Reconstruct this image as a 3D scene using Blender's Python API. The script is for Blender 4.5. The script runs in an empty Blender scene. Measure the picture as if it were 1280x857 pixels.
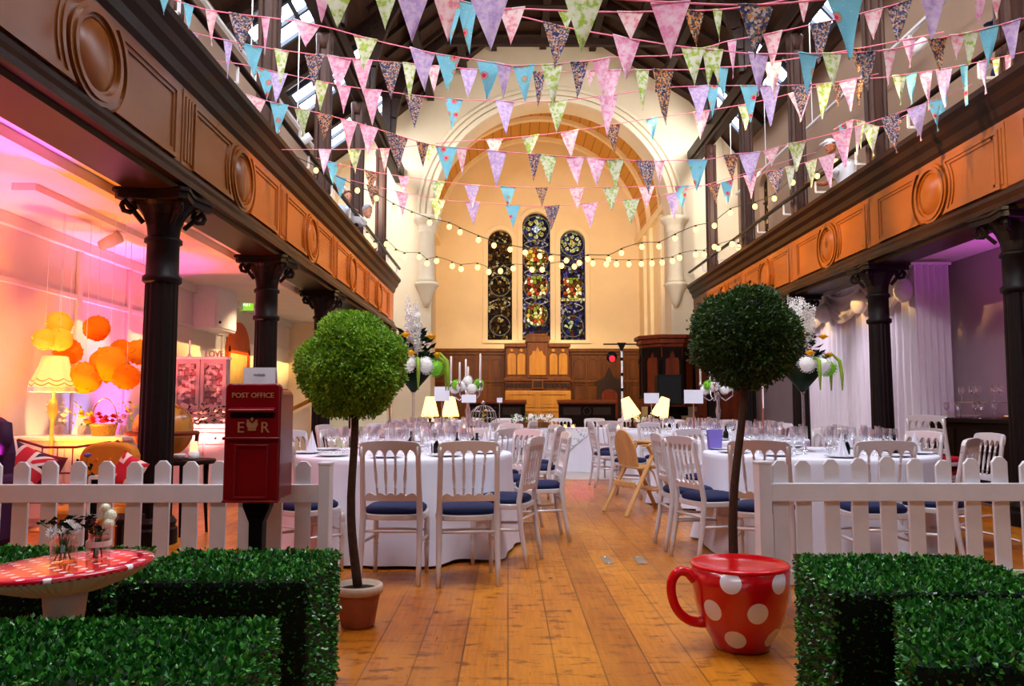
import bpy, math, random
from mathutils import Vector, Matrix
from math import sin, cos, pi, atan2, sqrt
random.seed(7)
SC = bpy.context.scene
COL = SC.collection
F = 970.0; HC = 1.12
PITCH = math.atan(79.5/F); YAW = math.atan(5/F)
_f = Vector((sin(YAW)*cos(PITCH), cos(YAW)*cos(PITCH), sin(PITCH)))
_r = Vector((cos(YAW), -sin(YAW), 0)); _u = _r.cross(_f)
def ray(px, py): return _f + _r*((px-640)/F) + _u*((428.5-py)/F)
def atY(px, py, Y):
    d = ray(px, py); t = Y/d.y; return Vector((d.x*t, Y, HC+d.z*t))
def atX(px, py, X):
    d = ray(px, py); t = X/d.x; return Vector((X, d.y*t, HC+d.z*t))
def atZ(px, py, z):
    d = ray(px, py); t = (z-HC)/d.z; return Vector((d.x*t, d.y*t, z))

# ---------------------------------------------------------------- mesh builder
class MB:
    def __init__(s): s.v = []; s.f = []
    def add(s, vs, fs, M=None):
        n = len(s.v)
        s.v += [tuple(M @ Vector(v)) for v in vs] if M is not None else [tuple(v) for v in vs]
        s.f += [tuple(i+n for i in f) for f in fs]
        return s
    def box(s, c, d, M=None):
        x, y, z = c; a, b, e = d[0]/2, d[1]/2, d[2]/2
        vs = [(x+i*a, y+j*b, z+k*e) for k in (-1, 1) for j in (-1, 1) for i in (-1, 1)]
        return s.add(vs, [(0,2,3,1),(4,5,7,6),(0,1,5,4),(2,6,7,3),(0,4,6,2),(1,3,7,5)], M)
    def bb(s, x0, x1, y0, y1, z0, z1, M=None):
        return s.box(((x0+x1)/2, (y0+y1)/2, (z0+z1)/2), (abs(x1-x0), abs(y1-y0), abs(z1-z0)), M)
    def lathe(s, prof, seg=16, c=(0,0,0), M=None, cap=True, rmod=None):
        vs = []; fs = []; n = len(prof)
        for r, z in prof:
            for k in range(seg):
                a = 2*pi*k/seg; q = r*(rmod(a, z) if rmod else 1)
                vs.append((c[0]+q*cos(a), c[1]+q*sin(a), c[2]+z))
        for i in range(n-1):
            for k in range(seg):
                k2 = (k+1) % seg
                fs.append((i*seg+k, i*seg+k2, (i+1)*seg+k2, (i+1)*seg+k))
        if cap:
            if prof[0][0] > 1e-5: fs.append(tuple(range(seg-1, -1, -1)))
            if prof[-1][0] > 1e-5: fs.append(tuple((n-1)*seg+k for k in range(seg)))
        return s.add(vs, fs, M)
    def tube(s, pts, r, seg=8, closed=False, cap=True):
        P = [Vector(p) for p in pts]; n = len(P)
        R = r if isinstance(r, (list, tuple)) else [r]*n
        vs = []; fs = []; prev = None
        for i in range(n):
            if closed: t = P[(i+1) % n]-P[i-1]
            else: t = P[min(i+1, n-1)]-P[max(i-1, 0)]
            if t.length < 1e-9: t = Vector((0, 0, 1))
            t.normalize()
            if prev is None:
                a = Vector((0, 0, 1)) if abs(t.z) < .9 else Vector((1, 0, 0))
                nrm = t.cross(a).normalized()
            else:
                nrm = prev - t*prev.dot(t)
                nrm = nrm.normalized() if nrm.length > 1e-6 else t.orthogonal().normalized()
            prev = nrm; b = t.cross(nrm)
            for k in range(seg):
                a = 2*pi*k/seg
                vs.append(P[i] + nrm*(R[i]*cos(a)) + b*(R[i]*sin(a)))
        m = n if closed else n-1
        for i in range(m):
            j = (i+1) % n
            for k in range(seg):
                k2 = (k+1) % seg
                fs.append((i*seg+k, i*seg+k2, j*seg+k2, j*seg+k))
        if cap and not closed:
            fs.append(tuple(range(seg-1, -1, -1))); fs.append(tuple((n-1)*seg+k for k in range(seg)))
        return s.add(vs, fs)
    def bar(s, p0, p1, w, h, up=(0, 0, 1)):
        p0 = Vector(p0); p1 = Vector(p1); t = (p1-p0).normalized()
        up = Vector(up)
        if abs(t.dot(up)) > .98: up = Vector((0, 1, 0))
        sd = t.cross(up).normalized()*w/2; uu = sd.cross(t).normalized()*h/2
        vs = [p+a*sd+b*uu for p in (p0, p1) for a, b in ((-1,-1),(1,-1),(1,1),(-1,1))]
        return s.add(vs, [(3,2,1,0),(4,5,6,7),(0,1,5,4),(1,2,6,5),(2,3,7,6),(3,0,4,7)])
    def prism(s, outline, d0, d1, mp=None):
        """outline: (u,v) list; extruded along w from d0 to d1; mp(u,v,w)->xyz"""
        mp = mp or (lambda u, v, w: (u, w, v))
        n = len(outline)
        vs = [mp(u, v, d0) for u, v in outline]+[mp(u, v, d1) for u, v in outline]
        fs = [tuple(range(n-1, -1, -1)), tuple(range(n, 2*n))]
        fs += [(i, (i+1) % n, n+(i+1) % n, n+i) for i in range(n)]
        return s.add(vs, fs)
    def ring(s, outline_in, outline_out, d0, d1, mp=None):
        """closed frame between two outlines of equal count, from depth d0 to d1"""
        mp = mp or (lambda u, v, w: (u, w, v)); n = len(outline_in)
        vs = []
        for o, d in ((outline_in, d0), (outline_out, d0), (outline_out, d1), (outline_in, d1)):
            vs += [mp(u, v, d) for u, v in o]
        fs = []
        for i in range(n):
            j = (i+1) % n
            for a in range(4):
                b = (a+1) % 4
                fs.append((a*n+i, a*n+j, b*n+j, b*n+i))
        return s.add(vs, fs)
    def ball(s, c, r, seg=12, rings=8, sc=(1, 1, 1), M=None):
        vs = [(c[0], c[1], c[2]-r*sc[2])]; fs = []
        for i in range(1, rings):
            t = -pi/2+pi*i/rings
            for k in range(seg):
                a = 2*pi*k/seg
                vs.append((c[0]+r*sc[0]*cos(t)*cos(a), c[1]+r*sc[1]*cos(t)*sin(a), c[2]+r*sc[2]*sin(t)))
        vs.append((c[0], c[1], c[2]+r*sc[2])); L = len(vs)-1
        for k in range(seg):
            k2 = (k+1) % seg
            fs.append((0, 1+k2, 1+k)); fs.append((L, L-seg+k, L-seg+k2))
            for i in range(rings-2):
                fs.append((1+i*seg+k, 1+i*seg+k2, 1+(i+1)*seg+k2, 1+(i+1)*seg+k))
        return s.add(vs, fs, M)
    def leaf(s, p, n, L, W, fold=.25):
        """a small folded leaf at p pointing along n"""
        n = Vector(n).normalized(); a = n.orthogonal().normalized()
        a = Matrix.Rotation(random.uniform(0, 2*pi), 3, n) @ a
        b = n.cross(a); p = Vector(p); m = p+n*L*.5
        q = a*(W/2); d = b*(W*fold)
        return s.add([p, m+q+d, p+n*L, m-q+d], [(0, 1, 2), (0, 2, 3)])
    def build(s, name, mat, parent=None, smooth=False, bevel=0, loc=None, seg=2, fix=False):
        me = bpy.data.meshes.new(name)
        me.from_pydata(s.v, [], s.f)
        if fix:
            import bmesh
            bm = bmesh.new(); bm.from_mesh(me); bmesh.ops.recalc_face_normals(bm, faces=bm.faces); bm.to_mesh(me); bm.free()
        if smooth:
            me.polygons.foreach_set('use_smooth', [True]*len(me.polygons))
        if mat: me.materials.append(mat)
        o = bpy.data.objects.new(name, me); COL.objects.link(o)
        if parent: o.parent = parent
        if loc: o.location = loc
        if bevel:
            m = o.modifiers.new('bevel', 'BEVEL'); m.width = bevel; m.segments = seg; m.limit_method = 'ANGLE'; m.angle_limit = .6
        if smooth == 'auto' or (smooth and bevel):
            pass
        return o
def to_mesh_obj(o):
    bpy.context.view_layer.update()
    dg = bpy.context.evaluated_depsgraph_get()
    me = bpy.data.meshes.new_from_object(o.evaluated_get(dg)); me.name = o.name
    q = bpy.data.objects.new(o.name, me); nm = o.name; COL.objects.link(q)
    q.parent = o.parent; q.location = o.location; q.rotation_euler = o.rotation_euler; q.scale = o.scale
    bpy.data.objects.remove(o); q.name = nm
    return q
def smooth_auto(o, ang=.7):
    try:
        o.data.set_sharp_from_angle(angle=ang)
    except Exception: pass
    return o

def empty(name, label, cat, loc=(0,0,0), rz=0, group=None, kind=None):
    o = bpy.data.objects.new(name, None); COL.objects.link(o)
    o.location = loc; o.rotation_euler = (0, 0, rz); o.empty_display_size = .1
    return tag(o, label, cat, group, kind)
def tag(o, label=None, cat=None, group=None, kind=None):
    if label: o['label'] = label
    if cat: o['category'] = cat
    if group: o['group'] = group
    if kind: o['kind'] = kind
    return o
def struct(o): o['kind'] = 'structure'; return o
def kids(o): return KIDS.get(o.name, None) or [c for c in bpy.data.objects if c.parent == o]
KIDS = {}
def dup(root, loc, rz=0, label=None, group=None, sc=None):
    if root.name not in KIDS:
        KIDS[root.name] = [c for c in bpy.data.objects if c.parent == root]
        for c in KIDS[root.name]:
            if c.name not in KIDS: KIDS[c.name] = [g for g in bpy.data.objects if g.parent == c]
    r = root.copy(); COL.objects.link(r); r.location = loc; r.rotation_euler = (0, 0, rz)
    if sc: r.scale = sc
    if label: r['label'] = label
    if group: r['group'] = group
    for c in KIDS[root.name]:
        k = c.copy(); COL.objects.link(k); k.parent = r
        for g in KIDS[c.name]:
            h = g.copy(); COL.objects.link(h); h.parent = k
    return r

# ---------------------------------------------------------------- materials
def lin(c):
    def f(x):
        x /= 255.0
        return x/12.92 if x <= .04045 else ((x+.055)/1.055)**2.4
    return (f(c[0]), f(c[1]), f(c[2]), 1)
class NT:
    def __init__(s, name):
        s.m = bpy.data.materials.new(name); s.m.use_nodes = True
        s.t = s.m.node_tree; s.t.nodes.clear()
        s.out = s.t.nodes.new('ShaderNodeOutputMaterial')
    def n(s, typ, **kw):
        nd = s.t.nodes.new('ShaderNode'+typ)
        for k, v in kw.items():
            if k.startswith('i_'):
                key = k[2:]; key = int(key) if key.isdigit() else key.replace('_', ' ')
                s.set(nd.inputs[key], v)
            else: setattr(nd, k, v)
        return nd
    def set(s, inp, v):
        if hasattr(v, 'is_output') or isinstance(v, bpy.types.NodeSocket): s.t.links.new(v, inp)
        else: inp.default_value = v
    def math(s, op, a, b=None, c=None):
        nd = s.t.nodes.new('ShaderNodeMath'); nd.operation = op
        s.set(nd.inputs[0], a)
        if b is not None: s.set(nd.inputs[1], b)
        if c is not None: s.set(nd.inputs[2], c)
        return nd.outputs[0]
    def mix(s, fac, a, b, typ='MIX'):
        nd = s.t.nodes.new('ShaderNodeMix'); nd.data_type = 'RGBA'; nd.blend_type = typ
        s.set(nd.inputs[0], fac); s.set(nd.inputs[6], a); s.set(nd.inputs[7], b)
        return nd.outputs[2]
    def ramp(s, fac, stops, interp='LINEAR'):
        nd = s.t.nodes.new('ShaderNodeValToRGB'); nd.color_ramp.interpolation = interp
        e = nd.color_ramp.elements
        while len(e) > 1: e.remove(e[-1])
        e[0].position = stops[0][0]; e[0].color = stops[0][1]
        for p, c in stops[1:]:
            x = e.new(p); x.color = c
        s.set(nd.inputs[0], fac); return nd.outputs[0]
    def coord(s, kind='Object'): return s.n('TexCoord').outputs[kind]
    def scaled(s, vec, sc):
        nd = s.n('Mapping'); s.set(nd.inputs['Vector'], vec); nd.inputs['Scale'].default_value = sc; return nd.outputs[0]
    def noise(s, vec, scale, detail=3, out='Fac', rough=.55):
        nd = s.n('TexNoise'); s.set(nd.inputs['Vector'], vec)
        nd.inputs['Scale'].default_value = scale; nd.inputs['Detail'].default_value = detail; nd.inputs['Roughness'].default_value = rough
        return nd.outputs[out]
    def bsdf(s, color, rough=.5, metal=0, bump=None, bump_str=.2, bump_dist=.01, **kw):
        b = s.n('BsdfPrincipled')
        s.set(b.inputs['Base Color'], color); s.set(b.inputs['Roughness'], rough); s.set(b.inputs['Metallic'], metal)
        for k, v in kw.items(): s.set(b.inputs[k.replace('_', ' ')], v)
        if bump is not None:
            bn = s.n('Bump'); bn.inputs['Strength'].default_value = bump_str; bn.inputs['Distance'].default_value = bump_dist
            s.set(bn.inputs['Height'], bump); s.t.links.new(bn.outputs[0], b.inputs['Normal'])
        return b
    def done(s, sh):
        s.t.links.new(sh.outputs[0] if not isinstance(sh, bpy.types.NodeSocket) else sh, s.out.inputs[0]); return s.m
def mat(name, c, rough=.5, metal=0, var=.12, scale=6, bump=0, spec=.3, stretch=(1,1,1), coat=0):
    """plain procedural material: a colour broken up by noise"""
    t = NT(name); v = t.scaled(t.coord(), stretch)
    nz = t.noise(v, scale, 4)
    L = lin(c); lo = tuple(x*(1-var) for x in L[:3])+(1,); hi = tuple(min(1, x*(1+var)) for x in L[:3])+(1,)
    col = t.ramp(nz, [(.3, lo), (.7, hi)])
    b = t.bsdf(col, rough, metal, bump=nz if bump else None, bump_str=bump, bump_dist=.005)
    b.inputs['Specular IOR Level'].default_value = spec
    if coat: b.inputs['Coat Weight'].default_value = coat; b.inputs['Coat Roughness'].default_value = .15
    return t.done(b)
def glow(name, c, strength):
    t = NT(name); e = t.n('Emission'); e.inputs[0].default_value = lin(c); e.inputs[1].default_value = strength
    return t.done(e)
def wood(name, c1, c2, rough=.35, scale=3, along=2, spec=.22, coat=0, grain=14):
    t = NT(name); st = [1, 1, 1]; st[along] = .08
    v = t.scaled(t.coord(), tuple(st))
    n1 = t.noise(v, grain, 5, rough=.65); n2 = t.noise(t.coord(), scale, 2)
    col = t.ramp(n1, [(.3, lin(c1)), (.72, lin(c2))])
    col = t.mix(t.math('MULTIPLY', n2, .45), col, lin(tuple(x*.55 for x in c1)))
    b = t.bsdf(col, t.math('MULTIPLY_ADD', n1, .2, rough-.1), 0, bump=n1, bump_str=.06, bump_dist=.004)
    b.inputs['Specular IOR Level'].default_value = spec
    if coat: b.inputs['Coat Weight'].default_value = coat; b.inputs['Coat Roughness'].default_value = .2
    return t.done(b)
# ---------------------------------------------------------------- setting materials
def floor_material():
    t = NT('pine_floor'); co = t.coord()
    sp = t.n('SeparateXYZ'); t.set(sp.inputs[0], co)
    cb = t.n('CombineXYZ'); t.set(cb.inputs[0], sp.outputs[1]); t.set(cb.inputs[1], sp.outputs[0])
    br = t.n('TexBrick'); t.set(br.inputs['Vector'], cb.outputs[0])
    br.inputs['Scale'].default_value = 1; br.inputs['Brick Width'].default_value = 3.1; br.inputs['Row Height'].default_value = .205
    br.inputs['Mortar Size'].default_value = .0045; br.inputs['Mortar Smooth'].default_value = .3
    br.inputs['Color1'].default_value = lin((222, 136, 28)); br.inputs['Color2'].default_value = lin((156, 80, 10)); br.inputs['Mortar'].default_value = lin((52, 24, 8))
    br.offset = .37
    g = t.noise(t.scaled(co, (9, .5, 1)), 5, 6, rough=.7)
    col = t.mix(t.math('MULTIPLY', g, .9), br.outputs[0], lin((112, 48, 6)))
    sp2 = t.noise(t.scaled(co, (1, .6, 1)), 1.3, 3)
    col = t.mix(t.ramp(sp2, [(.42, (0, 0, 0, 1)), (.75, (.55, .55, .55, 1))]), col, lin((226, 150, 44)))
    vo = t.n('TexVoronoi'); t.set(vo.inputs['Vector'], t.scaled(co, (3.2, 1.7, 1))); vo.inputs['Scale'].default_value = 1.25
    kn = t.ramp(vo.outputs['Distance'], [(.03, (1, 1, 1, 1)), (.085, (0, 0, 0, 1))])
    col = t.mix(t.math('MULTIPLY', kn, .95), col, lin((58, 24, 6)))
    st = t.noise(t.scaled(co, (2.2, 5, 1)), 3.0, 4, rough=.7)
    col = t.mix(t.ramp(st, [(.53, (0, 0, 0, 1)), (.64, (.85, .85, .85, 1))]), col, lin((104, 46, 10)))
    b = t.bsdf(col, t.math('MULTIPLY_ADD', g, .22, .2), 0, bump=br.outputs['Fac'], bump_str=-.25, bump_dist=.004)
    b.inputs['Specular IOR Level'].default_value = .4
    return t.done(b)
M_floor = floor_material()
def tile_material():
    t = NT('pale_chancel_floor'); co = t.coord()
    br = t.n('TexBrick'); t.set(br.inputs['Vector'], co); br.inputs['Scale'].default_value = 1
    br.inputs['Brick Width'].default_value = .9; br.inputs['Row Height'].default_value = .9; br.inputs['Mortar Size'].default_value = .006; br.offset = 0
    br.inputs['Color1'].default_value = lin((186, 172, 160)); br.inputs['Color2'].default_value = lin((172, 158, 148)); br.inputs['Mortar'].default_value = lin((120, 105, 95))
    col = t.mix(t.noise(co, 4), br.outputs[0], lin((195, 178, 165)))
    return t.done(t.bsdf(col, .35))
M_tile = tile_material()
M_white_wall = mat('white_plaster', (225, 216, 208), .8, var=.05, scale=2, bump=.05)
M_tan_wall = mat('tan_plaster', (150, 120, 98), .85, var=.05, scale=1.5)
M_cream = mat('cream_plaster', (238, 216, 180), .8, var=.04, scale=1.5, bump=.03)
M_cream_trim = mat('cream_stone', (240, 222, 190), .7, var=.04, scale=3)
M_grey_wall = mat('grey_plaster', (150, 130, 138), .8, var=.05, scale=2)
M_darkwood = wood('dark_roof_timber', (34, 18, 12), (62, 36, 24), .5, along=1)
M_roofboard = wood('roof_boarding', (48, 28, 18), (86, 54, 34), .6, along=1, grain=20)
M_gallery = mat('varnished_gallery_wood', (106, 54, 9), .27, var=.14, scale=3, spec=.4, stretch=(1, .3, 1))
M_gallery_dk = mat('dark_moulding_wood', (30, 12, 3), .34, var=.15, scale=3, spec=.14, stretch=(1, .3, 1))
M_post = wood('post_wood', (66, 42, 36), (98, 66, 54), .45, along=2)
M_iron = mat('black_cast_iron', (18, 8, 7), .5, .0, var=.3, scale=20, spec=.15)
M_panelwood = wood('oak_panelling', (88, 44, 12), (136, 78, 24), .4, along=2, grain=9)
M_palewood = wood('pale_oak', (172, 112, 38), (206, 146, 60), .35, along=2, grain=9)
M_redwood = wood('red_mahogany', (96, 32, 10), (136, 54, 18), .4, along=2, grain=9)
M_blackwood = wood('ebony_wood', (18, 8, 5), (34, 16, 8), .5, along=2, spec=.08, grain=9)
M_lead = mat('lead_lines', (40, 34, 30), .6, .3)
M_sky = glow('skylight_daylight', (226, 236, 255), 14.0)
M_whitepaint = mat('white_gloss_paint', (236, 234, 236), .45, var=.03, scale=8)
M_greyframe = mat('grey_window_frame', (70, 76, 86), .5)

def holes_wall(name, outline, holes, d0, d1, mp, m, back=True):
    """a wall slab with openings: front face at depth d0, reveals back to d1"""
    import bmesh
    bm = bmesh.new()
    def loop(o, d):
        vs = [bm.verts.new(mp(u, v, d)) for u, v in o]
        return vs, [bm.edges.new((vs[i], vs[(i+1) % len(vs)])) for i in range(len(vs))]
    for d in ((d0, d1) if back else (d0,)):
        E = []; V = []
        for o in [outline]+holes:
            v, e = loop(o, d); E += e; V.append(v)
        bmesh.ops.triangle_fill(bm, use_beauty=True, use_dissolve=False, edges=E)
        if d == d0: V0 = V
        else: V1 = V
    if back:
        for a, b in zip(V0, V1):
            for i in range(len(a)):
                j = (i+1) % len(a); bm.faces.new((a[i], a[j], b[j], b[i]))
    bmesh.ops.recalc_face_normals(bm, faces=bm.faces)
    me = bpy.data.meshes.new(name); bm.to_mesh(me); bm.free()
    me.materials.append(m)
    o = bpy.data.objects.new(name, me); COL.objects.link(o)
    return struct(o)
def arch(x0, x1, z0, z1, n=14, spring=None):
    """closed outline of a round-headed opening, z1 is the crown"""
    r = (x1-x0)/2; c = (x0+x1)/2; s = z1-r if spring is None else spring
    h = z1-s
    return [(x0, z0), (x0, s)]+[(c-r*cos(pi*k/n), s+h*sin(pi*k/n)) for k in range(1, n)]+[(x1, s), (x1, z0)]
mpY = lambda u, v, w: (u, w, v)

XLW, XRW, YE, YB = -4.8, 6.2, 20.5, 28.0
XLF, XRF = -2.75, 4.8
# floors
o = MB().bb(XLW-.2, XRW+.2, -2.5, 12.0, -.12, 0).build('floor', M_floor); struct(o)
o = MB().bb(XLW-.2, XRW+.2, 12.0, YB+.4, -.12, .012).build('floor', M_tile); struct(o)
# side walls
struct(MB().bb(XLW-.2, XLW, -2.5, YE, 0, 3.0).build('wall_left', M_white_wall))
struct(MB().bb(XLW-.2, XLW, -2.5, YE, 3.0, 7.6).build('wall_left', M_tan_wall))
struct(MB().bb(XRW, XRW+.2, -2.5, YE, 0, 3.2).build('wall_right', M_grey_wall))
rwin = [arch(18.15, 18.75, 4.9, 6.75), arch(19.25, 19.85, 4.9, 6.75)]
holes_wall('wall_right', [(-2.5, 3.2), (YE, 3.2), (YE, 7.9), (-2.5, 7.9)], rwin, XRW, XRW+.25, lambda u, v, w: (w, u, v), M_tan_wall)
# aisle ceilings under the galleries (gallery floors)
struct(MB().bb(XLW, XLF-.06, -2.5, YE-2.05, 2.96, 3.42).build('ceiling_left_aisle', M_white_wall))
struct(MB().bb(XRF+.06, XRW, -2.5, YE-.65, 3.13, 3.5).build('ceiling_right_aisle', M_white_wall))
# cornice along the left aisle wall and two sunk board lines
o = MB().bb(XLW, XLW+.07, 0, YE, 2.84, 2.96).bb(XLW, XLW+.03, 0, YE, 2.3, 2.36).bb(XLW, XLW+.05, 0, YE, 0, .2)
for y in (6.0, 8.6, 9.75, 13.0, 15.6): o.bb(XLW, XLW+.04, y-.05, y+.05, .2, 2.84)
struct(o.build('trim_left_wall', M_white_wall, bevel=.01))

# end wall with the round chancel arch
AX, AR, AS = 1.155, 3.2, 6.18
outl = [(XLW, 0), (XLW, 7.6), (-2.92, 9.0), (-.4, 11.1), (2.3, 11.1), (4.93, 9.4), (XRW, 7.9), (XRW, 0), (AX+AR, 0), (AX+AR, AS)]
outl += [(AX+AR*cos(pi*k/40), AS+AR*sin(pi*k/40)) for k in range(1, 40)]+[(AX-AR, AS), (AX-AR, 0)]
holes_wall('wall_end', outl, [arch(-4.66, -4.0, 4.4, 7.75)], YE, YE+.8, mpY, M_cream)
struct(MB().bb(-4.7, -3.9, YE+.45, YE+.5, 4.3, 7.8).build('wall_niche', M_cream))
# archivolt rolls
for i, (ra, rb, dp) in enumerate(((3.2, 3.34, .10), (3.38, 3.5, .07), (3.54, 3.64, .05))):
    pin = [(AX+ra*cos(pi*k/40), AS+ra*sin(pi*k/40)) for k in range(41)]
    pout = [(AX+rb*cos(pi*k/40), AS+rb*sin(pi*k/40)) for k in range(40, -1, -1)]
    struct(MB().prism(pin+pout, YE-dp, YE+.02, mpY).build('trim_arch', M_cream_trim, bevel=.02, fix=True))
# colonnettes on corbels carrying the arch
def colonnette(x, side):
    e = empty('wall_colonnette', f'cream half round wall shaft with moulded cap carrying the {side} foot of the arch', 'column', (x, YE-.02, 4.3), kind='structure')
    MB().lathe([(.06, -.55), (.14, -.35), (.2, -.15), (.3, 0), (.33, .05), (.3, .1)], 20).build('corbel', M_cream_trim, e, True)
    MB().lathe([(.27, .1), (.23, .2), (.21, .3), (.21, 1.45), (.24, 1.5)], 20).build('shaft', M_cream_trim, e, True)
    MB().lathe([(.21, 1.45), (.25, 1.52), (.24, 1.56), (.27, 1.66), (.36, 1.76), (.38, 1.86), (.3, 1.9)], 20).build('capital', M_cream_trim, e, True)
colonnette(AX-AR-.12, 'window')
colonnette(AX+AR+.12, 'pulpit')

# chancel: side walls, back wall with three lancets, boarded barrel vault
CXL, CXR, CZ = -2.62, 4.78, 7.2
struct(MB().bb(CXL-.2, CXL, YE+.8, YB, 0, CZ+.1).build('wall_chancel', M_cream))
cr = MB().bb(CXR, CXR+.2, YE+.8, YB, 0, CZ+.1)
struct(cr.build('wall_chancel', M_cream))
pl = MB()
for y in (22.2, 23.4, 25.2, 26.4): pl.bb(CXR-.12, CXR, y, y+.35, 3.2, CZ)
pl.bb(CXR-.16, CXR, YE+.8, YB, CZ-.2, CZ+.05).bb(CXL, CXL+.16, YE+.8, YB, CZ-.2, CZ+.05)
struct(pl.build('trim_chancel', M_cream_trim, bevel=.015))
VX, VR = (CXL+CXR)/2, (CXR-CXL)/2
LW = [(-.735, .144, 3.52, 7.576), (.526, 1.535, 3.52, 8.233), (1.904, 2.811, 3.52, 7.579)]
bk = [(CXL, 0), (CXL, CZ)]+[(VX-VR*cos(pi*k/24), CZ+VR*sin(pi*k/24)) for k in range(1, 24)]+[(CXR, CZ), (CXR, 0)]
holes_wall('wall_back', bk, [arch(a-.02, b+.02, c, d) for a, b, c, d in LW], YB, YB+.35, mpY, M_cream)
def vault_material():
    t = NT('vault_boards'); co = t.coord(); s = t.n('SeparateXYZ'); t.set(s.inputs[0], co)
    an = t.math('ARCTAN2', s.outputs[0], s.outputs[2])
    fr = t.math('FRACT', t.math('MULTIPLY', an, 11.0))
    ln = t.math('LESS_THAN', fr, .1)
    col = t.mix(ln, lin((206, 150, 66)), lin((150, 96, 30)))
    col = t.mix(t.math('MULTIPLY', t.noise(co, 2), .3), col, lin((190, 138, 66)))
    return t.done(t.bsdf(col, .6))
arc = [(VR*cos(pi*k/32), VR*sin(pi*k/32)) for k in range(33)]
arco = [((VR+.12)*cos(pi*k/32), (VR+.12)*sin(pi*k/32)) for k in range(32, -1, -1)]
o = MB().prism(arc+arco, YE+.8, YB, mpY).build('ceiling_vault', vault_material(), loc=(VX, 0, CZ), fix=True); struct(o)
for y in (21.6, 23.6, 25.6, 27.6):
    a1 = [((VR-.12)*cos(pi*k/32), (VR-.12)*sin(pi*k/32)) for k in range(33)]
    a2 = [(VR*cos(pi*k/32), VR*sin(pi*k/32)) for k in range(32, -1, -1)]
    struct(MB().prism(a1+a2, y-.11, y+.11, mpY).build('trim_vault_rib', M_cream_trim, loc=(VX, 0, CZ), fix=True))

# stained glass lancets
def glass_mat(name, cols, scale, em, ring=None):
    t = NT(name); co = t.coord()
    v = t.n('TexVoronoi'); t.set(v.inputs['Vector'], t.scaled(co, (1, 1, .8))); v.inputs['Scale'].default_value = scale
    sp = t.n('SeparateColor'); t.set(sp.inputs[0], v.outputs['Color'])
    n = len(cols); col = t.ramp(sp.outputs[0], [(i/n, lin(c)) for i, c in enumerate(cols)], 'CONSTANT')
    e = t.n('TexVoronoi', feature='DISTANCE_TO_EDGE'); t.set(e.inputs['Vector'], t.scaled(co, (1, 1, .8))); e.inputs['Scale'].default_value = scale
    ed = t.math('GREATER_THAN', e.outputs[0], .07)
    col = t.mix(ed, (0.004, .003, .002, 1), col)
    b = t.bsdf(t.mix(.8, col, (0, 0, 0, 1)), .6); b.inputs['Specular IOR Level'].default_value = .08
    t.set(b.inputs['Emission Color'], col); b.inputs['Emission Strength'].default_value = em
    return t.done(b)
BR = [(40, 20, 6), (90, 52, 14), (60, 30, 8), (24, 10, 4), (150, 105, 40), (70, 40, 12), (30, 16, 8), (215, 190, 120)]
BL = [(24, 18, 40), (40, 30, 90), (60, 30, 16), (16, 12, 24), (90, 80, 150), (30, 24, 60), (120, 100, 50), (180, 180, 200)]
GD = [(150, 90, 20), (215, 165, 60), (90, 50, 14), (240, 225, 170), (120, 130, 40), (170, 60, 30), (60, 30, 10), (205, 190, 110)]
CR = [(20, 16, 44), (50, 60, 120), (150, 160, 60), (30, 20, 30), (200, 205, 150), (40, 30, 70), (90, 40, 40)]
MG_br = glass_mat('amber_brown_glass', BR, 11, .55)
MG_bl = glass_mat('violet_blue_glass', BL, 12, .65)
MG_gd = glass_mat('gold_figure_glass', GD, 9, 1.3)
MG_cr = glass_mat('rosette_glass', CR, 10, .8)
M_goldleaf = glass_mat('pale_gold_glass', [(210, 190, 90), (190, 180, 110), (230, 220, 170)], 14, .9)
M_pale = glass_mat('pale_blue_glass', [(190, 205, 235), (225, 230, 240)], 10, 1.0)
M_leaden = glow('white_lead_line', (150, 140, 120), .5)
def disc_outline(cx, cz, r, n=28): return [(cx+r*cos(2*pi*k/n), cz+r*sin(2*pi*k/n)) for k in range(n)]
def lancet(i, x0, x1, z0, z1, base, meds):
    e = bpy.data.objects.new(f'window_{i}', None); COL.objects.link(e); struct(e)
    cx = (x0+x1)/2; e.location = (cx, YB, z0); w = (x1-x0)/2; H = z1-z0
    MB().prism(arch(-w, w, 0, H, 20), .2, .22, mpY).build('pane', base, e, fix=True)
    inn = arch(-w, w, 0, H, 20); out = arch(-w-.17, w+.17, 0, H+.17, 20)
    MB().ring(inn, out, -.05, .0, mpY).build('surround', M_cream_trim, e, bevel=.012, fix=True)
    MB().bb(-w-.2, w+.2, -.08, .02, -.12, 0).build('sill', M_cream_trim, e, bevel=.01)
    bars = MB()
    k = .32
    while k < H-w*.4: bars.bb(-w, w, .17, .2, k-.012, k+.012); k += .32
    bars.build('saddle_bar', M_lead, e)
    for (mz, mr, mm) in meds:
        MB().prism(disc_outline(0, mz, mr*w), .17, .19, mpY).build('medallion', mm, e, fix=True)
        MB().ring(disc_outline(0, mz, mr*w), disc_outline(0, mz, mr*w+.03), .155, .185, mpY).build('medallion_ring', M_leaden, e, fix=True)
    return e, w, H
e1, w1, h1 = lancet(1, *LW[0], MG_br, [(2.0, .8, MG_br), (.55, .8, MG_br)])
e2, w2, h2 = lancet(2, *LW[1], MG_bl, [(4.12, .93, MG_cr), (3.0, .88, MG_gd), (1.98, .88, MG_gd), (.95, .8, MG_gd)])
e3, w3, h3 = lancet(3, *LW[2], MG_bl, [(3.56, .93, MG_cr), (.52, .82, MG_cr)])
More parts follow.
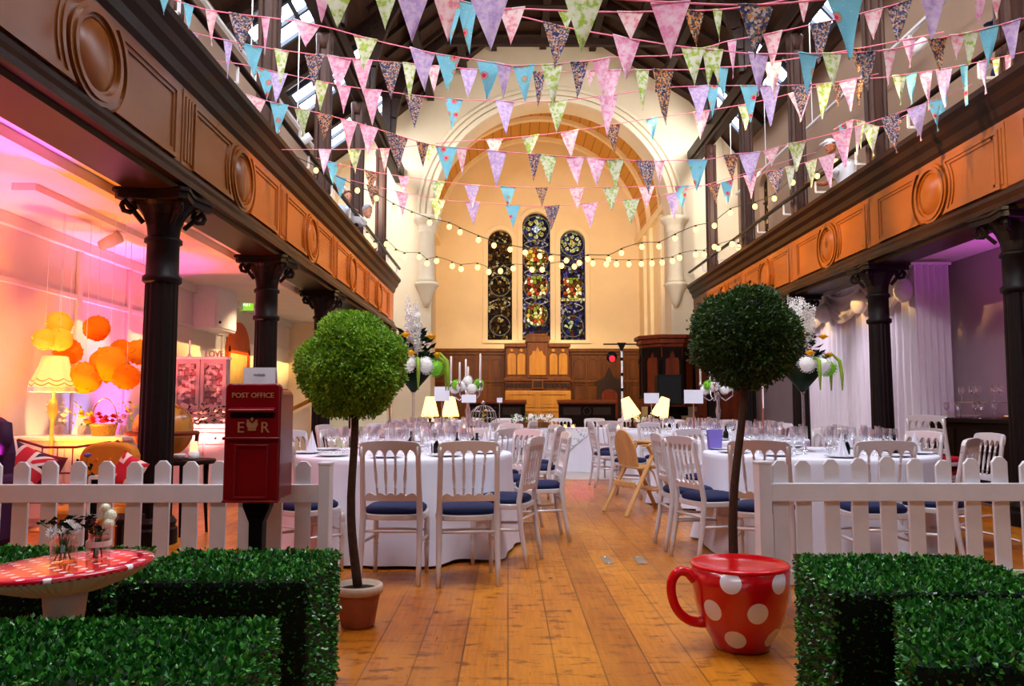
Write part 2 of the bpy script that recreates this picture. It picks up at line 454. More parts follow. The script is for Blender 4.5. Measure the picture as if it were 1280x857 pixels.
def rosette(e, z, r, m, c):
    q = MB()
    for k in range(8):
        a = 2*pi*k/8
        q.prism(disc_outline(r*.62*cos(a), z+r*.62*sin(a), r*.17, 10), .15, .17, mpY)
    q.build('petal', m, e, fix=True)
    MB().prism([(0, z-r*.35), (r*.35, z), (0, z+r*.35), (-r*.35, z)], .14, .165, mpY).build('lozenge', c, e, fix=True)
rosette(e2, 4.12, w2*.93, M_goldleaf, M_pale)
rosette(e3, 3.56, w3*.93, M_goldleaf, M_goldleaf)
MB().bb(-w3*.72, w3*.72, .15, .18, 1.55, 2.3).build('scene_panel', MG_gd, e3)
MB().bb(-w3, w3, .14, .18, 1.45, 1.55).build('scene_base', M_goldleaf, e3)
M_scroll = glass_mat('white_scroll_glass', [(200, 190, 160), (225, 215, 190), (170, 150, 110)], 14, .6)
for e, zz, w in ((e2, (3.55, 2.48, 1.46), w2), (e3, (2.85, 1.2), w3), (e1, (1.35, 2.6), w1)):
    for z in zz:
        for s in (-1, 1):
            pts = [(s*w*(.15+.7*sin(t*pi/10)), .165, z+.16-.32*t/10*1.0) for t in range(11)]
            MB().tube(pts, .02, 5).build('scroll', M_scroll, e)

# dark arched windows high on the right wall
for k, y in enumerate((18.45, 19.55)):
    e = bpy.data.objects.new(f'window_{4+k}', None); COL.objects.link(e); struct(e); e.location = (XRW+.12, y, 4.9)
    MB().prism(arch(-.3, .3, 0, 1.85), 0, .03, lambda u, v, w: (w, u, v)).build('pane', MG_br, e, fix=True)
    b = MB()
    for z in (.4, .8, 1.2): b.bb(-.03, .0, -.3, .3, z-.02, z+.02)
    b.build('glazing_bar', M_lead, e)

# nave roof
rp = [(XLW-.2, 7.5), (-2.92, 9.0), (-.4, 11.1), (2.3, 11.1), (4.93, 9.4), (XRW+.2, 7.8)]
o = MB().prism(rp+[(x, z+.2) for x, z in reversed(rp)], -2.5, YE+.1, mpY).build('ceiling', M_roofboard, fix=True); struct(o)
# skylights in the two outer slopes, a light well of daylight under each
def sky_side(p0, p1, ys, n0, nm):
    """p0,p1: lower and upper (x,z) of the slope strip"""
    d = Vector((p1[0]-p0[0], 0, p1[1]-p0[1])); L = d.length; d.normalize()
    nr = Vector((d.z, 0, -d.x));
    if nr.z > 0: nr = -nr
    for i, y in enumerate(ys):
        e = bpy.data.objects.new(f'window_{n0+i}', None); COL.objects.link(e); struct(e)
        base = Vector((p0[0], y, p0[1]))+nr*.02; e.location = base
        Mx = Matrix(((d.x, 0, nr.x), (0, 1, 0), (d.z, 0, nr.z)))
        m4 = Mx.to_4x4()
        MB().bb(0, L, -.55, .55, 0, .03, m4).build('pane', M_sky, e)
        fr = MB()
        for yy in (-.55, .55, 0): fr.bb(-.04, L+.04, yy-.035, yy+.035, 0, .1, m4)
        for xx in (0, L, L*.5): fr.bb(xx-.04, xx+.04, -.58, .58, 0, .1, m4)
        fr.build('frame', M_greyframe, e)
        ld = bpy.data.lights.new(f'skylight_daylight_{n0+i}', 'AREA'); ld.shape = 'RECTANGLE'; ld.size = L; ld.size_y = 1.1
        ld.energy = SKY_W; ld.color = (.86, .92, 1.0)
        lo = bpy.data.objects.new(f'skylight_daylight_{n0+i}', ld); COL.objects.link(lo)
        lo.location = base+d*(L/2)+nr*.16
        lo.rotation_euler = Vector((nr.x, 0, nr.z)).to_track_quat('-Z', 'Y').to_euler()
SKY_W = 80
sky_side((-4.65, 7.72), (-3.15, 8.83), (2.5, 5.2, 8.0, 10.8, 13.6, 16.4, 18.9), 6, 'l')
# unseen entrance wall; gable pane, door gap and ridge pane added for fill lamps
ow = [(XLW, 0), (XLW, 7.6), (-2.92, 9.0), (-.4, 11.1), (2.3, 11.1), (4.93, 9.4), (XRW, 7.9), (XRW, 0), (3.0, 0), (3.0, 3.4), (-1.0, 3.4), (-1.0, 0)]
holes_wall('wall_entrance', ow, [arch(-3.6, .4, 6.2, 8.7, spring=7.9)], -2.6, -2.5, mpY, M_darkwood)  # dark timber on this unseen wall cuts the reflected fill
M_fillpane = glow('fill_pane_glow', (240, 244, 255), 1.2)  # emission for the added gable and ridge panes
struct(MB().prism(arch(-3.6, .4, 6.2, 8.7, spring=7.9), -2.6, -2.57, mpY).build('window_20', M_fillpane, fix=True))  # unseen glowing pane added to back the high fill lamp
struct(MB().bb(-.2, 2.1, 2.4, 6.8, 11.04, 11.07).build('window_21', M_fillpane))  # glowing pane added at the ridge to carry the overhead fill
sky_side((6.05, 8.18), (5.1, 9.25), (2.5, 5.2, 8.0, 10.8, 13.6, 16.4, 18.9), 13, 'r')
# ---------------------------------------------------------------- galleries on iron columns
LC = [6.5+2.83*k for k in range(5)]           # column stations
RC = [7.4+2.83*k for k in range(5)]
def gallery(side):
    s = 1 if side == 'L' else -1
    X = XLF if side == 'L' else XRF
    dz = 0 if side == 'L' else .07
    y0, y1 = (1.2, 18.5) if side == 'L' else (1.2, 19.9)
    cols = LC if side == 'L' else RC
    ov = [c+(-1.5+2.83*0 if side == 'L' else 1.33) for c in cols]
    ov = [5.0-2.83+2.83*k for k in range(6)] if side == 'L' else [8.6-2*2.83+2.83*k for k in range(6)]
    lab = ('long panelled wooden gallery front above the pink and orange lit aisle' if side == 'L' else
           'long panelled wooden gallery front above the white drapes and purple aisle')
    root = empty('balcony', lab, 'balcony front', (X, 0, 3.0+dz))
    mp = lambda u, v, w: (s*u, w, v)
    fm = lambda u, v, w: (s*w, u, v)
    prof = [(-.3, 1.17), (.17, 1.17), (.17, 1.11), (.12, 1.06), (.10, .99), (.05, .94), (.035, .86), (0, .82), (-.08, .82), (-.3, .9)]
    MB().prism(prof, y0, y1, mp).build('cornice', M_gallery_dk, root, fix=True)
    base = [(-.1, .16), (.0, .16), (.03, .12), (.035, .08), (.06, .05), (.09, .0), (.09, -.05), (.03, -.06), (.02, -.1), (-.38, -.1), (-.4, -.04), (-.42, .1)]
    MB().prism(base, y0, y1, mp).build('base_moulding', M_gallery_dk, root, fix=True)
    MB().bb(0, -s*.06, y0, y1, .08, .95).build('backing_board', M_gallery, root)
    za, zb = .155, .745
    def outl(c, sg, m, r0=.385, ymax=1.24):
        zc = (za+zb)/2; h = (zb-za)/2-m; r = r0+m
        a = math.asin(min(.99, h/r)); pts = []
        for k in range(13):
            t = -a+2*a*k/12
            pts.append((c+sg*r*cos(t), zc+r*sin(t)))
        pts += [(c+sg*(ymax-m), zb-m), (c+sg*(ymax-m), za+m)]
        return pts
    for c in ov:
        for sg in (-1, 1):
            if not (y0 < c+sg*1.3 < y1): continue
            b = MB()
            b.ring(outl(c, sg, .035), outl(c, sg, 0), 0, .03, fm)
            b.ring(outl(c, sg, .07), outl(c, sg, .035), 0, .018, fm)
            b.prism(outl(c, sg, .07), 0, .006, fm)
            b.build('panel', M_gallery, root, fix=True)
        b = MB()
        zc = (za+zb)/2
        for ra, rb, h in ((.30, .335, .03), (.265, .30, .045), (.235, .265, .02)):
            b.ring([(c+ra*cos(2*pi*k/40), zc+ra*sin(2*pi*k/40)) for k in range(40)], [(c+rb*cos(2*pi*k/40), zc+rb*sin(2*pi*k/40)) for k in range(40)], 0, h, fm)
        dome = []
        pr = [(.235, .012), (.2, .03), (.14, .045), (.07, .052), (.0001, .054)]
        vs = []; fs = []
        for r, h in pr:
            for k in range(32): vs.append((s*h, c+r*cos(2*pi*k/32), zc+r*sin(2*pi*k/32)))
        for i in range(len(pr)-1):
            for k in range(32):
                k2 = (k+1) % 32; fs.append((i*32+k, i*32+k2, (i+1)*32+k2, (i+1)*32+k))
        b.add(vs, fs)
        o = b.build('oval_boss', M_gallery, root, smooth=True, fix=True); smooth_auto(o, .5)
    for c in cols+[cols[0]-2.83]:
        if c > y1-.2: continue
        b = MB().bb(0, s*.008, c-.12, c+.12, .14, .8)
        for q in (-.06, 0, .06): b.bb(s*.006, s*.018, c+q-.018, c+q+.018, .19, .75)
        b.build('pilaster', M_gallery, root, bevel=.004)
    return root
gallery('L'); gallery('R')

# fluted iron columns with leafy capitals
def make_column(h):
    e = empty('iron_column', 'x', 'column', (0, 0, 0), group='iron columns under the galleries')
    fl = lambda a, z: 1-.07*(.5+.5*cos(a*16))
    MB().lathe([(.19, 0), (.19, .12), (.17, .14), (.18, .18), (.15, .22)], 24).build('base', M_iron, e)
    zs = [.22+(h-.75-.22)*k/6 for k in range(7)]
    MB().lathe([(.145-.018*(z/h), z) for z in zs], 96, rmod=fl).build('shaft', M_iron, e)
    b = MB().lathe([(.128, h-.76), (.155, h-.74), (.155, h-.70), (.13, h-.68), (.128, h-.42), (.15, h-.41), (.15, h-.38), (.125, h-.36)], 32)
    b.build('neck_ring', M_iron, e, True)
    lobes = lambda a, z: 1+.10*max(0, (z-(h-.36))/.28)*cos(8*a)
    c = MB().lathe([(.125, h-.36), (.135, h-.27), (.165, h-.18), (.20, h-.12), (.235, h-.09), (.2, h-.085)], 48, rmod=lobes)
    ab = []
    for k in range(4):
        a = pi/4+k*pi/2
        ab += [(.39*cos(a-.09), .39*sin(a-.09)), (.39*cos(a+.09), .39*sin(a+.09))]
        m = a+pi/4
        ab += [(.27*cos(m-.3), .27*sin(m-.3)), (.245*cos(m), .245*sin(m)), (.27*cos(m+.3), .27*sin(m+.3))]
    c.prism(ab, h-.085, h-.03, lambda u, v, w: (u, v, w)).prism([(x*1.06, y*1.06) for x, y in ab], h-.03, h, lambda u, v, w: (u, v, w))
    for k in range(4):
        a = pi/4+k*pi/2; d = Vector((cos(a), sin(a), 0))
        pts = [d*(.17+.15*t)+Vector((0, 0, h-.26+.16*t)) for t in (0, .4, .8, 1)]
        ctr = d*.30+Vector((0, 0, h-.14))
        pts += [ctr+d*(.045*cos(t)*(1-t/9))+Vector((0, 0, .045*sin(t)*(1-t/9))) for t in (.6, 0, -1, -2, -3, -4)]
        c.tube(pts, .022, 6)
    c.build('capital', M_iron, e, fix=True)
    return e
colL = make_column(2.905); colR = None
colL['label'] = 'black fluted iron column in front of the big wooden globe'
colL.location = (-2.92, LC[0], 0)
for k, lb in enumerate(('black fluted iron column just behind the red post box', 'black fluted iron column beside the glass balustrade', 'black fluted iron column hidden mostly behind the pale green topiary ball', 'farthest black iron column under the gallery with two people')):
    dup(colL, (-2.92, LC[k+1], 0), 0, lb)
for k, lb in enumerate(('iron column at the very edge beside the bar, only its leafy capital showing', 'black fluted iron column standing against the white drapes', 'iron column behind the tall flowers beside the dark topiary', 'iron column behind the dark topiary ball', 'farthest iron column on the drape side of the hall')):
    o = dup(colL, (4.93, RC[k], 0), 0, lb, sc=(1, 1, 2.99/2.905))

# upper posts, wall plates and roof trusses
def make_post():
    e = empty('timber_post', 'x', 'post', (0, 0, 0), group='posts on the galleries')
    b = MB().box((0, 0, 2.0), (.15, .15, 4.0))
    for i in (-1, 1):
        for j in (-1, 1): b.tube([(i*.085, j*.085, 0), (i*.085, j*.085, 4.0)], .035, 8)
    b.build('shaft', M_post, e)
    MB().box((0, 0, .12), (.3, .3, .24)).build('plinth', M_post, e, bevel=.02)
    MB().lathe([(.11, 3.75), (.14, 3.85), (.15, 3.95), (.15, 4.0)], 12).build('cap', M_post, e, True)
    return e
post = None
for side, X, ys, zb in (('pink aisle', -2.97, LC, 3.42), ('purple aisle', 5.0, RC, 3.5)):
    for k, y in enumerate(ys):
        lb = f'dark clustered timber post on the {side} gallery, number {"one two three four five".split()[k]} counting towards the lancet windows'
        if post is None:
            post = make_post(); post['label'] = lb; post.location = (X, y, zb); post.scale = (1, 1, (7.11-zb)/4.0)
        else: dup(post, (X, y, zb), 0, lb, sc=(1, 1, (7.11-zb)/4.0 if X < 0 else (7.56-zb)/4.0))
struct(MB().bb(-3.1, -2.8, 0, YE, 7.25, 7.55).bb(-3.04, -2.86, 0, YE, 7.12, 7.25).build('trim_wall_plate', M_darkwood, bevel=.02))
struct(MB().bb(4.85, 5.15, 0, YE, 7.7, 8.0).bb(4.9, 5.1, 0, YE, 7.57, 7.7).build('trim_wall_plate', M_darkwood, bevel=.02))
def truss(y, k):
    e = empty('roof_truss', f'dark timber roof truss spanning the nave, {"first second third fourth fifth sixth".split()[k]} counting towards the lancet windows', 'truss', (0, y, 0), group='roof trusses')
    A = [(-2.92, 7.5), (-2.92, 8.9), (-.4, 10.98), (2.3, 10.98), (4.93, 9.25), (4.93, 7.95)]
    bar = lambda p, q, w, h, nm: MB().bar((p[0], 0, p[1]), (q[0], 0, q[1]), w, h, (0, 1, 0)).build(nm, M_darkwood, e, bevel=.015)
    bar(A[1], A[2], .3, .2, 'rafter'); bar(A[3], A[4], .3, .2, 'rafter'); bar(A[2], A[3], .3, .2, 'collar')
    bar((-4.8, 7.55), A[1], .25, .18, 'rafter'); bar((6.2, 7.95), A[4], .25, .18, 'rafter')
    bar(A[0], A[1], .22, .22, 'upper_post'); bar(A[5], A[4], .22, .22, 'upper_post')
    for sx, x0, z0, xc, zc in ((1, -2.85, 7.5, .2, 10.85), (-1, 4.85, 7.95, 1.8, 10.85)):
        pts = []
        for t in range(11):
            q = t/10*pi/2
            pts.append((x0+(xc-x0)*(1-cos(q)), 0, z0+(zc-z0)*sin(q)))
        b = MB()
        for p, q in zip(pts, pts[1:]): b.bar(p, (q[0]+(q[0]-p[0])*.05, 0, q[2]+(q[2]-p[2])*.05), .24, .16, (0, 1, 0))
        b.build('curved_brace', M_darkwood, e)
    bar((-1.6, 9.95), (3.7, 9.95), .18, .14, 'tie')
for k, y in enumerate([LC[0]-2.83+.35]+[v+.4 for v in LC]): truss(y, k)
for x, z in ((-2.1, 9.5), (-1.2, 10.25), (-.4, 10.9), (.95, 10.95), (2.3, 10.9), (3.2, 10.35), (4.1, 9.75)):
    struct(MB().bb(x-.09, x+.09, -1, YE, z-.1, z+.08).build('trim_purlin', M_darkwood))
# pale boarded strips between the common rafters
for k in range(26):
    y = 2+k*.72
    q = MB()
    q.bar((-2.8, y, 9.05), (-.4, y, 11.02), .1, .1, (0, 1, 0)); q.bar((2.3, y, 11.02), (4.85, y, 9.4), .1, .1, (0, 1, 0)); q.bar((-.4, y, 11.05), (2.3, y, 11.05), .1, .1, (0, 1, 0))
    struct(q.build('trim_rafters', M_darkwood))

# pole handrails on brackets along both galleries
def handrail(X, s, y0, y1, z, lb):
    e = empty('gallery_handrail', lb, 'handrail', (X, y0, z))
    MB().tube([(0, 0, .4), (0, y1-y0, .4)], .035, 10).build('pole', M_gallery_dk, e, True)
    y = .4
    while y < y1-y0:
        MB().bar((0, y, .38), (0, y, .2), .02, .03).bar((0, y, .2), (-s*.2, y, .2), .02, .03).bar((-s*.2, y, .2), (-s*.2, y, 0), .02, .03).build('bracket', M_whitepaint, e)
        y += 1.4
handrail(XLF+.02, 1, 3, 19.3, 4.17, 'round wooden handrail on white brackets above the pink aisle gallery')
handrail(XRF-.02, -1, 3, 20.2, 4.24, 'round wooden handrail on white brackets above the purple aisle gallery')
# lighting tracks hung on thin rods along the upper walls
def track(X, z, top, y0, y1, lb, heads):
    e = empty('lighting_track', lb, 'lighting track', (X, y0, z))
    MB().bb(-.03, .03, 0, y1-y0, -.02, .02).build('rail', M_whitepaint, e)
    n = int((y1-y0)/2.6)
    for k in range(n+1): MB().tube([(0, .6+k*2.6, 0), (0, .6+k*2.6, top-z)], .009, 6).build('rod', M_whitepaint, e)
    for y in heads:
        h = MB().box((0, y-y0, -.1), (.05, .05, .16)).lathe([(.06, -.13), (.075, 0), (.075, .13)], 12, M=Matrix.Translation((.1, y-y0, -.2)) @ Matrix.Rotation(.9, 4, 'Y'))
        h.build('spot_head', M_whitepaint, e, bevel=.005)
track(-3.9, 6.3, 8.15, 3.0, 18.4, 'white spotlight track hanging over the pink aisle gallery', (11.5, 14.2))
track(5.65, 6.35, 8.55, 3.0, 18.8, 'white spotlight track hanging over the purple aisle gallery', (10.5,))
# ---------------------------------------------------------------- materials for the objects
def leaf_mat(name, c1, c2, c3, rough=.45, trans=.15):
    t = NT(name); g = t.n('NewGeometry')
    col = t.ramp(g.outputs['Random Per Island'], [(0, lin(c1)), (.5, lin(c2)), (1, lin(c3))])
    b = t.bsdf(col, rough); b.inputs['Specular IOR Level'].default_value = .5
    if trans:
        tr = t.n('BsdfTranslucent'); t.set(tr.inputs[0], col)
        m = t.n('MixShader'); m.inputs[0].default_value = trans
        t.t.links.new(b.outputs[0], m.inputs[1]); t.t.links.new(tr.outputs[0], m.inputs[2]); return t.done(m)
    return t.done(b)
M_hedge = leaf_mat('box_hedge_leaf', (8, 54, 14), (22, 104, 28), (84, 164, 54), .32, .05)
M_hedgecore = mat('hedge_core', (6, 20, 8), .9, var=.3, scale=30)
M_topl = leaf_mat('fresh_topiary_leaf', (70, 116, 16), (116, 166, 30), (170, 206, 60), .5, .25)
M_topd = leaf_mat('dark_topiary_leaf', (22, 46, 16), (40, 72, 24), (72, 104, 36), .45, .15)
M_topcore = mat('topiary_core', (16, 26, 8), .9, var=.3, scale=30)
M_bark = mat('bark', (62, 40, 28), .8, var=.35, scale=40, bump=.4)
M_terra = mat('terracotta', (150, 82, 50), .7, var=.15, scale=14)
M_rimlime = mat('limed_terracotta_rim', (196, 170, 150), .75, var=.15, scale=14)
M_soil = mat('soil', (34, 24, 16), .95, var=.4, scale=50, bump=.5)
M_fence = mat('white_painted_picket', (220, 217, 224), .5, var=.04, scale=10)
M_red = mat('pillar_box_red', (122, 2, 12), .26, var=.06, scale=10, spec=.3, coat=.1)
M_black = mat('black_paint', (9, 8, 8), .45, var=.2, scale=20, spec=.12)
M_slot = mat('dark_slot', (4, 3, 3), .9)
M_gold = mat('gold_lettering', (196, 140, 96), .4, .3, var=.08)
M_card = mat('white_card', (228, 230, 244), .7, var=.02)
M_ink = mat('grey_ink', (120, 120, 130), .7)
def glass_shader(name, tint=(1, 1, 1), refl=.12, rough=.02):
    t = NT(name); lw = t.n('LayerWeight'); lw.inputs[0].default_value = .35
    tr = t.n('BsdfTransparent'); tr.inputs[0].default_value = (*tint, 1)
    gl = t.n('BsdfGlossy'); gl.inputs[0].default_value = (1, 1, 1, 1); gl.inputs[1].default_value = rough
    m = t.n('MixShader'); t.set(m.inputs[0], t.math('MULTIPLY_ADD', lw.outputs['Facing'], .75, refl))
    t.t.links.new(tr.outputs[0], m.inputs[1]); t.t.links.new(gl.outputs[0], m.inputs[2]); return t.done(m)
M_glass = glass_shader('clear_glass', (.9, .91, .94), .2)
M_jar = glass_shader('jar_glass', (.92, .86, .78), .10)

# ---------------------------------------------------------------- hedge blocks
def hedge(q, h, label, dens=9000):
    """q: back-left, back-right, front-right, front-left corners on the floor"""
    cx = sum(p[0] for p in q)/4; cy = sum(p[1] for p in q)/4
    e = empty('hedge_seat', label, 'hedge block', (cx, cy, 0), group='artificial hedge blocks')
    L = [Vector((p[0]-cx, p[1]-cy, 0)) for p in q]
    ins = [v*(1-.018/v.length) for v in L]
    MB().prism([(v.x, v.y) for v in ins], 0, h-.015, lambda u, v, w: (u, v, w)).build('core', M_hedgecore, e, bevel=.02, fix=True)
    b = MB()
    def scatter(o, a, c, n, N):
        for _ in range(n):
            u, v = random.random(), random.random()
            p = o+a*u+c*v
            nn = N+Vector((random.gauss(0, .55), random.gauss(0, .55), random.gauss(0, .55)))
            if nn.dot(N) < .1: nn = N
            l = random.uniform(.013, .024)
            b.leaf(p-N*.012+N*random.uniform(-.006, .012), nn, l, l*.72)
    Z = Vector((0, 0, h))
    top = (ins[1]-ins[0]).length*(ins[3]-ins[0]).length
    for _ in range(int(top*dens)):
        u, v = random.random(), random.random()
        p = (ins[0]*(1-u)+ins[1]*u)*(1-v)+(ins[3]*(1-u)+ins[2]*u)*v
        N = Vector((random.gauss(0, .6), random.gauss(0, .6), 1)); l = random.uniform(.014, .026)
        b.leaf(p+Vector((0, 0, h-.02+random.uniform(-.004, .012))), N, l, l*.72)
    for i in range(4):
        a, c = ins[i], ins[(i+1) % 4]; ed = c-a; N = Vector((ed.y, -ed.x, 0)).normalized()
        if N.dot((a+c)/2) < 0: N = -N
        scatter(a, ed, Z, int(ed.length*h*dens*.75), N)
    b.build('foliage', M_hedge, e)
    return e
hedge([(-1.37, 3.305), (-.69, 3.305), (-.68, 2.745), (-1.375, 2.745)], .53, 'tall green hedge block between the mushroom table and the potted pale topiary')
hedge([(-1.75, 2.25), (-.63, 2.25), (-.56, 1.72), (-1.7, 1.72)], .53, 'green hedge block in front of the mushroom table, lowest in the picture on that side', 11000)
hedge([(-2.3, 3.4), (-1.47, 3.35), (-1.44, 2.84), (-2.2, 2.8)], .53, 'shadowy green hedge block behind the mushroom table, mostly hidden by its cap')
hedge([(1.142, 3.191), (1.866, 3.17), (1.80, 2.56), (1.039, 2.559)], .53, 'green hedge block touching the red polka dot cup')
hedge([(1.184, 2.453), (2.0, 2.47), (1.9, 1.86), (.925, 1.86)], .53, 'green hedge block in front of the one beside the red cup', 11000)

# ---------------------------------------------------------------- picket fences
def picket(h, w=.087):
    return [(-w/2, 0), (-w/2, h-.03), (-w*.2, h), (w*.2, h), (w/2, h-.03), (w/2, 0)]
def fence(name_label, x0, x1, Y, posts, hts, spac, top, start, extra=None):
    e = empty('picket_fence', name_label, 'fence', (0, Y, 0))
    MB().bb(x0, x1, -.042, -.014, top-.225, top-.125).build('rail', M_fence, e, bevel=.004)
    MB().bb(x0, x1, -.042, -.014, .14, .22).build('rail', M_fence, e, bevel=.004)
    x = start; i = 0
    if extra: MB().prism([(extra+u, v+.03) for u, v in picket(top-.03)], -.013, .008, mpY).build('picket', M_fence, e, bevel=.003, fix=True)
    while x0+.03 < x < x1-.03 if spac > 0 else x > x0+.03:
        h = top+hts[i % len(hts)]
        MB().prism([(x+u, v+.03) for u, v in picket(h-.03)], -.013, .008, mpY).build('picket', M_fence, e, bevel=.003, fix=True)
        x += spac; i += 1
    for px_, w in posts:
        MB().bb(px_-w/2, px_+w/2, -.05, .05, 0, top-.02).bb(px_-w/2-.004, px_+w/2+.004, -.054, .054, top-.02, top-.005).build('post', M_fence, e, bevel=.004)
    MB().bb(posts[0][0]-.01, posts[0][0]+.01, -.055, -.045, .3, .302)
    return e
fence('white picket fence behind the mushroom table and the red post box', -4.0, -1.03, 4.4, [(-1.02, .062), (-3.97, .062)], [0, .004, -.003, .002], -.157, .815, -1.145)
fence('white picket fence behind the hedge blocks and the polka dot cup', 1.465, 4.6, 4.4, [(1.43, .07), (4.57, .11)], [.0, .006, .012, .022, .01, .0, .01, .02, -.004], .1585, .82, 1.655, 1.528)

# ---------------------------------------------------------------- red post box on a black stand
def post_box():
    x0, x1, z0, z1, y = -1.452, -1.166, .634, 1.239, 4.0
    cx = (x0+x1)/2; w = (x1-x0)
    e = empty('post_box', 'red metal post office box with gold ER and crown on a black stand', 'post box', (cx, y, 0))
    def rr(w, za, zb, r, rb=.012):
        o = []
        for (sx, cz, rad, a0) in ((1, zb, r, 0), (-1, zb, r, pi/2), (-1, za, rb, pi), (1, za, rb, 3*pi/2)):
            c = (sx*(w/2-rad), cz-rad if cz == zb else cz+rad)
            for k in range(6):
                a = a0+k*pi/10; o.append((c[0]+rad*cos(a), c[1]+rad*sin(a)))
        return o
    MB().prism(rr(w*.94, z0+.01, z1-.02, .05), .03, .27, mpY).build('body', M_red, e, bevel=.006, fix=True)
    MB().prism(rr(w, z0, z1, .028), -.0, .045, mpY).build('front_plate', M_red, e, bevel=.01, seg=3, fix=True)
    zl = z1-.122
    MB().prism([(-.0, zl), (-.035, zl-.012), (-.035, zl-.024), (0, zl-.03)], -.118, .118, lambda u, v, w: (w, u, v)).build('slot_hood', M_red, e, bevel=.004, fix=True)
    MB().bb(-.112, .112, -.003, .02, zl-.056, zl-.028).build('slot', M_slot, e)
    MB().bb(-w/2-.004, w/2+.004, -.02, .02, .951, .966).build('ledge', M_red, e, bevel=.005)
    a = [(-.075, .665), (.075, .665), (.075, .915), (-.075, .915)]; b = [(-.088, .652), (.088, .652), (.088, .928), (-.088, .928)]
    MB().ring(a, b, -.012, .002, mpY).build('door_frame', M_red, e, bevel=.003, fix=True)
    MB().bb(-w/2, w/2, -.014, .02, z0, z0+.012).build('bottom_lip', M_red, e, bevel=.004)
    def text(s, size, loc, nm, ext=.004, sx=1):
        c = bpy.data.curves.new(nm, 'FONT'); c.body = s; c.size = size; c.extrude = ext; c.align_x = 'CENTER'; c.align_y = 'CENTER'
        c.materials.append(M_gold); c.resolution_u = 3
        o = bpy.data.objects.new(nm, c); COL.objects.link(o); o.parent = e; o.location = loc; o.rotation_euler = (pi/2, 0, 0); o.scale = (sx, 1, 1)
        return to_mesh_obj(o)
    text('POST OFFICE', .036, (0, -.002, z1-.062), 'lettering', sx=1.02)
    text('E', .078, (-.058, -.002, 1.012), 'lettering'); text('R', .078, (.066, -.002, 1.012), 'lettering')
    c = MB().bb(-.02, .02, -.008, .002, .998, 1.008)
    c.prism([(-.02, 1.01), (-.03, 1.032), (-.022, 1.046), (-.01, 1.042), (0, 1.026), (.01, 1.042), (.022, 1.046), (.03, 1.032), (.02, 1.01)], -.007, .002, mpY)
    for x, z in ((-.022, 1.048), (0, 1.052), (.022, 1.048), (0, 1.03)): c.ball((x, -.004, z), .007, 8, 6)
    c.bb(-.002, .002, -.007, 0, 1.05, 1.066).bb(-.006, .006, -.007, 0, 1.057, 1.061)
    c.build('crown', M_gold, e, fix=True)
    MB().prism([(-.072, z0), (-.07, .60), (-.036, .52), (-.033, .02), (.033, .02), (.036, .52), (.07, .60), (.072, z0)], .09, .17, mpY).build('stand', M_black, e, bevel=.006, fix=True)
    MB().lathe([(.17, 0), (.17, .015), (.05, .035)], 24, (0, .13, 0)).build('base', M_black, e)
post_box()
e = empty('message_card', 'blank white folded card standing on top of the red post box', 'card', (-1.297, 4.08, 1.2395))
MB().prism([(-.083, 0), (.083, 0), (.083, .084), (-.083, .084)], -.001, .001, lambda u, v, w: (u, w-.02+.1*(.084-v)*-.3, v)).build('front_leaf', M_card, e, fix=True)
MB().prism([(-.083, 0), (.083, 0), (.083, .084), (-.083, .084)], -.001, .001, lambda u, v, w: (u, w+.02-.25*(v), v)).build('back_leaf', M_card, e, fix=True)
c = bpy.data.curves.new('handwriting', 'CURVE'); c.dimensions = '3D'; c.bevel_depth = .0011
sp = c.splines.new('POLY'); sp.points.add(59)
for i in range(60): sp.points[i].co = (-.03+.06*i/59, -.0275+.0, .045+.006*sin(i*1.25)*(1 if i % 13 else 1.6), 1)
c.materials.append(M_ink); o = bpy.data.objects.new('handwriting', c); COL.objects.link(o); o.parent = e; to_mesh_obj(o)

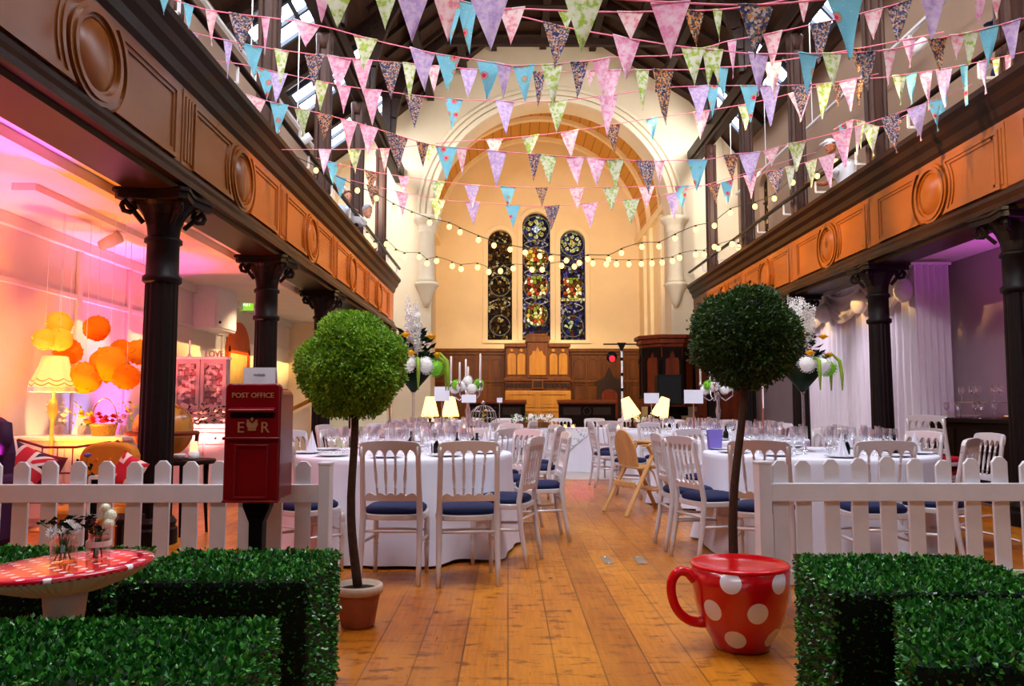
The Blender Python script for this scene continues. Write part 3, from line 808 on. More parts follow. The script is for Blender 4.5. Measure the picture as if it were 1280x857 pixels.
# ---------------------------------------------------------------- topiary balls
def topiary(px_, py_, r, Y, base, label, leafm, n, leafL, pot=True, rough=.06, lump=.12, sprig=False):
    c = atY(px_, py_, Y)
    e = empty('topiary_tree', label, 'topiary tree', (base[0], base[1], 0))
    L = c-Vector((base[0], base[1], 0))
    P = MB().lathe([(.078, 0), (.085, .01), (.112, .165), (.112, .168)], 28)
    P.build('pot', M_terra, e, True)
    MB().lathe([(.112, .165), (.124, .17), (.126, .205), (.118, .212), (.108, .21), (.104, .18), (.0001, .18)], 28, cap=False).build('pot_rim', M_rimlime, e, True)
    MB().lathe([(.105, .17), (.1, .186), (.05, .196), (.0001, .2)], 20).build('soil', M_soil, e)
    pts = []; N = 12
    for k in range(N+1):
        t = k/N
        pts.append((L.x*t+(.018*sin(t*6.5+2.6)-.009)*(0 < t < 1), L.y*t, .17+(L.z-.17)*t))
    MB().tube(pts, [.025-.008*k/N for k in range(N+1)], 9).build('trunk', M_bark, e, True)
    br = MB()
    for k in range(9):
        a = k*2.4; d = Vector((cos(a), sin(a), random.uniform(-.2, .9))).normalized()
        br.tube([L-Vector((0, 0, r*.75)), L+d*r*.35-Vector((0, 0, r*.2)), L+d*r*.85], [.011, .008, .003], 5)
    br.build('branches', M_bark, e)
    core = MB().ball(tuple(L), r*.8, 20, 14, (1, 1, .95)); core.build('crown_core', M_topcore, e)
    b = MB(); lumps = [(Vector((random.gauss(0, 1), random.gauss(0, 1), random.gauss(0, 1))).normalized(), random.uniform(.5, 1)) for _ in range(34)]
    for _ in range(n):
        d = Vector((random.gauss(0, 1), random.gauss(0, 1), random.gauss(0, 1))).normalized()
        bu = max(max(0, d.dot(q)-.86)/.14*w for q, w in lumps)
        rr = r*(.80+lump*bu+random.gauss(0, rough*.5)+.03*random.random())
        p = L+Vector((d.x, d.y, d.z*.96))*rr
        nn = d+Vector((random.gauss(0, .6), random.gauss(0, .6), random.gauss(0, .6)))
        l = random.uniform(.7, 1.2)*leafL
        if sprig and random.random() < .5:
            ax = (d+Vector((random.gauss(0, .35), random.gauss(0, .35), random.gauss(.25, .35)))).normalized(); q0 = L+Vector((d.x, d.y, d.z*.96))*r*(.78+lump*bu*.8)
            for j in range(5): b.leaf(q0+ax*(.014*j+.008), (ax*.6+Vector((random.gauss(0, .7), random.gauss(0, .7), random.gauss(0, .7)))), l*.8, l*.42)
        else: b.leaf(p, nn, l, l*.55)
    b.build('crown', leafm, e)
    return e
topiary(440, 456, .222, 4.07, (-.77, 4.09), 'bright green topiary ball tree in a terracotta pot beside the post box hedge', M_topl, 15000, .026, lump=.4, rough=.12, sprig=True)
topiary(931, 420, .272, 4.1, (1.17, 4.08), 'dark green topiary ball tree with a crooked trunk rising behind the polka dot cup', M_topd, 15000, .024, lump=.22, rough=.1)

# ---------------------------------------------------------------- polka dot cup
def dots_mat(name, base, dot, centers, r, rough=.18):
    t = NT(name); co = t.coord(); acc = None
    for c in centers:
        d = t.n('VectorMath', operation='DISTANCE'); t.set(d.inputs[0], co); d.inputs[1].default_value = c[:3]
        q = t.math('LESS_THAN', d.outputs['Value'], c[3] if len(c) > 3 else r)
        acc = q if acc is None else t.math('MAXIMUM', acc, q)
    col = t.mix(acc, lin(base), lin(dot))
    b = t.bsdf(col, rough); b.inputs['Coat Weight'].default_value = .5; b.inputs['Coat Roughness'].default_value = .08
    return t.done(b)
cup_prof = [(.118, 0), (.128, .008), (.136, .035), (.166, .085), (.195, .15), (.213, .22), (.222, .3), (.226, .372)]
def cup_r(z):
    for (r0, z0), (r1, z1) in zip(cup_prof, cup_prof[1:]):
        if z0 <= z <= z1: return r0+(r1-r0)*(z-z0)/(z1-z0)
    return .226
def cup():
    cy = 3.725
    cen = []
    for px_, py_ in ((913, 729), (975, 729), (890, 762.5), (948, 767.5), (919, 800), (966, 797)):
        d = ray(px_, py_); hit = None
        for q in range(1200):                                   # where the line of sight meets the cup wall
            P = Vector((0, 0, HC))+d*(3.2+q*.0005)/d.y; x, y, z = P.x-1.092, P.y-cy, P.z
            if 0 < z < .372 and sqrt(x*x+y*y) <= cup_r(z): hit = (x, y, z, .048); break
        if hit: cen.append(hit)
    for a, z in ((.45, .29), (1.4, .29), (2.3, .29), (1.0, .18), (1.9, .18), (2.7, .19), (.1, .18), (.5, .08), (1.6, .08), (2.6, .09)):
        r = cup_r(z); cen.append((r*cos(a), r*sin(a), z, .049))
    e = empty('giant_teacup', 'giant red teacup seat with white polka dots standing on the wooden floor', 'teacup', (1.092, cy, 0))
    MB().lathe(cup_prof, 56, cap=True).build('bowl', dots_mat('red_polka_dots', (190, 8, 20), (226, 214, 220), cen, .049), e, True)
    mr = mat('glossy_red', (205, 6, 16), .2, var=.03, coat=.2)
    MB().lathe([(.226, .372), (.228, .382), (.222, .39), (.212, .388), (.204, .380), (.12, .374), (.0001, .372)], 56, cap=False).build('lid_seat', mr, e, True)
    pts = [(-.212, 0, .315), (-.25, 0, .345), (-.29, 0, .345), (-.318, 0, .31), (-.325, 0, .26), (-.312, 0, .2), (-.285, 0, .155), (-.245, 0, .125), (-.2, 0, .115), (-.168, 0, .12)]
    rr = [.03, .023, .022, .022, .022, .022, .022, .022, .024, .032]; P2 = []; R2 = []
    for i in range(len(pts)-1):
        a_, b_, c_, d_ = (Vector(pts[max(0, min(len(pts)-1, i+o_))]) for o_ in (-1, 0, 1, 2))
        for k in range(5):
            t = k/5; P2.append(.5*(2*b_+(c_-a_)*t+(2*a_-5*b_+4*c_-d_)*t*t+(3*b_-a_-3*c_+d_)*t**3)); R2.append(rr[i]*(1-t)+rr[i+1]*t)
    P2.append(Vector(pts[-1])); R2.append(rr[-1])
    MB().tube(P2, R2, 14).build('handle', mr, e, True)
cup()

# ---------------------------------------------------------------- mushroom table with jars
def mushroom():
    def toadstool():
        t = NT('red_toadstool_top'); co = t.coord(); s = t.n('SeparateXYZ'); t.set(s.inputs[0], co)
        P = .078; acc = None
        for ox, oy in ((0, 0), (.5, .5)):
            fx = t.math('SUBTRACT', t.math('FRACT', t.math('ADD', t.math('DIVIDE', s.outputs[0], P), ox+50)), .5)
            fy = t.math('SUBTRACT', t.math('FRACT', t.math('ADD', t.math('DIVIDE', s.outputs[1], P), oy+50)), .5)
            d = t.math('SQRT', t.math('ADD', t.math('MULTIPLY', fx, fx), t.math('MULTIPLY', fy, fy)))
            q = t.math('LESS_THAN', d, .15); acc = q if acc is None else t.math('MAXIMUM', acc, q)
        col = t.mix(acc, lin((196, 14, 40)), lin((240, 225, 225)))
        b = t.bsdf(col, .16); b.inputs['Coat Weight'].default_value = .2
        return t.done(b)
    e = empty('mushroom_table', 'round red toadstool table with white spots and a pale stem behind a hedge block', 'table', (-1.39, 2.5, 0))
    Mt = Matrix.Translation((0, 0, .625)) @ Matrix.Rotation(-.05, 4, 'Y')
    MB().lathe([(.252, -.012), (.254, -.004), (.248, .002), (.2, .004), (.0001, .006)], 48, M=Mt, cap=False).build('cap_top', toadstool(), e, True)
    gills = lambda a, z: 1+.012*cos(a*70)
    ug = mat('cream_gills', (214, 196, 184), .7)
    MB().lathe([(.065, -.085), (.12, -.075), (.19, -.05), (.235, -.025), (.254, -.008)], 280, M=Mt, cap=False, rmod=gills).build('gills', ug, e)
    MB().lathe([(.095, 0), (.09, .03), (.07, .12), (.055, .28), (.052, .42), (.066, .55)], 28).build('stem', mat('pale_stem', (226, 208, 190), .6), e, True)
mushroom()
M_white_petal = mat('white_petal', (240, 238, 236), .6, var=.03, scale=20)
M_cream_petal = mat('cream_petal', (244, 238, 214), .6, var=.04, scale=20)
M_yellow_petal = mat('yellow_petal', (246, 186, 14), .55, var=.06, scale=20)
M_pink_petal = mat('magenta_petal', (196, 60, 140), .6, var=.1, scale=20)
M_lilac_petal = mat('lilac_petal', (150, 120, 180), .6, var=.1, scale=20)
M_green_petal = mat('green_hydrangea', (120, 190, 40), .55, var=.15, scale=30)
M_stemgreen = mat('stem_green', (70, 100, 40), .6, var=.2)
M_leafdk = mat('dark_leaf', (14, 30, 14), .5, var=.25, scale=12, spec=.12)
M_leaflt = mat('light_leaf', (130, 160, 40), .45, var=.2, scale=12)
def rose(b, c, r, n=3):
    c = Vector(c)
    for L in range(n):
        rr = r*(.45+.55*L/(n-1)); m = 5+2*L
        for k in range(m):
            a = 2*pi*k/m+L*.7; d = Vector((cos(a), sin(a), 0)); t = Vector((-sin(a), cos(a), 0))
            z0 = -r*.35; z1 = r*(.55-.45*L/(n-1))
            p = [c+d*rr*.35+Vector((0, 0, z0)), c+d*rr*.9+t*rr*.55+Vector((0, 0, z1*.5)), c+d*rr+Vector((0, 0, z1)), c+d*rr*.9-t*rr*.55+Vector((0, 0, z1*.5))]
            b.add(p, [(0, 1, 2), (0, 2, 3)])
    b.ball(tuple(c), r*.55, 8, 6)
def daisy(b, c, n, r, petals=11):
    c = Vector(c); n = Vector(n).normalized(); a = n.orthogonal().normalized(); q = n.cross(a)
    for k in range(petals):
        t = 2*pi*k/petals; d = a*cos(t)+q*sin(t); s = n.cross(d)
        b.add([c+d*r*.2, c+d*r*.7+s*r*.2+n*r*.08, c+d*r, c+d*r*.7-s*r*.2+n*r*.08], [(0, 1, 2, 3)])
def hydrangea(b, c, r, n=90):
    c = Vector(c)
    for _ in range(n):
        d = Vector((random.gauss(0, 1), random.gauss(0, 1), random.gauss(0, 1))).normalized()
        daisy(b, c+d*r*random.uniform(.85, 1), d, r*.3, 4)
    b.ball(tuple(c), r*.82, 10, 8)
M_water = glass_shader('water', (.9, .85, .75), .05)
def jar(px_, py_, Y, w, h, label, blooms):
    p = atY(px_, py_, Y); s = Y/970
    e = empty('flower_jar', label, 'jar of flowers', (p.x, Y, .6305))
    r = w/2
    MB().lathe([(r*.9, 0), (r, .006), (r, h*.72), (r*.82, h*.8), (r*.8, h*.86), (r*.86, h*.87), (r*.86, h)], 20, cap=False).lathe([(r*.9, .001), (.0001, .0012)], 20, cap=False).build('jar', M_jar, e, True)
    st = MB()
    for (dx, dz, kind, rr) in blooms:
        st.tube([(random.uniform(-.5, .5)*r, random.uniform(-.5, .5)*r, .008), (dx*.3, random.uniform(-.3, .3)*r, h), (dx, 0, dz-rr*.4)], .0022, 5)
    st.build('stems', M_stemgreen, e)
    for (dx, dz, kind, rr) in blooms:
        b = MB()
        y = random.uniform(-.018, .012)
        if kind == 'w': daisy(b, (dx, y, dz), (.1, -.9, .5), rr, 13); b.ball((dx, y-.004, dz+.002), rr*.25, 6, 5); m = M_white_petal
        elif kind == 'c': hydrangea(b, (dx, y, dz), rr, 50); m = M_cream_petal
        elif kind == 'y': rose(b, (dx, y, dz), rr); m = M_yellow_petal
        elif kind == 'p': rose(b, (dx, y, dz), rr); m = M_pink_petal
        else:
            for k in range(7): b.leaf((dx+random.gauss(0, rr*.5), y+random.gauss(0, rr*.3), dz+random.gauss(0, rr*.5)), (random.gauss(0, 1), random.gauss(0, .5), .3), rr, rr*.6)
            m = M_leafdk
        b.build({'w': 'daisy', 'c': 'stock_flower', 'y': 'yellow_rose', 'p': 'pink_bloom', 'l': 'leaves'}[kind], m, e)
    return e
jar(80, 676, 2.5, .078, .092, 'glass jar of white daisies standing on the toadstool table', [(.012, .118, 'w', .02), (.036, .105, 'w', .02), (-.035, .096, 'w', .022), (-.005, .092, 'w', .022), (.02, .13, 'l', .03), (.05, .118, 'l', .03), (-.02, .125, 'l', .03), (-.075, .128, 'l', .018)])
jb = jar(123, 674, 2.53, .07, .088, 'laced glass jar with yellow, cream and pink flowers on the toadstool table', [(.03, .14, 'c', .026), (.018, .165, 'c', .018), (.008, .122, 'y', .02), (-.02, .128, 'p', .014), (-.01, .112, 'p', .012), (-.032, .118, 'l', .025), (.0, .105, 'l', .03), (.036, .118, 'c', .02)])
MB().lathe([(.0358, .046), (.0366, .05), (.0366, .06), (.0358, .064)], 20, cap=False).build('lace_ribbon', mat('lace', (236, 222, 214), .8), jb)
# ---------------------------------------------------------------- banqueting chairs
M_chair = mat('silver_limewash', (208, 200, 204), .3, .25, var=.03, scale=5, spec=.6)
M_pad = mat('navy_velvet', (5, 15, 62), .7, var=.18, scale=18)
M_redpad = mat('red_velvet', (170, 12, 26), .75, var=.12, scale=18)
def yb(z): return -.172-.18*max(0, z-.46)
def sup(w, d, n=28, p=3.2):
    o = []
    for k in range(n):
        t = 2*pi*k/n; c, s = cos(t), sin(t)
        o.append((w*abs(c)**(2/p)*(1 if c > 0 else -1), d*abs(s)**(2/p)*(1 if s > 0 else -1)))
    return o
def make_chair(pad):
    e = empty('banquet_chair', 'x', 'chair')
    for s in (-1, 1):
        zs = (0, .12, .25, .38, .46, .56, .68, .80, .872)
        ys = (-.235, -.212, -.190, -.176, yb(.46), yb(.56), yb(.68), yb(.8), yb(.872))
        MB().tube([(s*(.187-.01*z), y, z) for z, y in zip(zs, ys)], [.0145, .017, .019, .02, .02, .0185, .0175, .017, .017], 8).build('leg', M_chair, e, True)
    for s in (-1, 1):
        prof = [(.013, 0), (.015, .1), (.019, .17), (.014, .18), (.022, .195), (.014, .21), (.02, .225), (.02, .33), (.015, .345), (.023, .36), (.016, .375), (.022, .40)]
        MB().lathe(prof, 10, (s*.175, .175, 0)).build('leg', M_chair, e, True)
    MB().prism(sup(.208, .205), .40, .436, lambda u, v, w: (u, v, w)).build('seat_frame', M_chair, e, bevel=.006, fix=True)
    b = MB(); rings = []
    for k, z in ((.93, .436), (.97, .448), (.96, .466), (.86, .482), (.6, .49), (.02, .493)): rings.append([(x*k, y*k, z) for x, y in sup(.2, .195)])
    n = len(rings[0]); vs = sum(rings, []); fs = []
    for i in range(len(rings)-1):
        for k in range(n): fs.append((i*n+k, i*n+(k+1) % n, (i+1)*n+(k+1) % n, (i+1)*n+k))
    fs.append(tuple(5*n+k for k in range(n)))
    b.add(vs, fs).build('seat_pad', pad, e, True)
    # top rail: rounded shoulders, scalloped underside
    mpb = lambda u, v, w: (u, yb(v)+w, v)
    o = [(-.197, .815), (-.197, .862), (-.188, .886), (-.168, .898), (-.09, .905), (0, .908), (.09, .905), (.168, .898), (.188, .886), (.197, .862), (.197, .815), (.168, .80)]
    W = .336/5
    for i in range(5):
        xr = .168-i*W; xl = xr-W
        for k in range(1, 8):
            t = pi*k/8; o.append(((xr+xl)/2+W*.42*cos(t), .798+.048*sin(t)))
        if i < 4: o.append((xl, .79))
    o.append((-.168, .80))
    MB().prism(o, -.014, .014, mpb).build('top_rail', M_chair, e, bevel=.004, fix=True)
    lo = [(-.18, .522), (.18, .522), (.18, .545)]
    for i in range(20):
        x = .17-i*.34/19; lo.append((x, .558+.012*abs(sin(i*pi/3.8))*2-.006))
    lo.append((-.18, .545))
    MB().prism(lo, -.011, .011, mpb).build('lower_rail', M_chair, e, bevel=.003, fix=True)
    for i in range(4):
        x1 = .168-(i+1)*W; x0 = x1*.86
        prof = [(0, .0065), (.1, .008), (.16, .006), (.18, .012), (.2, .006), (.45, .0115), (.62, .0095), (.78, .0065), (.8, .012), (.82, .0065), (.9, .008), (1, .009)]
        MB().tube([(x0+(x1-x0)*t, yb(.56+.24*t), .56+.24*t) for t, r in prof], [r for t, r in prof], 7).build('spindle', M_chair, e, True)
    for s in (-1, 1):
        MB().tube([(s*.178, .17, .25), (s*.18, 0, .255), (s*.184, -.19, .26)], [.009, .012, .009], 7).build('stretcher', M_chair, e, True)
    MB().tube([(-.172, .17, .29), (0, .17, .29), (.172, .17, .29)], [.009, .012, .009], 7).build('stretcher', M_chair, e, True)
    MB().tube([(-.18, -.185, .33), (0, -.183, .33), (.18, -.185, .33)], [.009, .012, .009], 7).build('stretcher', M_chair, e, True)
    return e
R = math.radians
CH0 = None
def chair(x, y, rz, label, group='silver banquet chairs', z=0, pad=None):
    global CH0, CHR
    if pad == 'red':
        o = make_chair(M_redpad); o.location = (x, y, z); o.rotation_euler = (0, 0, rz); return tag(o, label, None, group)
    if CH0 is None:
        CH0 = make_chair(M_pad); CH0.location = (x, y, z); CH0.rotation_euler = (0, 0, rz); return tag(CH0, label, None, group)
    return dup(CH0, (x, y, z), rz, label, group)

# ---------------------------------------------------------------- tables
def cloth_mat(name, c):
    t = NT(name); co = t.coord(); w = t.noise(co, 220, 2)
    return t.done(t.bsdf(t.mix(t.noise(co, 2.5), lin(c), lin(tuple(x*.95 for x in c))), .85, bump=w, bump_str=.12, bump_dist=.002))
M_cloth = cloth_mat('white_linen', (222, 220, 236))
def cloth(x, y, r, label, h=.75, seed=0, name='tablecloth'):
    rnd = random.Random(seed); N = 144
    ph = [rnd.uniform(0, 6.28) for _ in range(4)]
    prof = [(0.0001, 0), (.3, 0), (.6, 0), (.85, 0), (.96, 0), (.99, -.004), (1.0, -.016)]
    vs = []; fs = []; rows = []
    def fold(a): return .5+.5*(.55*sin(9*a+ph[0])+.3*sin(14*a+ph[1])+.25*sin(5*a+ph[2]))
    for q, dz in prof: rows.append([(r*q*cos(2*pi*k/N), r*q*sin(2*pi*k/N), h+dz) for k in range(N)])
    for t in (.06, .15, .3, .45, .6, .75, .9, 1):
        row = []
        for k in range(N):
            a = 2*pi*k/N; g = fold(a); rr = r*1.0+(.035+.12*max(0, g))*t*(.35+.65*t)-.05*t*(1-g)
            row.append((rr*cos(a), rr*sin(a), (h-.016)*(1-t)+.012+.02*t*(1-max(0, min(1, g)))))
        rows.append(row)
    for rw in rows: vs += rw
    for i in range(len(rows)-1):
        for k in range(N):
            k2 = (k+1) % N; fs.append((i*N+k, (i+1)*N+k, (i+1)*N+k2, i*N+k2))
    o = MB().add(vs, fs).build(name, M_cloth, smooth=True, loc=(x, y, 0))
    return tag(o, label, 'tablecloth', 'round banquet tables under floor length cloths')
wine_prof = [(.033, 0), (.034, .002), (.006, .008), (.0035, .02), (.0035, .085), (.012, .095), (.03, .115), (.036, .14), (.034, .165), (.030, .195)]
flute_prof = [(.03, 0), (.031, .002), (.005, .008), (.0035, .02), (.0035, .08), (.014, .1), (.022, .13), (.024, .17), (.022, .215)]
tumb_prof = [(.026, 0), (.03, .004), (.034, .09)]
PROTO = {}
def small(kind, x, y, z, label, group):
    if kind not in PROTO:
        if kind == 'wine_glass': o = MB().lathe(wine_prof, 10, cap=False).build(kind, M_glass, None, True)
        elif kind == 'champagne_flute': o = MB().lathe(flute_prof, 9, cap=False).build(kind, M_glass, None, True)
        elif kind == 'dinner_plate': o = MB().lathe([(.06, 0), (.075, .004), (.125, .014), (.128, .017), (.12, .016), (.075, .008), (.0001, .007)], 20, cap=False).build(kind, M_plate, None, True)
        elif kind == 'folded_napkin':
            b = MB(); n = 14
            vs = [(0, 0, .17)]+[(.05*cos(2*pi*k/n)*(1 if k % 2 else .72), .036*sin(2*pi*k/n)*(1 if k % 2 else .72), 0) for k in range(n)]
            o = b.add(vs, [(0, 1+k, 1+(k+1) % n) for k in range(n)]+[tuple(range(n, 0, -1))]).build(kind, M_cloth)
        elif kind == 'favour_bottle': o = MB().lathe([(.028, 0), (.03, .005), (.03, .075), (.022, .095), (.011, .11), (.011, .145), (.013, .147), (.013, .155)], 12).build(kind, M_bottle, None, True)
        PROTO[kind] = o; o.location = (x, y, z)
    else:
        o = PROTO[kind].copy(); COL.objects.link(o); o.location = (x, y, z)
    return tag(o, label, kind.split('_')[-1], group)
M_plate = mat('white_china', (238, 238, 244), .15, var=.02)
M_bottle = mat('dark_bottle', (12, 20, 14), .15, var=.1)
def laid(cx, cy, r, where, n=10, a0=0, plates=True, seed=1, g2=True, bottles=()):
    rnd = random.Random(seed)
    for k in range(n):
        a = a0+2*pi*k/n
        def pos(rr, da): return cx+rr*cos(a+da)+rnd.uniform(-.012, .012), cy+rr*sin(a+da)+rnd.uniform(-.012, .012)
        if plates:
            x, y = pos(r-.17, 0); small('dinner_plate', x, y, .752, f'white dinner plate laid on {where}', f'dinner plates on {where}')
            x, y = pos(r-.17, 0)
            if k % 2: small('folded_napkin', x, y, .762, f'pointed white napkin standing on a plate on {where}', f'napkins on {where}')
        x, y = pos(r-.36, .1); small('wine_glass', x, y, .752, f'clear stemmed wine glass on {where}', f'wine glasses on {where}')
        x, y = pos(r-.33, -.08); small('wine_glass', x, y, .752, f'clear stemmed wine glass on {where}', f'wine glasses on {where}')
        x, y = pos(r-.5, .16); small('wine_glass', x, y, .752, f'clear stemmed wine glass on {where}', f'wine glasses on {where}')
        if g2:
            x, y = pos(r-.44, .0); small('champagne_flute', x, y, .752, f'tall clear champagne flute on {where}', f'champagne flutes on {where}')
    for a, q in bottles:
        small('favour_bottle', cx+q*cos(a), cy+q*sin(a), .752, f'small dark bottle standing on {where}', f'dark bottles on {where}')
def ring_chairs(cx, cy, rad, a0, n, where, skip=(), over={}, words_=None):
    """place chairs by angle; each label counts places round the table from the aisle"""
    sd = 'columns' if cx < 1 else 'drapes'
    dirs = ['at the near aisle corner', 'at the far aisle corner', 'on the far side towards the aisle', 'square on the far side', f'on the far side towards the {sd}', f'at the far corner by the {sd}', f'at the near corner by the {sd}', f'on the near side towards the {sd}', 'square on the near side', 'on the near side towards the aisle']
    for k in range(n):
        if k in skip: continue
        ph = a0+2*pi*k/n; x, y, rz = cx+rad*cos(ph), cy+rad*sin(ph), ph+pi/2
        q = ph if cx < 1 else pi-ph
        lb = f'silver chair {dirs[int(round((math.degrees(q)+18)/36)) % 10]} of {where}'
        if k in over:
            x, y, rz, d = over[k]
            if d: lb = d
        chair(x, y, rz, lb)
T1 = (-.87, 6.42); T2 = (-.82, 8.95); T3 = (-1.0, 11.7); T4 = (2.52, 6.4); T5 = (2.62, 9.25); T6 = (2.6, 11.75)
N1 = 'the tall flower table behind the post box'; N2 = 'the post box side candelabra table'
N3 = 'the wire cloche table'; N4 = 'the tall flower table beside the drapes'
N5 = 'the drape side candelabra table'; N6 = 'the round table nearest the pulpit'
cloth(*T1, .9, 'white cloth to the floor over '+N1, seed=1)
cloth(*T2, .9, 'white cloth to the floor over '+N2, seed=2)
cloth(*T3, .9, 'white cloth to the floor over '+N3, seed=3)
cloth(*T4, .9, 'white cloth to the floor over '+N4, seed=4)
cloth(*T5, .9, 'white cloth to the floor over '+N5, seed=5)
cloth(*T6, .9, 'white cloth to the floor over '+N6, seed=6)
laid(*T1, .9, N1, 10, .3, seed=11, bottles=((-.6, .35), (.2, .45), (-.1, .62), (1.5, .4)))
laid(*T4, .9, N4, 10, .2, seed=14, bottles=((-1.5, .5), (2.5, .45), (-.8, .62)))
laid(*T2, .9, N2, 10, .1, seed=12, bottles=((-.8, .6), (-.5, .5)))
laid(*T5, .9, N5, 10, .5, seed=15, bottles=((-1.9, .6),))
laid(*T3, .9, N3, 8, .1, plates=False, seed=13)
laid(*T6, .9, N6, 8, .1, plates=False, seed=16)
# chairs at the first table behind the post box
chair(-.735, 5.2, R(-3), 'navy-padded silver chair with its back square to the lens, directly behind the terracotta pot')
chair(-.27, 5.17, R(6), 'navy-padded silver chair with its back square to the lens, nearest the aisle beside the topiary')
chair(-.03, 5.74, R(72), 'silver chair seen side-on at the aisle edge of the post box tall flower table')
chair(.26, 6.72, R(96), 'silver chair just behind the side-on aisle chair of the post box tall flower table')
chair(.02, 7.3, R(134), 'silver chair at the far aisle corner of the tall flower table by the post box')
chair(-.44, 7.58, R(160), 'silver chair on the far side of the post box tall flower table, nearest its vase')
chair(-1.02, 7.62, R(186), 'silver chair across the post box tall flower table, behind the pale topiary trunk')
chair(-1.52, 7.38, R(212), 'silver chair beside the glass balustrade, half hidden by the pale topiary trunk')
chair(-1.78, 6.98, R(236), 'pale chair between the post box and the pale topiary, behind the bronze-lit one')
chair(-1.38, 5.38, R(-40), 'bronze-lit chair backing onto the fence end beside the post box')
ring_chairs(*T2, 1.21, R(-18), 10, N2, skip=(6, 7, 8))
ring_chairs(*T3, 1.2, R(-20), 10, N3, skip=(5, 6, 7, 8))
# chairs at the table beside the drapes
chair(1.51, 5.85, R(-72), 'silver chair side-on at the aisle edge of the drape-side tall flower table, beside the cup')
chair(1.71, 5.24, R(-24), 'silver chair half hidden by the fence post behind the dark topiary trunk')
chair(2.42, 5.22, R(-3), 'silver chair with its back square to the lens behind the drape-side pickets')
chair(3.47, 6.83, R(112), 'white-lit silver chair in front of the stacked red-padded pair, facing the tall flowers')
chair(2.98, 5.48, R(46), 'pink-lit silver chair turned side-on behind the pickets, closest to the stacked chairs')
for k, (a, d) in enumerate(((0, 'third from the stacked chairs'), (62, 'in front of the drapes'), (92, 'behind the tall flowers'), (122, 'behind the dark topiary crown'), (150, 'nearest the lilac gift bag'))):
    if a == 150: chair(1.45, 6.32, R(-88), 'silver chair close behind the side-on aisle chair of the drape-side tall flower table'); continue
    chair(T4[0]+1.19*cos(R(a)), T4[1]+1.19*sin(R(a)), R(a+90), 'silver chair across the drape-side tall flower table, '+d)
ring_chairs(*T5, 1.2, R(12), 10, N5, skip=(5, 6))
ring_chairs(*T6, 1.2, R(10), 10, N6, skip=(5, 6, 7, 8), over={4: (1.42, 11.1, R(-84), 'silver chair side-on in the aisle in front of the head table end'), 3: (1.62, 12.05, R(-20), 'silver chair behind the side-on aisle chair at the head table end')})

# ---------------------------------------------------------------- head table
e = empty('head_table', 'long white clothed head table across the end of the aisle with a floral overlay', 'table', (.55, 13.3, 0))
HX = 2.35
b = MB(); N = 90; vs = []; fs = []
for j, (yy, zz) in enumerate([(.75, .75), (0, .75), (-.012, .745), (-.015, .73)]+[(-.015, .73-.715*t/6) for t in range(1, 7)]):
    for k in range(N+1):
        x = -HX+2*HX*k/N; f = max(0, (.73-zz))*(.035*sin(x*9)+.02*sin(x*23+1)) if zz < .73 else 0
        vs.append((x, yy-f-(.02*(.73-zz) if zz < .73 else 0), zz))
for j in range(9):
    for k in range(N): fs.append((j*(N+1)+k, (j+1)*(N+1)+k, (j+1)*(N+1)+k+1, j*(N+1)+k+1))
b.add(vs, fs)
b.build('tablecloth', M_cloth, e, True)
sd = MB()
for s in (-1, 1): sd.bb(s*HX, s*(HX-.01), 0, .75, .02, .745)
sd.bb(-HX, HX, .74, .75, .02, .745).build('side_drop', M_cloth, e)
def floral_runner():
    t = NT('pale_floral_overlay'); co = t.coord(); v = t.n('TexVoronoi'); t.set(v.inputs['Vector'], co); v.inputs['Scale'].default_value = 22
    m = t.math('LESS_THAN', v.outputs['Distance'], .35)
    sp = t.n('SeparateColor'); t.set(sp.inputs[0], v.outputs['Color'])
    c = t.ramp(sp.outputs[0], [(0, lin((150, 170, 200))), (.4, lin((190, 170, 190))), (.7, lin((170, 190, 180)))], 'CONSTANT')
    return t.done(t.bsdf(t.mix(m, lin((225, 225, 235)), c), .85))
MB().prism([(-.2, .757), (.95, .757), (.38, .3)], -.045, -.04, mpY).bb(-.2, .95, -.045, .5, .752, .757).build('floral_overlay', floral_runner(), e, fix=True)
for k, (x, lb) in enumerate(((-1.35, 'behind the lit lamps on the post box side'), (-.65, 'behind the wire cloche'), (-.05, 'behind the flower trough'), (1.0, 'centred behind the floral overlay'), (1.62, 'nearest the lighting stand'), (2.25, 'behind the tilted glowing lamps'))):
    chair(x, 14.35, R(180), 'small distant chair behind the head table, '+lb)
def lamp(x, y, z, lb, tilt=0):
    e = empty('table_lamp', lb, 'lamp', (x, y, z), group='glowing lamps on the head table')
    Mt = Matrix.Translation((0, 0, .2)) @ Matrix.Rotation(tilt, 4, 'Y')
    MB().lathe([(.07, 0), (.07, .015), (.02, .03), (.02, .12), (.03, .16), (.012, .22)], 16).build('base', M_blackwood, e, True)
    MB().lathe([(.155, 0), (.075, .34)], 24, M=Mt, cap=False).build('lamp_shade', M_shade_hot, e, True)
    return e
M_shade_hot = glow('glowing_amber_shade', (255, 190, 110), 4.5)
lamp(-1.36, 13.6, .752, 'glowing trapezoid lamp on the head table, first from the white pier'); lamp(-1.0, 13.5, .752, 'glowing trapezoid lamp on the head table, next to the candelabra flowers')
lamp(2.16, 13.5, .752, 'glowing lamp with tilted shade on the head table beside the lighting stand', R(-22)); lamp(2.62, 13.5, .752, 'glowing lamp with tilted shade on the head table in front of the pulpit', R(20))
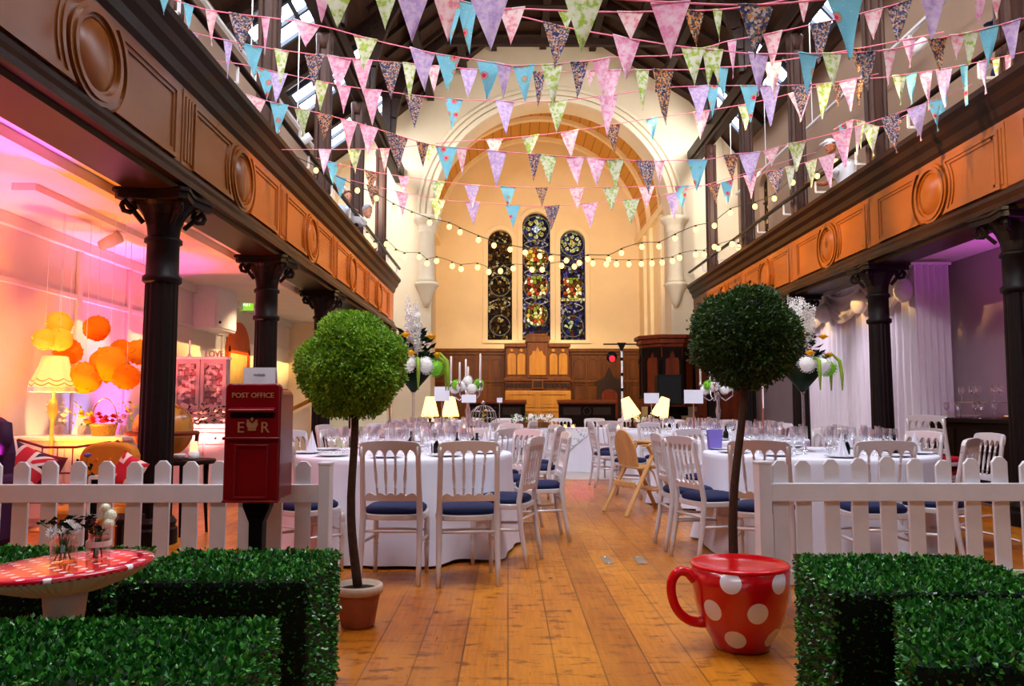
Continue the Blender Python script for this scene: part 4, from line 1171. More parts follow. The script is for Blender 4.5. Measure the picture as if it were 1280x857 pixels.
def trough(x, y, w, lb, petal, n=40, m=None):
    e = empty('flower_trough', lb, 'flower trough', (x, y, .758))
    MB().bb(-w/2, w/2, -.07, .07, 0, .1).build('box', M_panelwood, e, bevel=.006)
    b = MB()
    for _ in range(n):
        d = Vector((random.uniform(-w/2-.03, w/2+.03), random.uniform(-.09, .09), random.uniform(.1, .22)))
        daisy(b, d, (d.x*.6, d.y*3-.6, .7), random.uniform(.03, .05), 8)
    b.build('blooms', petal, e)
    b = MB()
    for _ in range(n*2):
        d = Vector((random.uniform(-w/2-.06, w/2+.06), random.uniform(-.11, .11), random.uniform(.08, .2))); b.leaf(d, (d.x, d.y*3, .4), .07, .03)
    b.build('leaves', M_stemgreen, e)
trough(.42, 13.45, .58, 'wooden trough of white flowers in the middle of the head table', M_white_petal)
trough(-1.2, 13.42, .5, 'amber-lit wooden trough of leaves between the two lamps', M_cream_petal, 16)
trough(2.45, 13.42, .5, 'amber-lit trough of flowers between the two tilted lamps', M_cream_petal, 22)
M_candle = mat('ivory_candle', (238, 230, 226), .5, var=.03)
M_flame = glow('candle_flame', (255, 180, 80), 12)
def tealight(x, y, z, lb):
    e = empty('tealight', lb, 'candle', (x, y, z), group='tealights on the head table')
    MB().lathe([(.035, 0), (.04, .06)], 12, cap=False).build('holder', M_jar, e, True)
    MB().lathe([(.02, .003), (.02, .03), (.003, .03), (.008, .04), (.0001, .06)], 10).build('flame', M_flame, e, True)
for k, x in enumerate((-1.55, -.75, -.2, .98, 1.12, 1.9)):
    tealight(x, 13.42, .758, 'tiny lit tealight on the head table, '+('outermost on the post box side', 'under the candelabra flowers', 'beside the white flower trough', 'first of the close pair', 'second of the close pair', 'below the lighting stand')[k])

# ---------------------------------------------------------------- centrepieces
M_silver = mat('pewter_silver', (190, 176, 176), .22, .85, var=.08)
M_vaseglass = glass_shader('vase_glass', (.95, .93, .92), .2)
def tall_vase(x, y, lb, lean):
    e = empty('tall_flower_vase', lb, 'flower arrangement', (x, y, .752))
    MB().lathe([(.085, 0), (.085, .006), (.018, .02), (.012, .06), (.012, .46), (.02, .49)], 24, cap=False).build('vase', M_vaseglass, e, True)
    MB().lathe([(.016, .485), (.05, .53), (.18, .68), (.0001, .682)], 24, cap=False).build('dark_leaf_lining', M_leafdk, e, True)
    b = MB()
    for _ in range(120):
        t = random.random(); a = random.uniform(0, 6.28); rr = random.uniform(.02, .2)*(1-.6*t); b.leaf((rr*cos(a)+lean*t*.15, rr*sin(a)+.03, .66+.32*t), (cos(a), sin(a), random.uniform(-.4, 1)), random.uniform(.06, .11), .045)
    b.build('foliage', M_leafdk, e)
    for k in range(9):
        a = k*.7; top = Vector((lean*.1+.1*cos(a)*(.4+.6*random.random()), .1*sin(a), random.uniform(1.02, 1.3)))
        b = MB(); p0 = Vector((0, 0, .68))
        for q in range(44):
            t = .4+.6*q/43; p = p0.lerp(top, t); d = Vector((random.gauss(0, 1), random.gauss(0, 1), random.gauss(0, .5))).normalized()
            daisy(b, p+d*.036*(1.3-t), d, .038*(1.3-t*.6), 5)
        b.build('delphinium_spike', M_white_petal, e)
    for dx, dy, z in ((-.14, -.1, .93), (-.05, -.14, .95), (.15, -.08, .94), (.0, -.18, .8), (.2, -.06, .79)):
        b = MB(); rose(b, (dx, dy, z), .042); b.build('yellow_rose', M_yellow_petal, e)
    for dx, dy, z, m, nm in ((-.02, -.16, .71, M_white_petal, 'white_hydrangea'), (.11, -.13, .70, M_white_petal, 'white_hydrangea'), (.19, -.06, .68, M_green_petal, 'green_hydrangea'), (-.17, -.05, .7, M_green_petal, 'green_hydrangea'), (-.05, .12, .72, M_white_petal, 'white_hydrangea')):
        b = MB(); hydrangea(b, (dx, dy, z), .075, 70); b.build(nm, m, e)
    for k, (dx, dy) in enumerate(((.28, -.08), (.25, .06), (.06, -.2))):
        pts = [(dx*.3, dy*.3, .72), (dx*.8, dy*.8, .8-.02*k), (dx, dy, .74), (dx*1.05, dy*1.03, .62), (dx*1.05, dy*1.03, .5)]
        MB().tube(pts, [.01, .014, .016, .014, .005], 7).build('trailing_amaranth', M_leaflt, e, True)
    b = MB()
    for _ in range(14): rose(b, (random.uniform(-.13, .13), random.uniform(-.15, .1), random.uniform(.76, .9)), .016, 2)
    b.build('small_lilac_flowers', M_lilac_petal, e)
tall_vase(-.78, 6.42, 'tall martini vase with white delphiniums and yellow roses beside the pale topiary', -.1)
tall_vase(2.44, 6.42, 'tall martini vase with white spikes and green hydrangea in front of the drapes', .1)
def candelabra(x, y, lb, hs):
    e = empty('candelabra', lb, 'candelabra', (x, y, .752))
    MB().lathe([(.075, 0), (.08, .01), (.05, .03), (.018, .06), (.026, .12), (.014, .18), (.024, .26), (.032, .32), (.016, .38), (.02, .46), (.03, .5), (.012, .55)], 16).build('stem', M_silver, e, True)
    for k in range(5):
        a = k*2*pi/5+.5; d = Vector((cos(a), sin(a), 0)); r = .2 if k else 0
        c = d*r+Vector((0, 0, .62))
        if r: MB().tube([(0, 0, .5), tuple(d*.1+Vector((0, 0, .44))), tuple(d*.19+Vector((0, 0, .5))), tuple(c)], .009, 7).build('arm', M_silver, e, True)
        MB().lathe([(.025, 0), (.016, .02), (.014, .04)], 10, tuple(c)).build('cup', M_silver, e, True)
        MB().lathe([(.013, .02), (.011, hs[k]), (.003, hs[k]+.012)], 10, tuple(c)).build('candle', M_candle, e, True)
    for nm, m, n, pts in (('white_blooms', M_white_petal, 60, ((-.08, -.1, .6), (.05, -.12, .57), (.12, -.03, .6), (-.02, .05, .62), (-.15, .0, .57), (.0, -.06, .66))), ('green_blooms', M_green_petal, 60, ((-.13, -.08, .62), (.13, -.08, .63)))):
        b = MB()
        for p in pts: hydrangea(b, p, .065, n)
        b.build(nm, m, e)
    return e
candelabra(-.46, 8.95, 'silver candelabra with five ivory candles and white flowers on the post box side', (.2, .3, .32, .24, .34))
candelabra(2.5, 9.25, 'silver candelabra with white flower ball partly hidden by the dark topiary', (.22, .28, .3, .24, .3))
# wire cloche
e = empty('wire_cloche', 'domed wire cloche with yellow flowers on the far round table', 'cloche', (-.37, 11.7, .752))
b = MB()
for k in range(20):
    a = 2*pi*k/20; b.tube([(.2*cos(a), .2*sin(a), 0), (.2*cos(a), .2*sin(a), .2), (.175*cos(a), .175*sin(a), .3), (.1*cos(a), .1*sin(a), .37), (0, 0, .4)], .0035, 4)
for z, r in ((0, .2), (.1, .2), (.2, .2), (.3, .175)): b.tube([(r*cos(2*pi*k/24), r*sin(2*pi*k/24), z) for k in range(24)], .004, 4, True)
b.build('wire_dome', M_silver, e); MB().ball((0, 0, .43), .03).build('finial', M_silver, e, True)
b = MB()
for k in range(4): rose(b, (random.uniform(-.06, .06), random.uniform(-.08, 0), .1+.07*k), .035)
b.build('yellow_roses', M_yellow_petal, e)
b = MB()
for _ in range(60): b.leaf((random.gauss(0, .06), random.gauss(0, .06), random.uniform(.02, .3)), (random.gauss(0, 1), random.gauss(0, 1), .5), .06, .03)
b.build('leaves', M_stemgreen, e)
# table cards on stands
def stand_card(px0, py0, px1, py1, Y, zt, lb, stick=M_silver, yaw=0):
    a = atY(px0, py0, Y); c = atY(px1, py1, Y); cx = (a.x+c.x)/2
    e = empty('table_card', lb, 'table card', (cx, Y, zt))
    w = abs(c.x-a.x); Mz = Matrix.Rotation(yaw, 4, 'Z')
    MB().bb(-w/2, w/2, -.004, .004, c.z-zt, a.z-zt, Mz).build('card', M_card, e)
    MB().tube([(0, .01, 0), (0, .01, a.z-zt-.03)], .007, 8).build('stick', stick, e); MB().lathe([(.04, 0), (.04, .01), (.01, .015)], 14, (0, .01, 0)).build('foot', M_silver, e)
M_copper = mat('copper_stick', (190, 110, 84), .35, .5)
stand_card(543, 483, 562, 501, 9.05, .752, 'white table card on a stand beside the glowing trapezoid lamps')
stand_card(577, 493, 595, 503, 8.7, .752, 'small white name card in front of the candelabra flowers')
stand_card(621, 497, 628, 503, 13.5, .758, 'tiny white card on the head table near the wire cloche')
stand_card(805, 491, 824, 504, 11.45, .752, 'white table card in front of the pulpit, beside the tilted lamps')
stand_card(855, 487, 879, 504, 9.1, .752, 'white table card on a copper stick in front of the black loudspeaker', M_copper)
stand_card(941, 478, 966, 510, 6.5, .752, 'narrow white card seen edge-on on a copper stick beside the dark topiary trunk', M_copper, 1.3)
# gift bag
p = atY(880, 564, 6.75)
e = empty('gift_bag', 'lilac paper gift bag standing at the table edge behind the side-on chair', 'gift bag', (1.78, 6.72, .752))
Ml = mat('lilac_paper', (120, 104, 190), .7)
MB().prism([(-.05, 0), (.05, 0), (.062, .17), (-.062, .17)], -.035, .035, mpY).build('bag', Ml, e, fix=True)
for s in (-1, 1): MB().tube([(-.025, s*.034, .165), (-.02, s*.034, .21), (.02, s*.034, .21), (.025, s*.034, .165)], .003, 5).build('handle', Ml, e)

# ---------------------------------------------------------------- wooden high chair
M_beech = wood('beech', (196, 142, 84), (222, 172, 112), .45, along=2)
e = empty('high_chair', 'light wooden child high chair with a tray standing in the aisle', 'high chair', (1.42, 8.35, 0), R(-68))
for s in (-1, 1):
    x = s*.21
    MB().bar((x*1.12, -.33, 0), (x*.95, .07, .72), .022, .06, (1, 0, 0)).build('leg', M_beech, e, bevel=.006)
    MB().bar((x*1.2, .34, 0), (x*.95, -.04, .72), .022, .06, (1, 0, 0)).build('leg', M_beech, e, bevel=.006)
    MB().bar((x*.95, -.1, .715), (x*.95, .22, .715), .03, .025).build('arm', M_beech, e, bevel=.006)
MB().bb(-.19, .19, -.16, .16, .47, .495).build('seat', M_beech, e, bevel=.01)
MB().bb(-.19, .19, .02, .22, .24, .26).build('footrest', M_beech, e, bevel=.006)
MB().bb(-.2, .2, -.22, -.19, .28, .34).build('rear_rail', M_beech, e, bevel=.006)
bo = [(-.19, .5)]+[(-.2*cos(t)*(1 if True else 1), .68+.2*sin(t)) for t in [pi*k/14 for k in range(15)]]+[(.19, .5)]
MB().prism(bo, -.012, .012, lambda u, v, w: (u, -.15-.22*(v-.5)+w, v)).build('backrest', M_beech, e, bevel=.008, fix=True)
tr = [(-.25, .06), (.25, .06), (.26, .26), (.2, .34), (-.2, .34), (-.26, .26)]
MB().prism(tr, .73, .75, lambda u, v, w: (u, v, w)).build('tray', M_beech, e, bevel=.008, fix=True)
Mstr = mat('white_strap', (226, 220, 214), .8)
for s in (-1, 1): MB().tube([(s*.1, .0, .5), (s*.05, .12, .42), (s*.08, .15, .3), (s*.06, .16, .2)], [.01]*4, 5).build('strap', Mstr, e)
# ---------------------------------------------------------------- chancel furniture
gp = lambda a, b, s, z0, w=None: [(a, z0), (a, s)]+[(a+(b-a)*.5-(b-a)*.5*cos(pi*k/10), s+(b-a)*.42*sin(pi*k/10)) for k in range(1, 10)]+[(b, s), (b, z0)]
e = empty('wall_panelling', 'tall oak panelling with arched panels along the wall under the lancet windows', 'panelling', (0, 27.9, 0))
MB().bb(CXL, CXR, 0, .09, 0, 3.1).build('backing', M_panelwood, e)
MB().bb(CXL, CXR, -.12, .09, 3.08, 3.2).bb(CXL, CXR, -.06, .09, 2.98, 3.08).build('cornice', M_panelwood, e, bevel=.015)
MB().bb(CXL, CXR, -.05, .05, 1.98, 2.1).bb(CXL, CXR, -.06, .05, 0, .2).build('rail', M_panelwood, e, bevel=.01)
n = 15; w = (CXR-CXL)/n
for k in range(n):
    a = CXL+k*w+.06; b_ = a+w-.12
    if b_ > 0 and a < 1.95: continue
    q = MB(); q.ring(gp(a+.03, b_-.03, 2.7, 2.15), gp(a, b_, 2.72, 2.12), -.05, .02, mpY); q.prism(gp(a+.07, b_-.07, 2.66, 2.2), -.02, .02, mpY)
    q.build('panel', M_panelwood, e, fix=True)
    q = MB(); q.ring([(a+.03, .3), (b_-.03, .3), (b_-.03, 1.9), (a+.03, 1.9)], [(a, .27), (b_, .27), (b_, 1.93), (a, 1.93)], -.05, .02, mpY).bb(a+.07, b_-.07, -.02, .02, .34, 1.86)
    q.build('panel', M_panelwood, e, fix=True)
for k in range(n+1): MB().bb(CXL+k*w-.03, CXL+k*w+.03, -.04, .04, .2, 3.0).build('stile', M_panelwood, e, bevel=.008)
# carved reredos / organ case
RX = 1.02
e = empty('organ_case', 'carved oak organ case with pale arched panels standing under the middle lancet', 'organ', (RX, 26.93, 0))
MB().bb(-1.1, 1.1, 0, .8, 0, 3.2).build('case', M_panelwood, e, bevel=.02)
MB().bb(-1.15, 1.15, -.12, .8, 2.0, 2.12).bb(-1.12, 1.12, -.06, .8, 1.92, 2.0).bb(-1.15, -.38, -.1, .8, 3.18, 3.3).bb(.38, 1.15, -.1, .8, 3.18, 3.3).build('cornice', M_panelwood, e, bevel=.015)
MB().bb(-.36, .36, -.16, .8, 2.1, 3.34).bb(-.4, .4, -.2, .8, 3.34, 3.55).bb(-.36, .36, -.18, .8, 3.55, 3.64).build('centre_tower', M_panelwood, e, bevel=.015)
for x in [-.4+.1*k for k in range(9)]: MB().bb(x-.02, x+.02, -.23, -.19, 3.36, 3.54).build('cresting_bar', M_panelwood, e)
for a, b_, d in ((-1.04, -.74, -.0), (-.7, -.42, -.0), (.42, .7, -.0), (.74, 1.04, -.0)):
    MB().prism(gp(a, b_, 2.85, 2.22), d-.05, d+.02, mpY).build('arched_panel', M_palewood, e, bevel=.01, fix=True)
    q = MB()
    q.ball(((a+b_)/2, -.04, 3.06), .07, 10, 6, (1, .4, 1)); q.build('finial', M_palewood, e, True)
MB().prism([(-.29, 2.2), (-.29, 2.85), (-.2, 2.92), (-.16, 3.05), (-.08, 3.02), (0, 3.2), (.08, 3.02), (.16, 3.05), (.2, 2.92), (.29, 2.85), (.29, 2.2)], -.22, -.14, mpY).build('arched_panel', M_palewood, e, bevel=.012, fix=True)
MB().bb(-.2, .2, -.2, .1, 1.72, 2.06).build('plaque', M_panelwood, e, bevel=.015)
MB().bb(-.15, .15, -.215, -.19, 1.78, 2.0).build('plaque_inset', M_darkwood, e)
for k in range(15): MB().prism([(-.07, 0), (.07, 0), (.05, -.1), (0, -.14), (-.05, -.1)], -.1, -.02, lambda u, v, w, k=k: (-1.05+k*.15+u, w, 1.92+v)).build('fringe_arch', M_darkwood, e, fix=True)
MB().bb(-1.12, 1.12, -.5, 0, .05, 1.66).build('console', M_palewood, e, bevel=.02)
for x0, x1 in ((-1.0, -.06), (.06, 1.0)):
    for z0, z1 in ((1.1, 1.58), (.5, 1.0)):
        MB().ring([(x0+.05, z0+.05), (x1-.05, z0+.05), (x1-.05, z1-.05), (x0+.05, z1-.05)], [(x0, z0), (x1, z0), (x1, z1), (x0, z1)], -.53, -.49, mpY).bb(x0+.1, x1-.1, -.515, -.49, z0+.1, z1-.1).build('console_panel', M_palewood, e, fix=True)
def desk(x0, x1, y, h, lb):
    e = empty('choir_desk', lb, 'desk', ((x0+x1)/2, y, 0), group='dark choir desks')
    w = (x1-x0)/2
    MB().bb(-w, w, 0, .05, .1, h-.06).bb(-w, w, 0, .5, 0, .1).build('front', M_blackwood, e, bevel=.01)
    MB().prism([(-.12, h-.08), (.3, h+.02), (.3, h+.06), (-.14, h-.03)], -w-.04, w+.04, lambda u, v, q: (q, u, v)).build('sloping_top', M_redwood, e, fix=True)
    MB().bb(-w+.15, -.2, -.02, .0, h-.42, h-.18).bb(.2, w-.15, -.02, .0, h-.42, h-.18).ring(disc_outline(0, h-.3, .1, 16), disc_outline(0, h-.3, .13, 16), -.03, 0, mpY).build('tracery', M_darkwood, e)
desk(-1.3, .55, 24.6, 1.28, 'dark choir desk to the post box side of the organ case')
desk(1.6, 3.4, 24.6, 1.28, 'dark choir desk in front of the organ case beside the lighting stand')
e = empty('carved_chair', 'tall dark carved chair with pointed back against the panelling', 'chair', (3.55, 26.9, 0))
MB().prism([(-.42, .1), (.42, .1), (.42, 1.85), (.5, 1.85), (.5, 2.0), (.15, 2.15), (0, 2.5), (-.15, 2.15), (-.5, 2.0), (-.5, 1.85), (-.42, 1.85)], .3, .4, mpY).build('backrest', M_darkwood, e, bevel=.015, fix=True)
MB().prism(gp(-.28, .28, 1.5, .7), .26, .3, mpY).build('back_panel', M_redwood, e, fix=True)
MB().bb(-.42, .42, -.2, .35, .42, .52).build('seat', M_darkwood, e, bevel=.01)
for s in (-1, 1):
    MB().bb(s*.42-.04, s*.42+.04, -.22, .35, .8, .88).build('arm', M_darkwood, e, bevel=.01)
    for yy in (-.2, .33): MB().bb(s*.42-.04, s*.42+.04, yy-.03, yy+.03, 0, .82).build('leg', M_darkwood, e)
# pulpit
PX, PY = 3.93, 19.15
e = empty('pulpit', 'octagonal red brown wooden pulpit with pointed arches beside the chancel arch', 'pulpit', (PX, PY, 0))
of = pi/8
oct_ = lambda r: [(r*cos(of+pi*k/4), r*sin(of+pi*k/4)) for k in range(8)]
hz = lambda u, v, w: (u, v, w)
MB().prism(oct_(.66), 1.25, 2.6, hz).build('drum', M_redwood, e, fix=True)
MB().prism(oct_(.72), 1.12, 1.25, hz).prism(oct_(.68), 1.25, 1.32, hz).build('base_moulding', M_redwood, e, bevel=.015, fix=True)
MB().prism(oct_(.7), 2.55, 2.63, hz).prism(oct_(.76), 2.63, 2.75, hz).prism(oct_(.82), 2.75, 2.84, hz).build('cornice', M_redwood, e, bevel=.015, fix=True)
MB().prism(oct_(.5), 0, .2, hz).prism(oct_(.34), .2, .9, hz).prism(oct_(.5), .9, 1.12, hz).build('pedestal', M_blackwood, e, bevel=.02, fix=True)
ap = .66*cos(pi/8); hw = .66*sin(pi/8)
for k in range(8):
    a = k*pi/4
    fmap = lambda u, v, w, a=a: ((ap+w)*cos(a)-u*sin(a), (ap+w)*sin(a)+u*cos(a), v)
    o = [(-hw+.02, 1.34), (-hw+.02, 2.54), (hw-.02, 2.54), (hw-.02, 1.34)]
    inn = [(-.17, 1.4), (-.17, 2.2), (-.15, 2.3), (-.07, 2.3), (-.05, 2.4), (0, 2.47), (.05, 2.4), (.07, 2.3), (.15, 2.3), (.17, 2.2), (.17, 1.4)]
    out = [(-hw+.02, 1.34), (-hw+.02, 2.2), (-hw+.02, 2.35), (-hw+.02, 2.54), (-.05, 2.54), (0, 2.54), (.05, 2.54), (hw-.02, 2.54), (hw-.02, 2.35), (hw-.02, 2.2), (hw-.02, 1.34)]
    MB().ring(inn, out, 0, .045, fmap).build('arch_frame', M_blackwood, e, fix=True)
    a2 = a+pi/8
    MB().lathe([(.045, 1.32), (.03, 1.38), (.025, 2.15), (.05, 2.22), (.04, 2.3)], 8, (.67*cos(a2), .67*sin(a2), 0)).build('shaft', M_blackwood, e, True)
e2 = empty('pulpit_stair', 'sloping wooden stair panel leading up to the pulpit', 'stair', (PX+.7, PY-.1, 0))
MB().prism([(0, 1.0), (0, 2.45), (1.25, 1.35), (1.25, 0)], -.03, .03, mpY).build('side_panel', M_redwood, e2, fix=True)
MB().bar((0, 0, 2.47), (1.25, 0, 1.37), .1, .07).build('handrail', M_blackwood, e2, bevel=.01)
for k in range(5): MB().bb(.05+k*.24, .29+k*.24, 0, .6, .1, 1.0-k*.2).build('step', M_redwood, e2)
e = empty('loudspeaker', 'black loudspeaker box on a pole in front of the pulpit', 'loudspeaker', (3.55, 17.2, 0))
q = MB().bb(-.27, .27, -.2, .2, 1.15, 1.82); q.build('cabinet', M_black, e, bevel=.015)
MB().bb(-.24, .24, -.215, -.2, 1.18, 1.79).build('grille', mat('speaker_grille', (20, 20, 22), .8, scale=200, var=.5), e)
MB().tube([(0, 0, .1), (0, 0, 1.15)], .02).build('pole', M_black, e)
for k in range(3):
    a = k*2.1; MB().bar((0, 0, .55), (.45*cos(a), .45*sin(a), .02), .025, .02).build('leg', M_black, e)
# lighting stand
lx = atY(777, 430, 15.2)
e = empty('lighting_stand', 'white T-bar lighting tripod carrying a red lamp', 'lighting stand', (lx.x, 15.2, 0))
MB().tube([(0, 0, .25), (0, 0, lx.z)], .02, 10).build('pole', M_whitepaint, e, True)
for z in (1.2, 1.45, 1.75, 2.05): MB().lathe([(.028, z-.03), (.028, z+.03)], 10).build('clamp', M_black, e)
MB().tube([(-.36, 0, lx.z), (.32, 0, lx.z)], .014, 8).build('cross_bar', M_black, e)
MB().prism([(-.09, .03), (0, -.16), (.09, .03)], -.02, .02, lambda u, v, w: (u, w, lx.z+v)).build('bracket', M_black, e, fix=True)
for k, a in enumerate((-.4, 2.2, 3.6)):
    MB().bar((0, 0, .75), (.34*cos(a), .34*sin(a), .02), .025, .02).build('leg', M_whitepaint, e)
Mred = glow('red_lamp_glow', (255, 30, 40), 4)
c = MB().lathe([(.07, -.12), (.1, 0), (.1, .08)], 16, M=Matrix.Translation((-.2, 0, lx.z-.26)) @ Matrix.Rotation(pi/2-.3, 4, 'X')); c.build('lamp_can', M_black, e, True)
MB().ball((-.2, -.08, lx.z-.29), .06, 12, 8).build('red_lens', Mred, e, True)
e = empty('floor_par_lamp', 'small red glowing lamp on the floor behind the head table', 'lamp', (1.95, 15.0, 0))
MB().lathe([(.12, 0), (.14, .75)], 14).build('housing', M_black, e, True); MB().ball((0, 0, .76), .13, 14, 8, (1, 1, .6)).build('red_lens', Mred, e, True)

# ---------------------------------------------------------------- aisle under the post box side gallery
def tissue(nm, c):
    t = NT(nm); d = t.n('BsdfDiffuse'); d.inputs[0].default_value = lin(c); tr = t.n('BsdfTranslucent'); tr.inputs[0].default_value = lin(c)
    m = t.n('MixShader'); m.inputs[0].default_value = .45; t.t.links.new(d.outputs[0], m.inputs[1]); t.t.links.new(tr.outputs[0], m.inputs[2]); return t.done(m)
M_orange = tissue('orange_tissue', (255, 190, 50))
M_yellow = tissue('yellow_tissue', (255, 236, 90))
M_dkorange = tissue('deep_orange_tissue', (255, 158, 34))
def pompom(px_, py_, r, Y, m, lb):
    c = atY(px_, py_, Y); R_ = r*Y/970
    e = empty('paper_pompom', lb, 'paper pompom', tuple(c), group='hanging tissue pompoms')
    b = MB(); rnd = random.Random(px_)
    n, q = 40, 20; vs = []; fs = []; p1, p2 = rnd.uniform(0, 6), rnd.uniform(0, 6)
    for i in range(q+1):
        t = -pi/2+pi*i/q
        for k in range(n):
            a = 2*pi*k/n; rr = R_*(.95+.05*sin(k*pi)*1+(.035 if k % 2 else -.02)*cos(t)+.025*sin(7*t+p1+3*a)+.02*sin(5*a+p2)*cos(t))
            vs.append((rr*cos(t)*cos(a), rr*cos(t)*sin(a), rr*sin(t)))
    for i in range(q):
        for k in range(n): fs.append((i*n+k, i*n+(k+1) % n, (i+1)*n+(k+1) % n, (i+1)*n+k))
    b.add(vs, fs)
    for k in range(46):                                          # ruffled paper edges round the ball
        d = Vector((rnd.gauss(0, 1), rnd.gauss(0, 1), rnd.gauss(0, 1))).normalized(); a = d.orthogonal().normalized()
        b.add([d*R_*.9+a*R_*.16, d*R_*1.06, d*R_*.9-a*R_*.16, d*R_*1.03+a*R_*.1], [(0, 3, 1), (1, 2, 0)])
    b.build('tissue_ball', m, e, True)
    MB().tube([(0, 0, R_*.9), (0, 0, 2.96-c.z)], .002, 4).build('thread', M_whitepaint, e)
for a in ((74, 405, 16, 7.2, M_yellow, 'yellow tissue pompom, topmost of the yellow ones above the standing lamp'), (56, 424, 14, 7.0, M_yellow, 'yellow tissue pompom tucked under and outside the higher yellow one'), (75, 424, 15, 7.1, M_yellow, 'yellow tissue pompom directly under the topmost yellow one'),
          (121, 410, 16, 7.5, M_dkorange, 'deep orange tissue pompom hanging alone at the top'), (85, 440, 17, 7.6, M_orange, 'orange tissue pompom just above the standing lamp shade'), (106, 472, 20, 7.3, M_orange, 'large orange tissue pompom beside the standing lamp shade'),
          (137, 455, 23, 7.4, M_orange, 'largest orange tissue pompom in the middle of the bunch'), (152, 438, 14, 7.7, M_dkorange, 'deep orange tissue pompom behind the middle of the bunch'), (175, 440, 16, 7.5, M_orange, 'orange tissue pompom closest to the iron column'), (158, 471, 16, 7.3, M_dkorange, 'deep orange tissue pompom lowest of the bunch on the column side')): pompom(*a)
def shade_mat():
    t = NT('cream_lamp_shade'); co = t.coord(); s = t.n('SeparateXYZ'); t.set(s.inputs[0], co)
    an = t.math('ARCTAN2', s.outputs[1], s.outputs[0]); sn = t.math('ABSOLUTE', t.math('SINE', t.math('MULTIPLY', an, 5)))
    z = t.math('SUBTRACT', s.outputs[2], t.math('MULTIPLY', sn, -.025))
    ln = t.math('LESS_THAN', t.math('ABSOLUTE', t.math('SUBTRACT', z, 1.335)), .006)
    ln2 = t.math('LESS_THAN', t.math('ABSOLUTE', t.math('SUBTRACT', z, 1.375)), .005)
    col = t.mix(t.math('MAXIMUM', ln, ln2), lin((255, 226, 140)), lin((196, 140, 40)))
    b = t.bsdf(col, .8); t.set(b.inputs['Emission Color'], col); b.inputs['Emission Strength'].default_value = .55
    return t.done(b)
c = atY(68, 470, 7.2)
e = empty('floor_lamp', 'standing lamp with a scalloped cream fringed shade glowing beside the pompoms', 'floor lamp', (c.x, 7.2, 0))
scal = lambda a, z: 1+.03*cos(10*a)
MB().lathe([(.095, 1.585), (.105, 1.58), (.125, 1.5), (.16, 1.41), (.195, 1.34), (.2, 1.30)], 60, cap=False, rmod=scal).build('lamp_shade', shade_mat(), e, True)
MB().lathe([(.2, 1.30), (.203, 1.255)], 60, cap=False, rmod=scal).build('fringe', mat('cream_fringe', (250, 232, 180), .9, scale=80, var=.2), e, True)
MB().lathe([(.15, 0), (.15, .02), (.04, .05), (.016, .1), (.016, .95), (.02, 1.0), (.042, 1.06), (.045, 1.12), (.03, 1.17), (.012, 1.2), (.012, 1.35)], 14).build('pole', mat('brass_pole', (220, 190, 120), .3, .6), e, True)
ld = bpy.data.lights.new('floor_lamp_bulb', 'POINT'); ld.energy = 18; ld.color = (1, .75, .4); ld.shadow_soft_size = .05
lo = bpy.data.objects.new('floor_lamp_bulb', ld); COL.objects.link(lo); lo.location = (c.x, 7.2, 1.43)
# iron bench and cushions
M_iron2 = mat('rusty_pink_iron', (120, 66, 66), .5, .5)
bx = atY(70, 570, 6.2)
e = empty('wire_bench', 'curly wrought iron bench below the glowing floor lamp', 'bench', (bx.x, 6.2, 0))
def loop(pts, r, nm): MB().tube(pts, r, 6).build(nm, M_iron2, e, True)
loop([(-.42, 0, 0), (-.42, 0, .78), (-.3, 0, .86), (-.1, 0, .80), (.15, 0, .80), (.42, 0, .84), (.5, 0, .78), (.5, 0, 0)], .011, 'back_frame')
loop([(-.42, -.02, .6), (.5, -.02, .6)], .008, 'back_frame')
for k in range(7): loop([(-.35+k*.12, 0, .42), (-.35+k*.12, 0, .8)], .005, 'spindle')
for s in (-.46, .52): loop([(s, .0, .75)]+[(s, -.08-.09*cos(t)*(1-t/9), .78+.09*sin(t)*(1-t/9)) for t in (0, .8, 1.6, 2.4, 3.2, 4, 4.8)], .009, 'scroll_arm'); loop([(s, -.4, 0), (s, -.4, .6), (s, 0, .7)], .01, 'leg')
MB().bb(-.42, .5, -.42, 0, .41, .45).build('seat', mat('pink_seat_cushion', (190, 90, 100), .8), e, bevel=.015)
def jack_mat(horizontal=False):
    t = NT('union_stripe'); co = t.coord(); s = t.n('SeparateXYZ'); t.set(s.inputs[0], co)
    x, z = s.outputs[0], s.outputs[2]
    d1 = t.math('ABSOLUTE', t.math('SUBTRACT', x, z)); d2 = t.math('ABSOLUTE', t.math('ADD', x, z)); dd = t.math('MINIMUM', d1, d2)
    cr = t.math('MINIMUM', t.math('ABSOLUTE', x), t.math('ABSOLUTE', z))
    c = t.mix(t.math('LESS_THAN', dd, .05), lin((28, 20, 40)), lin((226, 200, 190)))
    c = t.mix(t.math('LESS_THAN', dd, .022), c, lin((190, 20, 40)))
    c = t.mix(t.math('LESS_THAN', cr, .065), c, lin((226, 200, 190)))
    c = t.mix(t.math('LESS_THAN', cr, .04), c, lin((190, 20, 40)))
    return t.done(t.bsdf(c, .85))
M_jack = jack_mat()
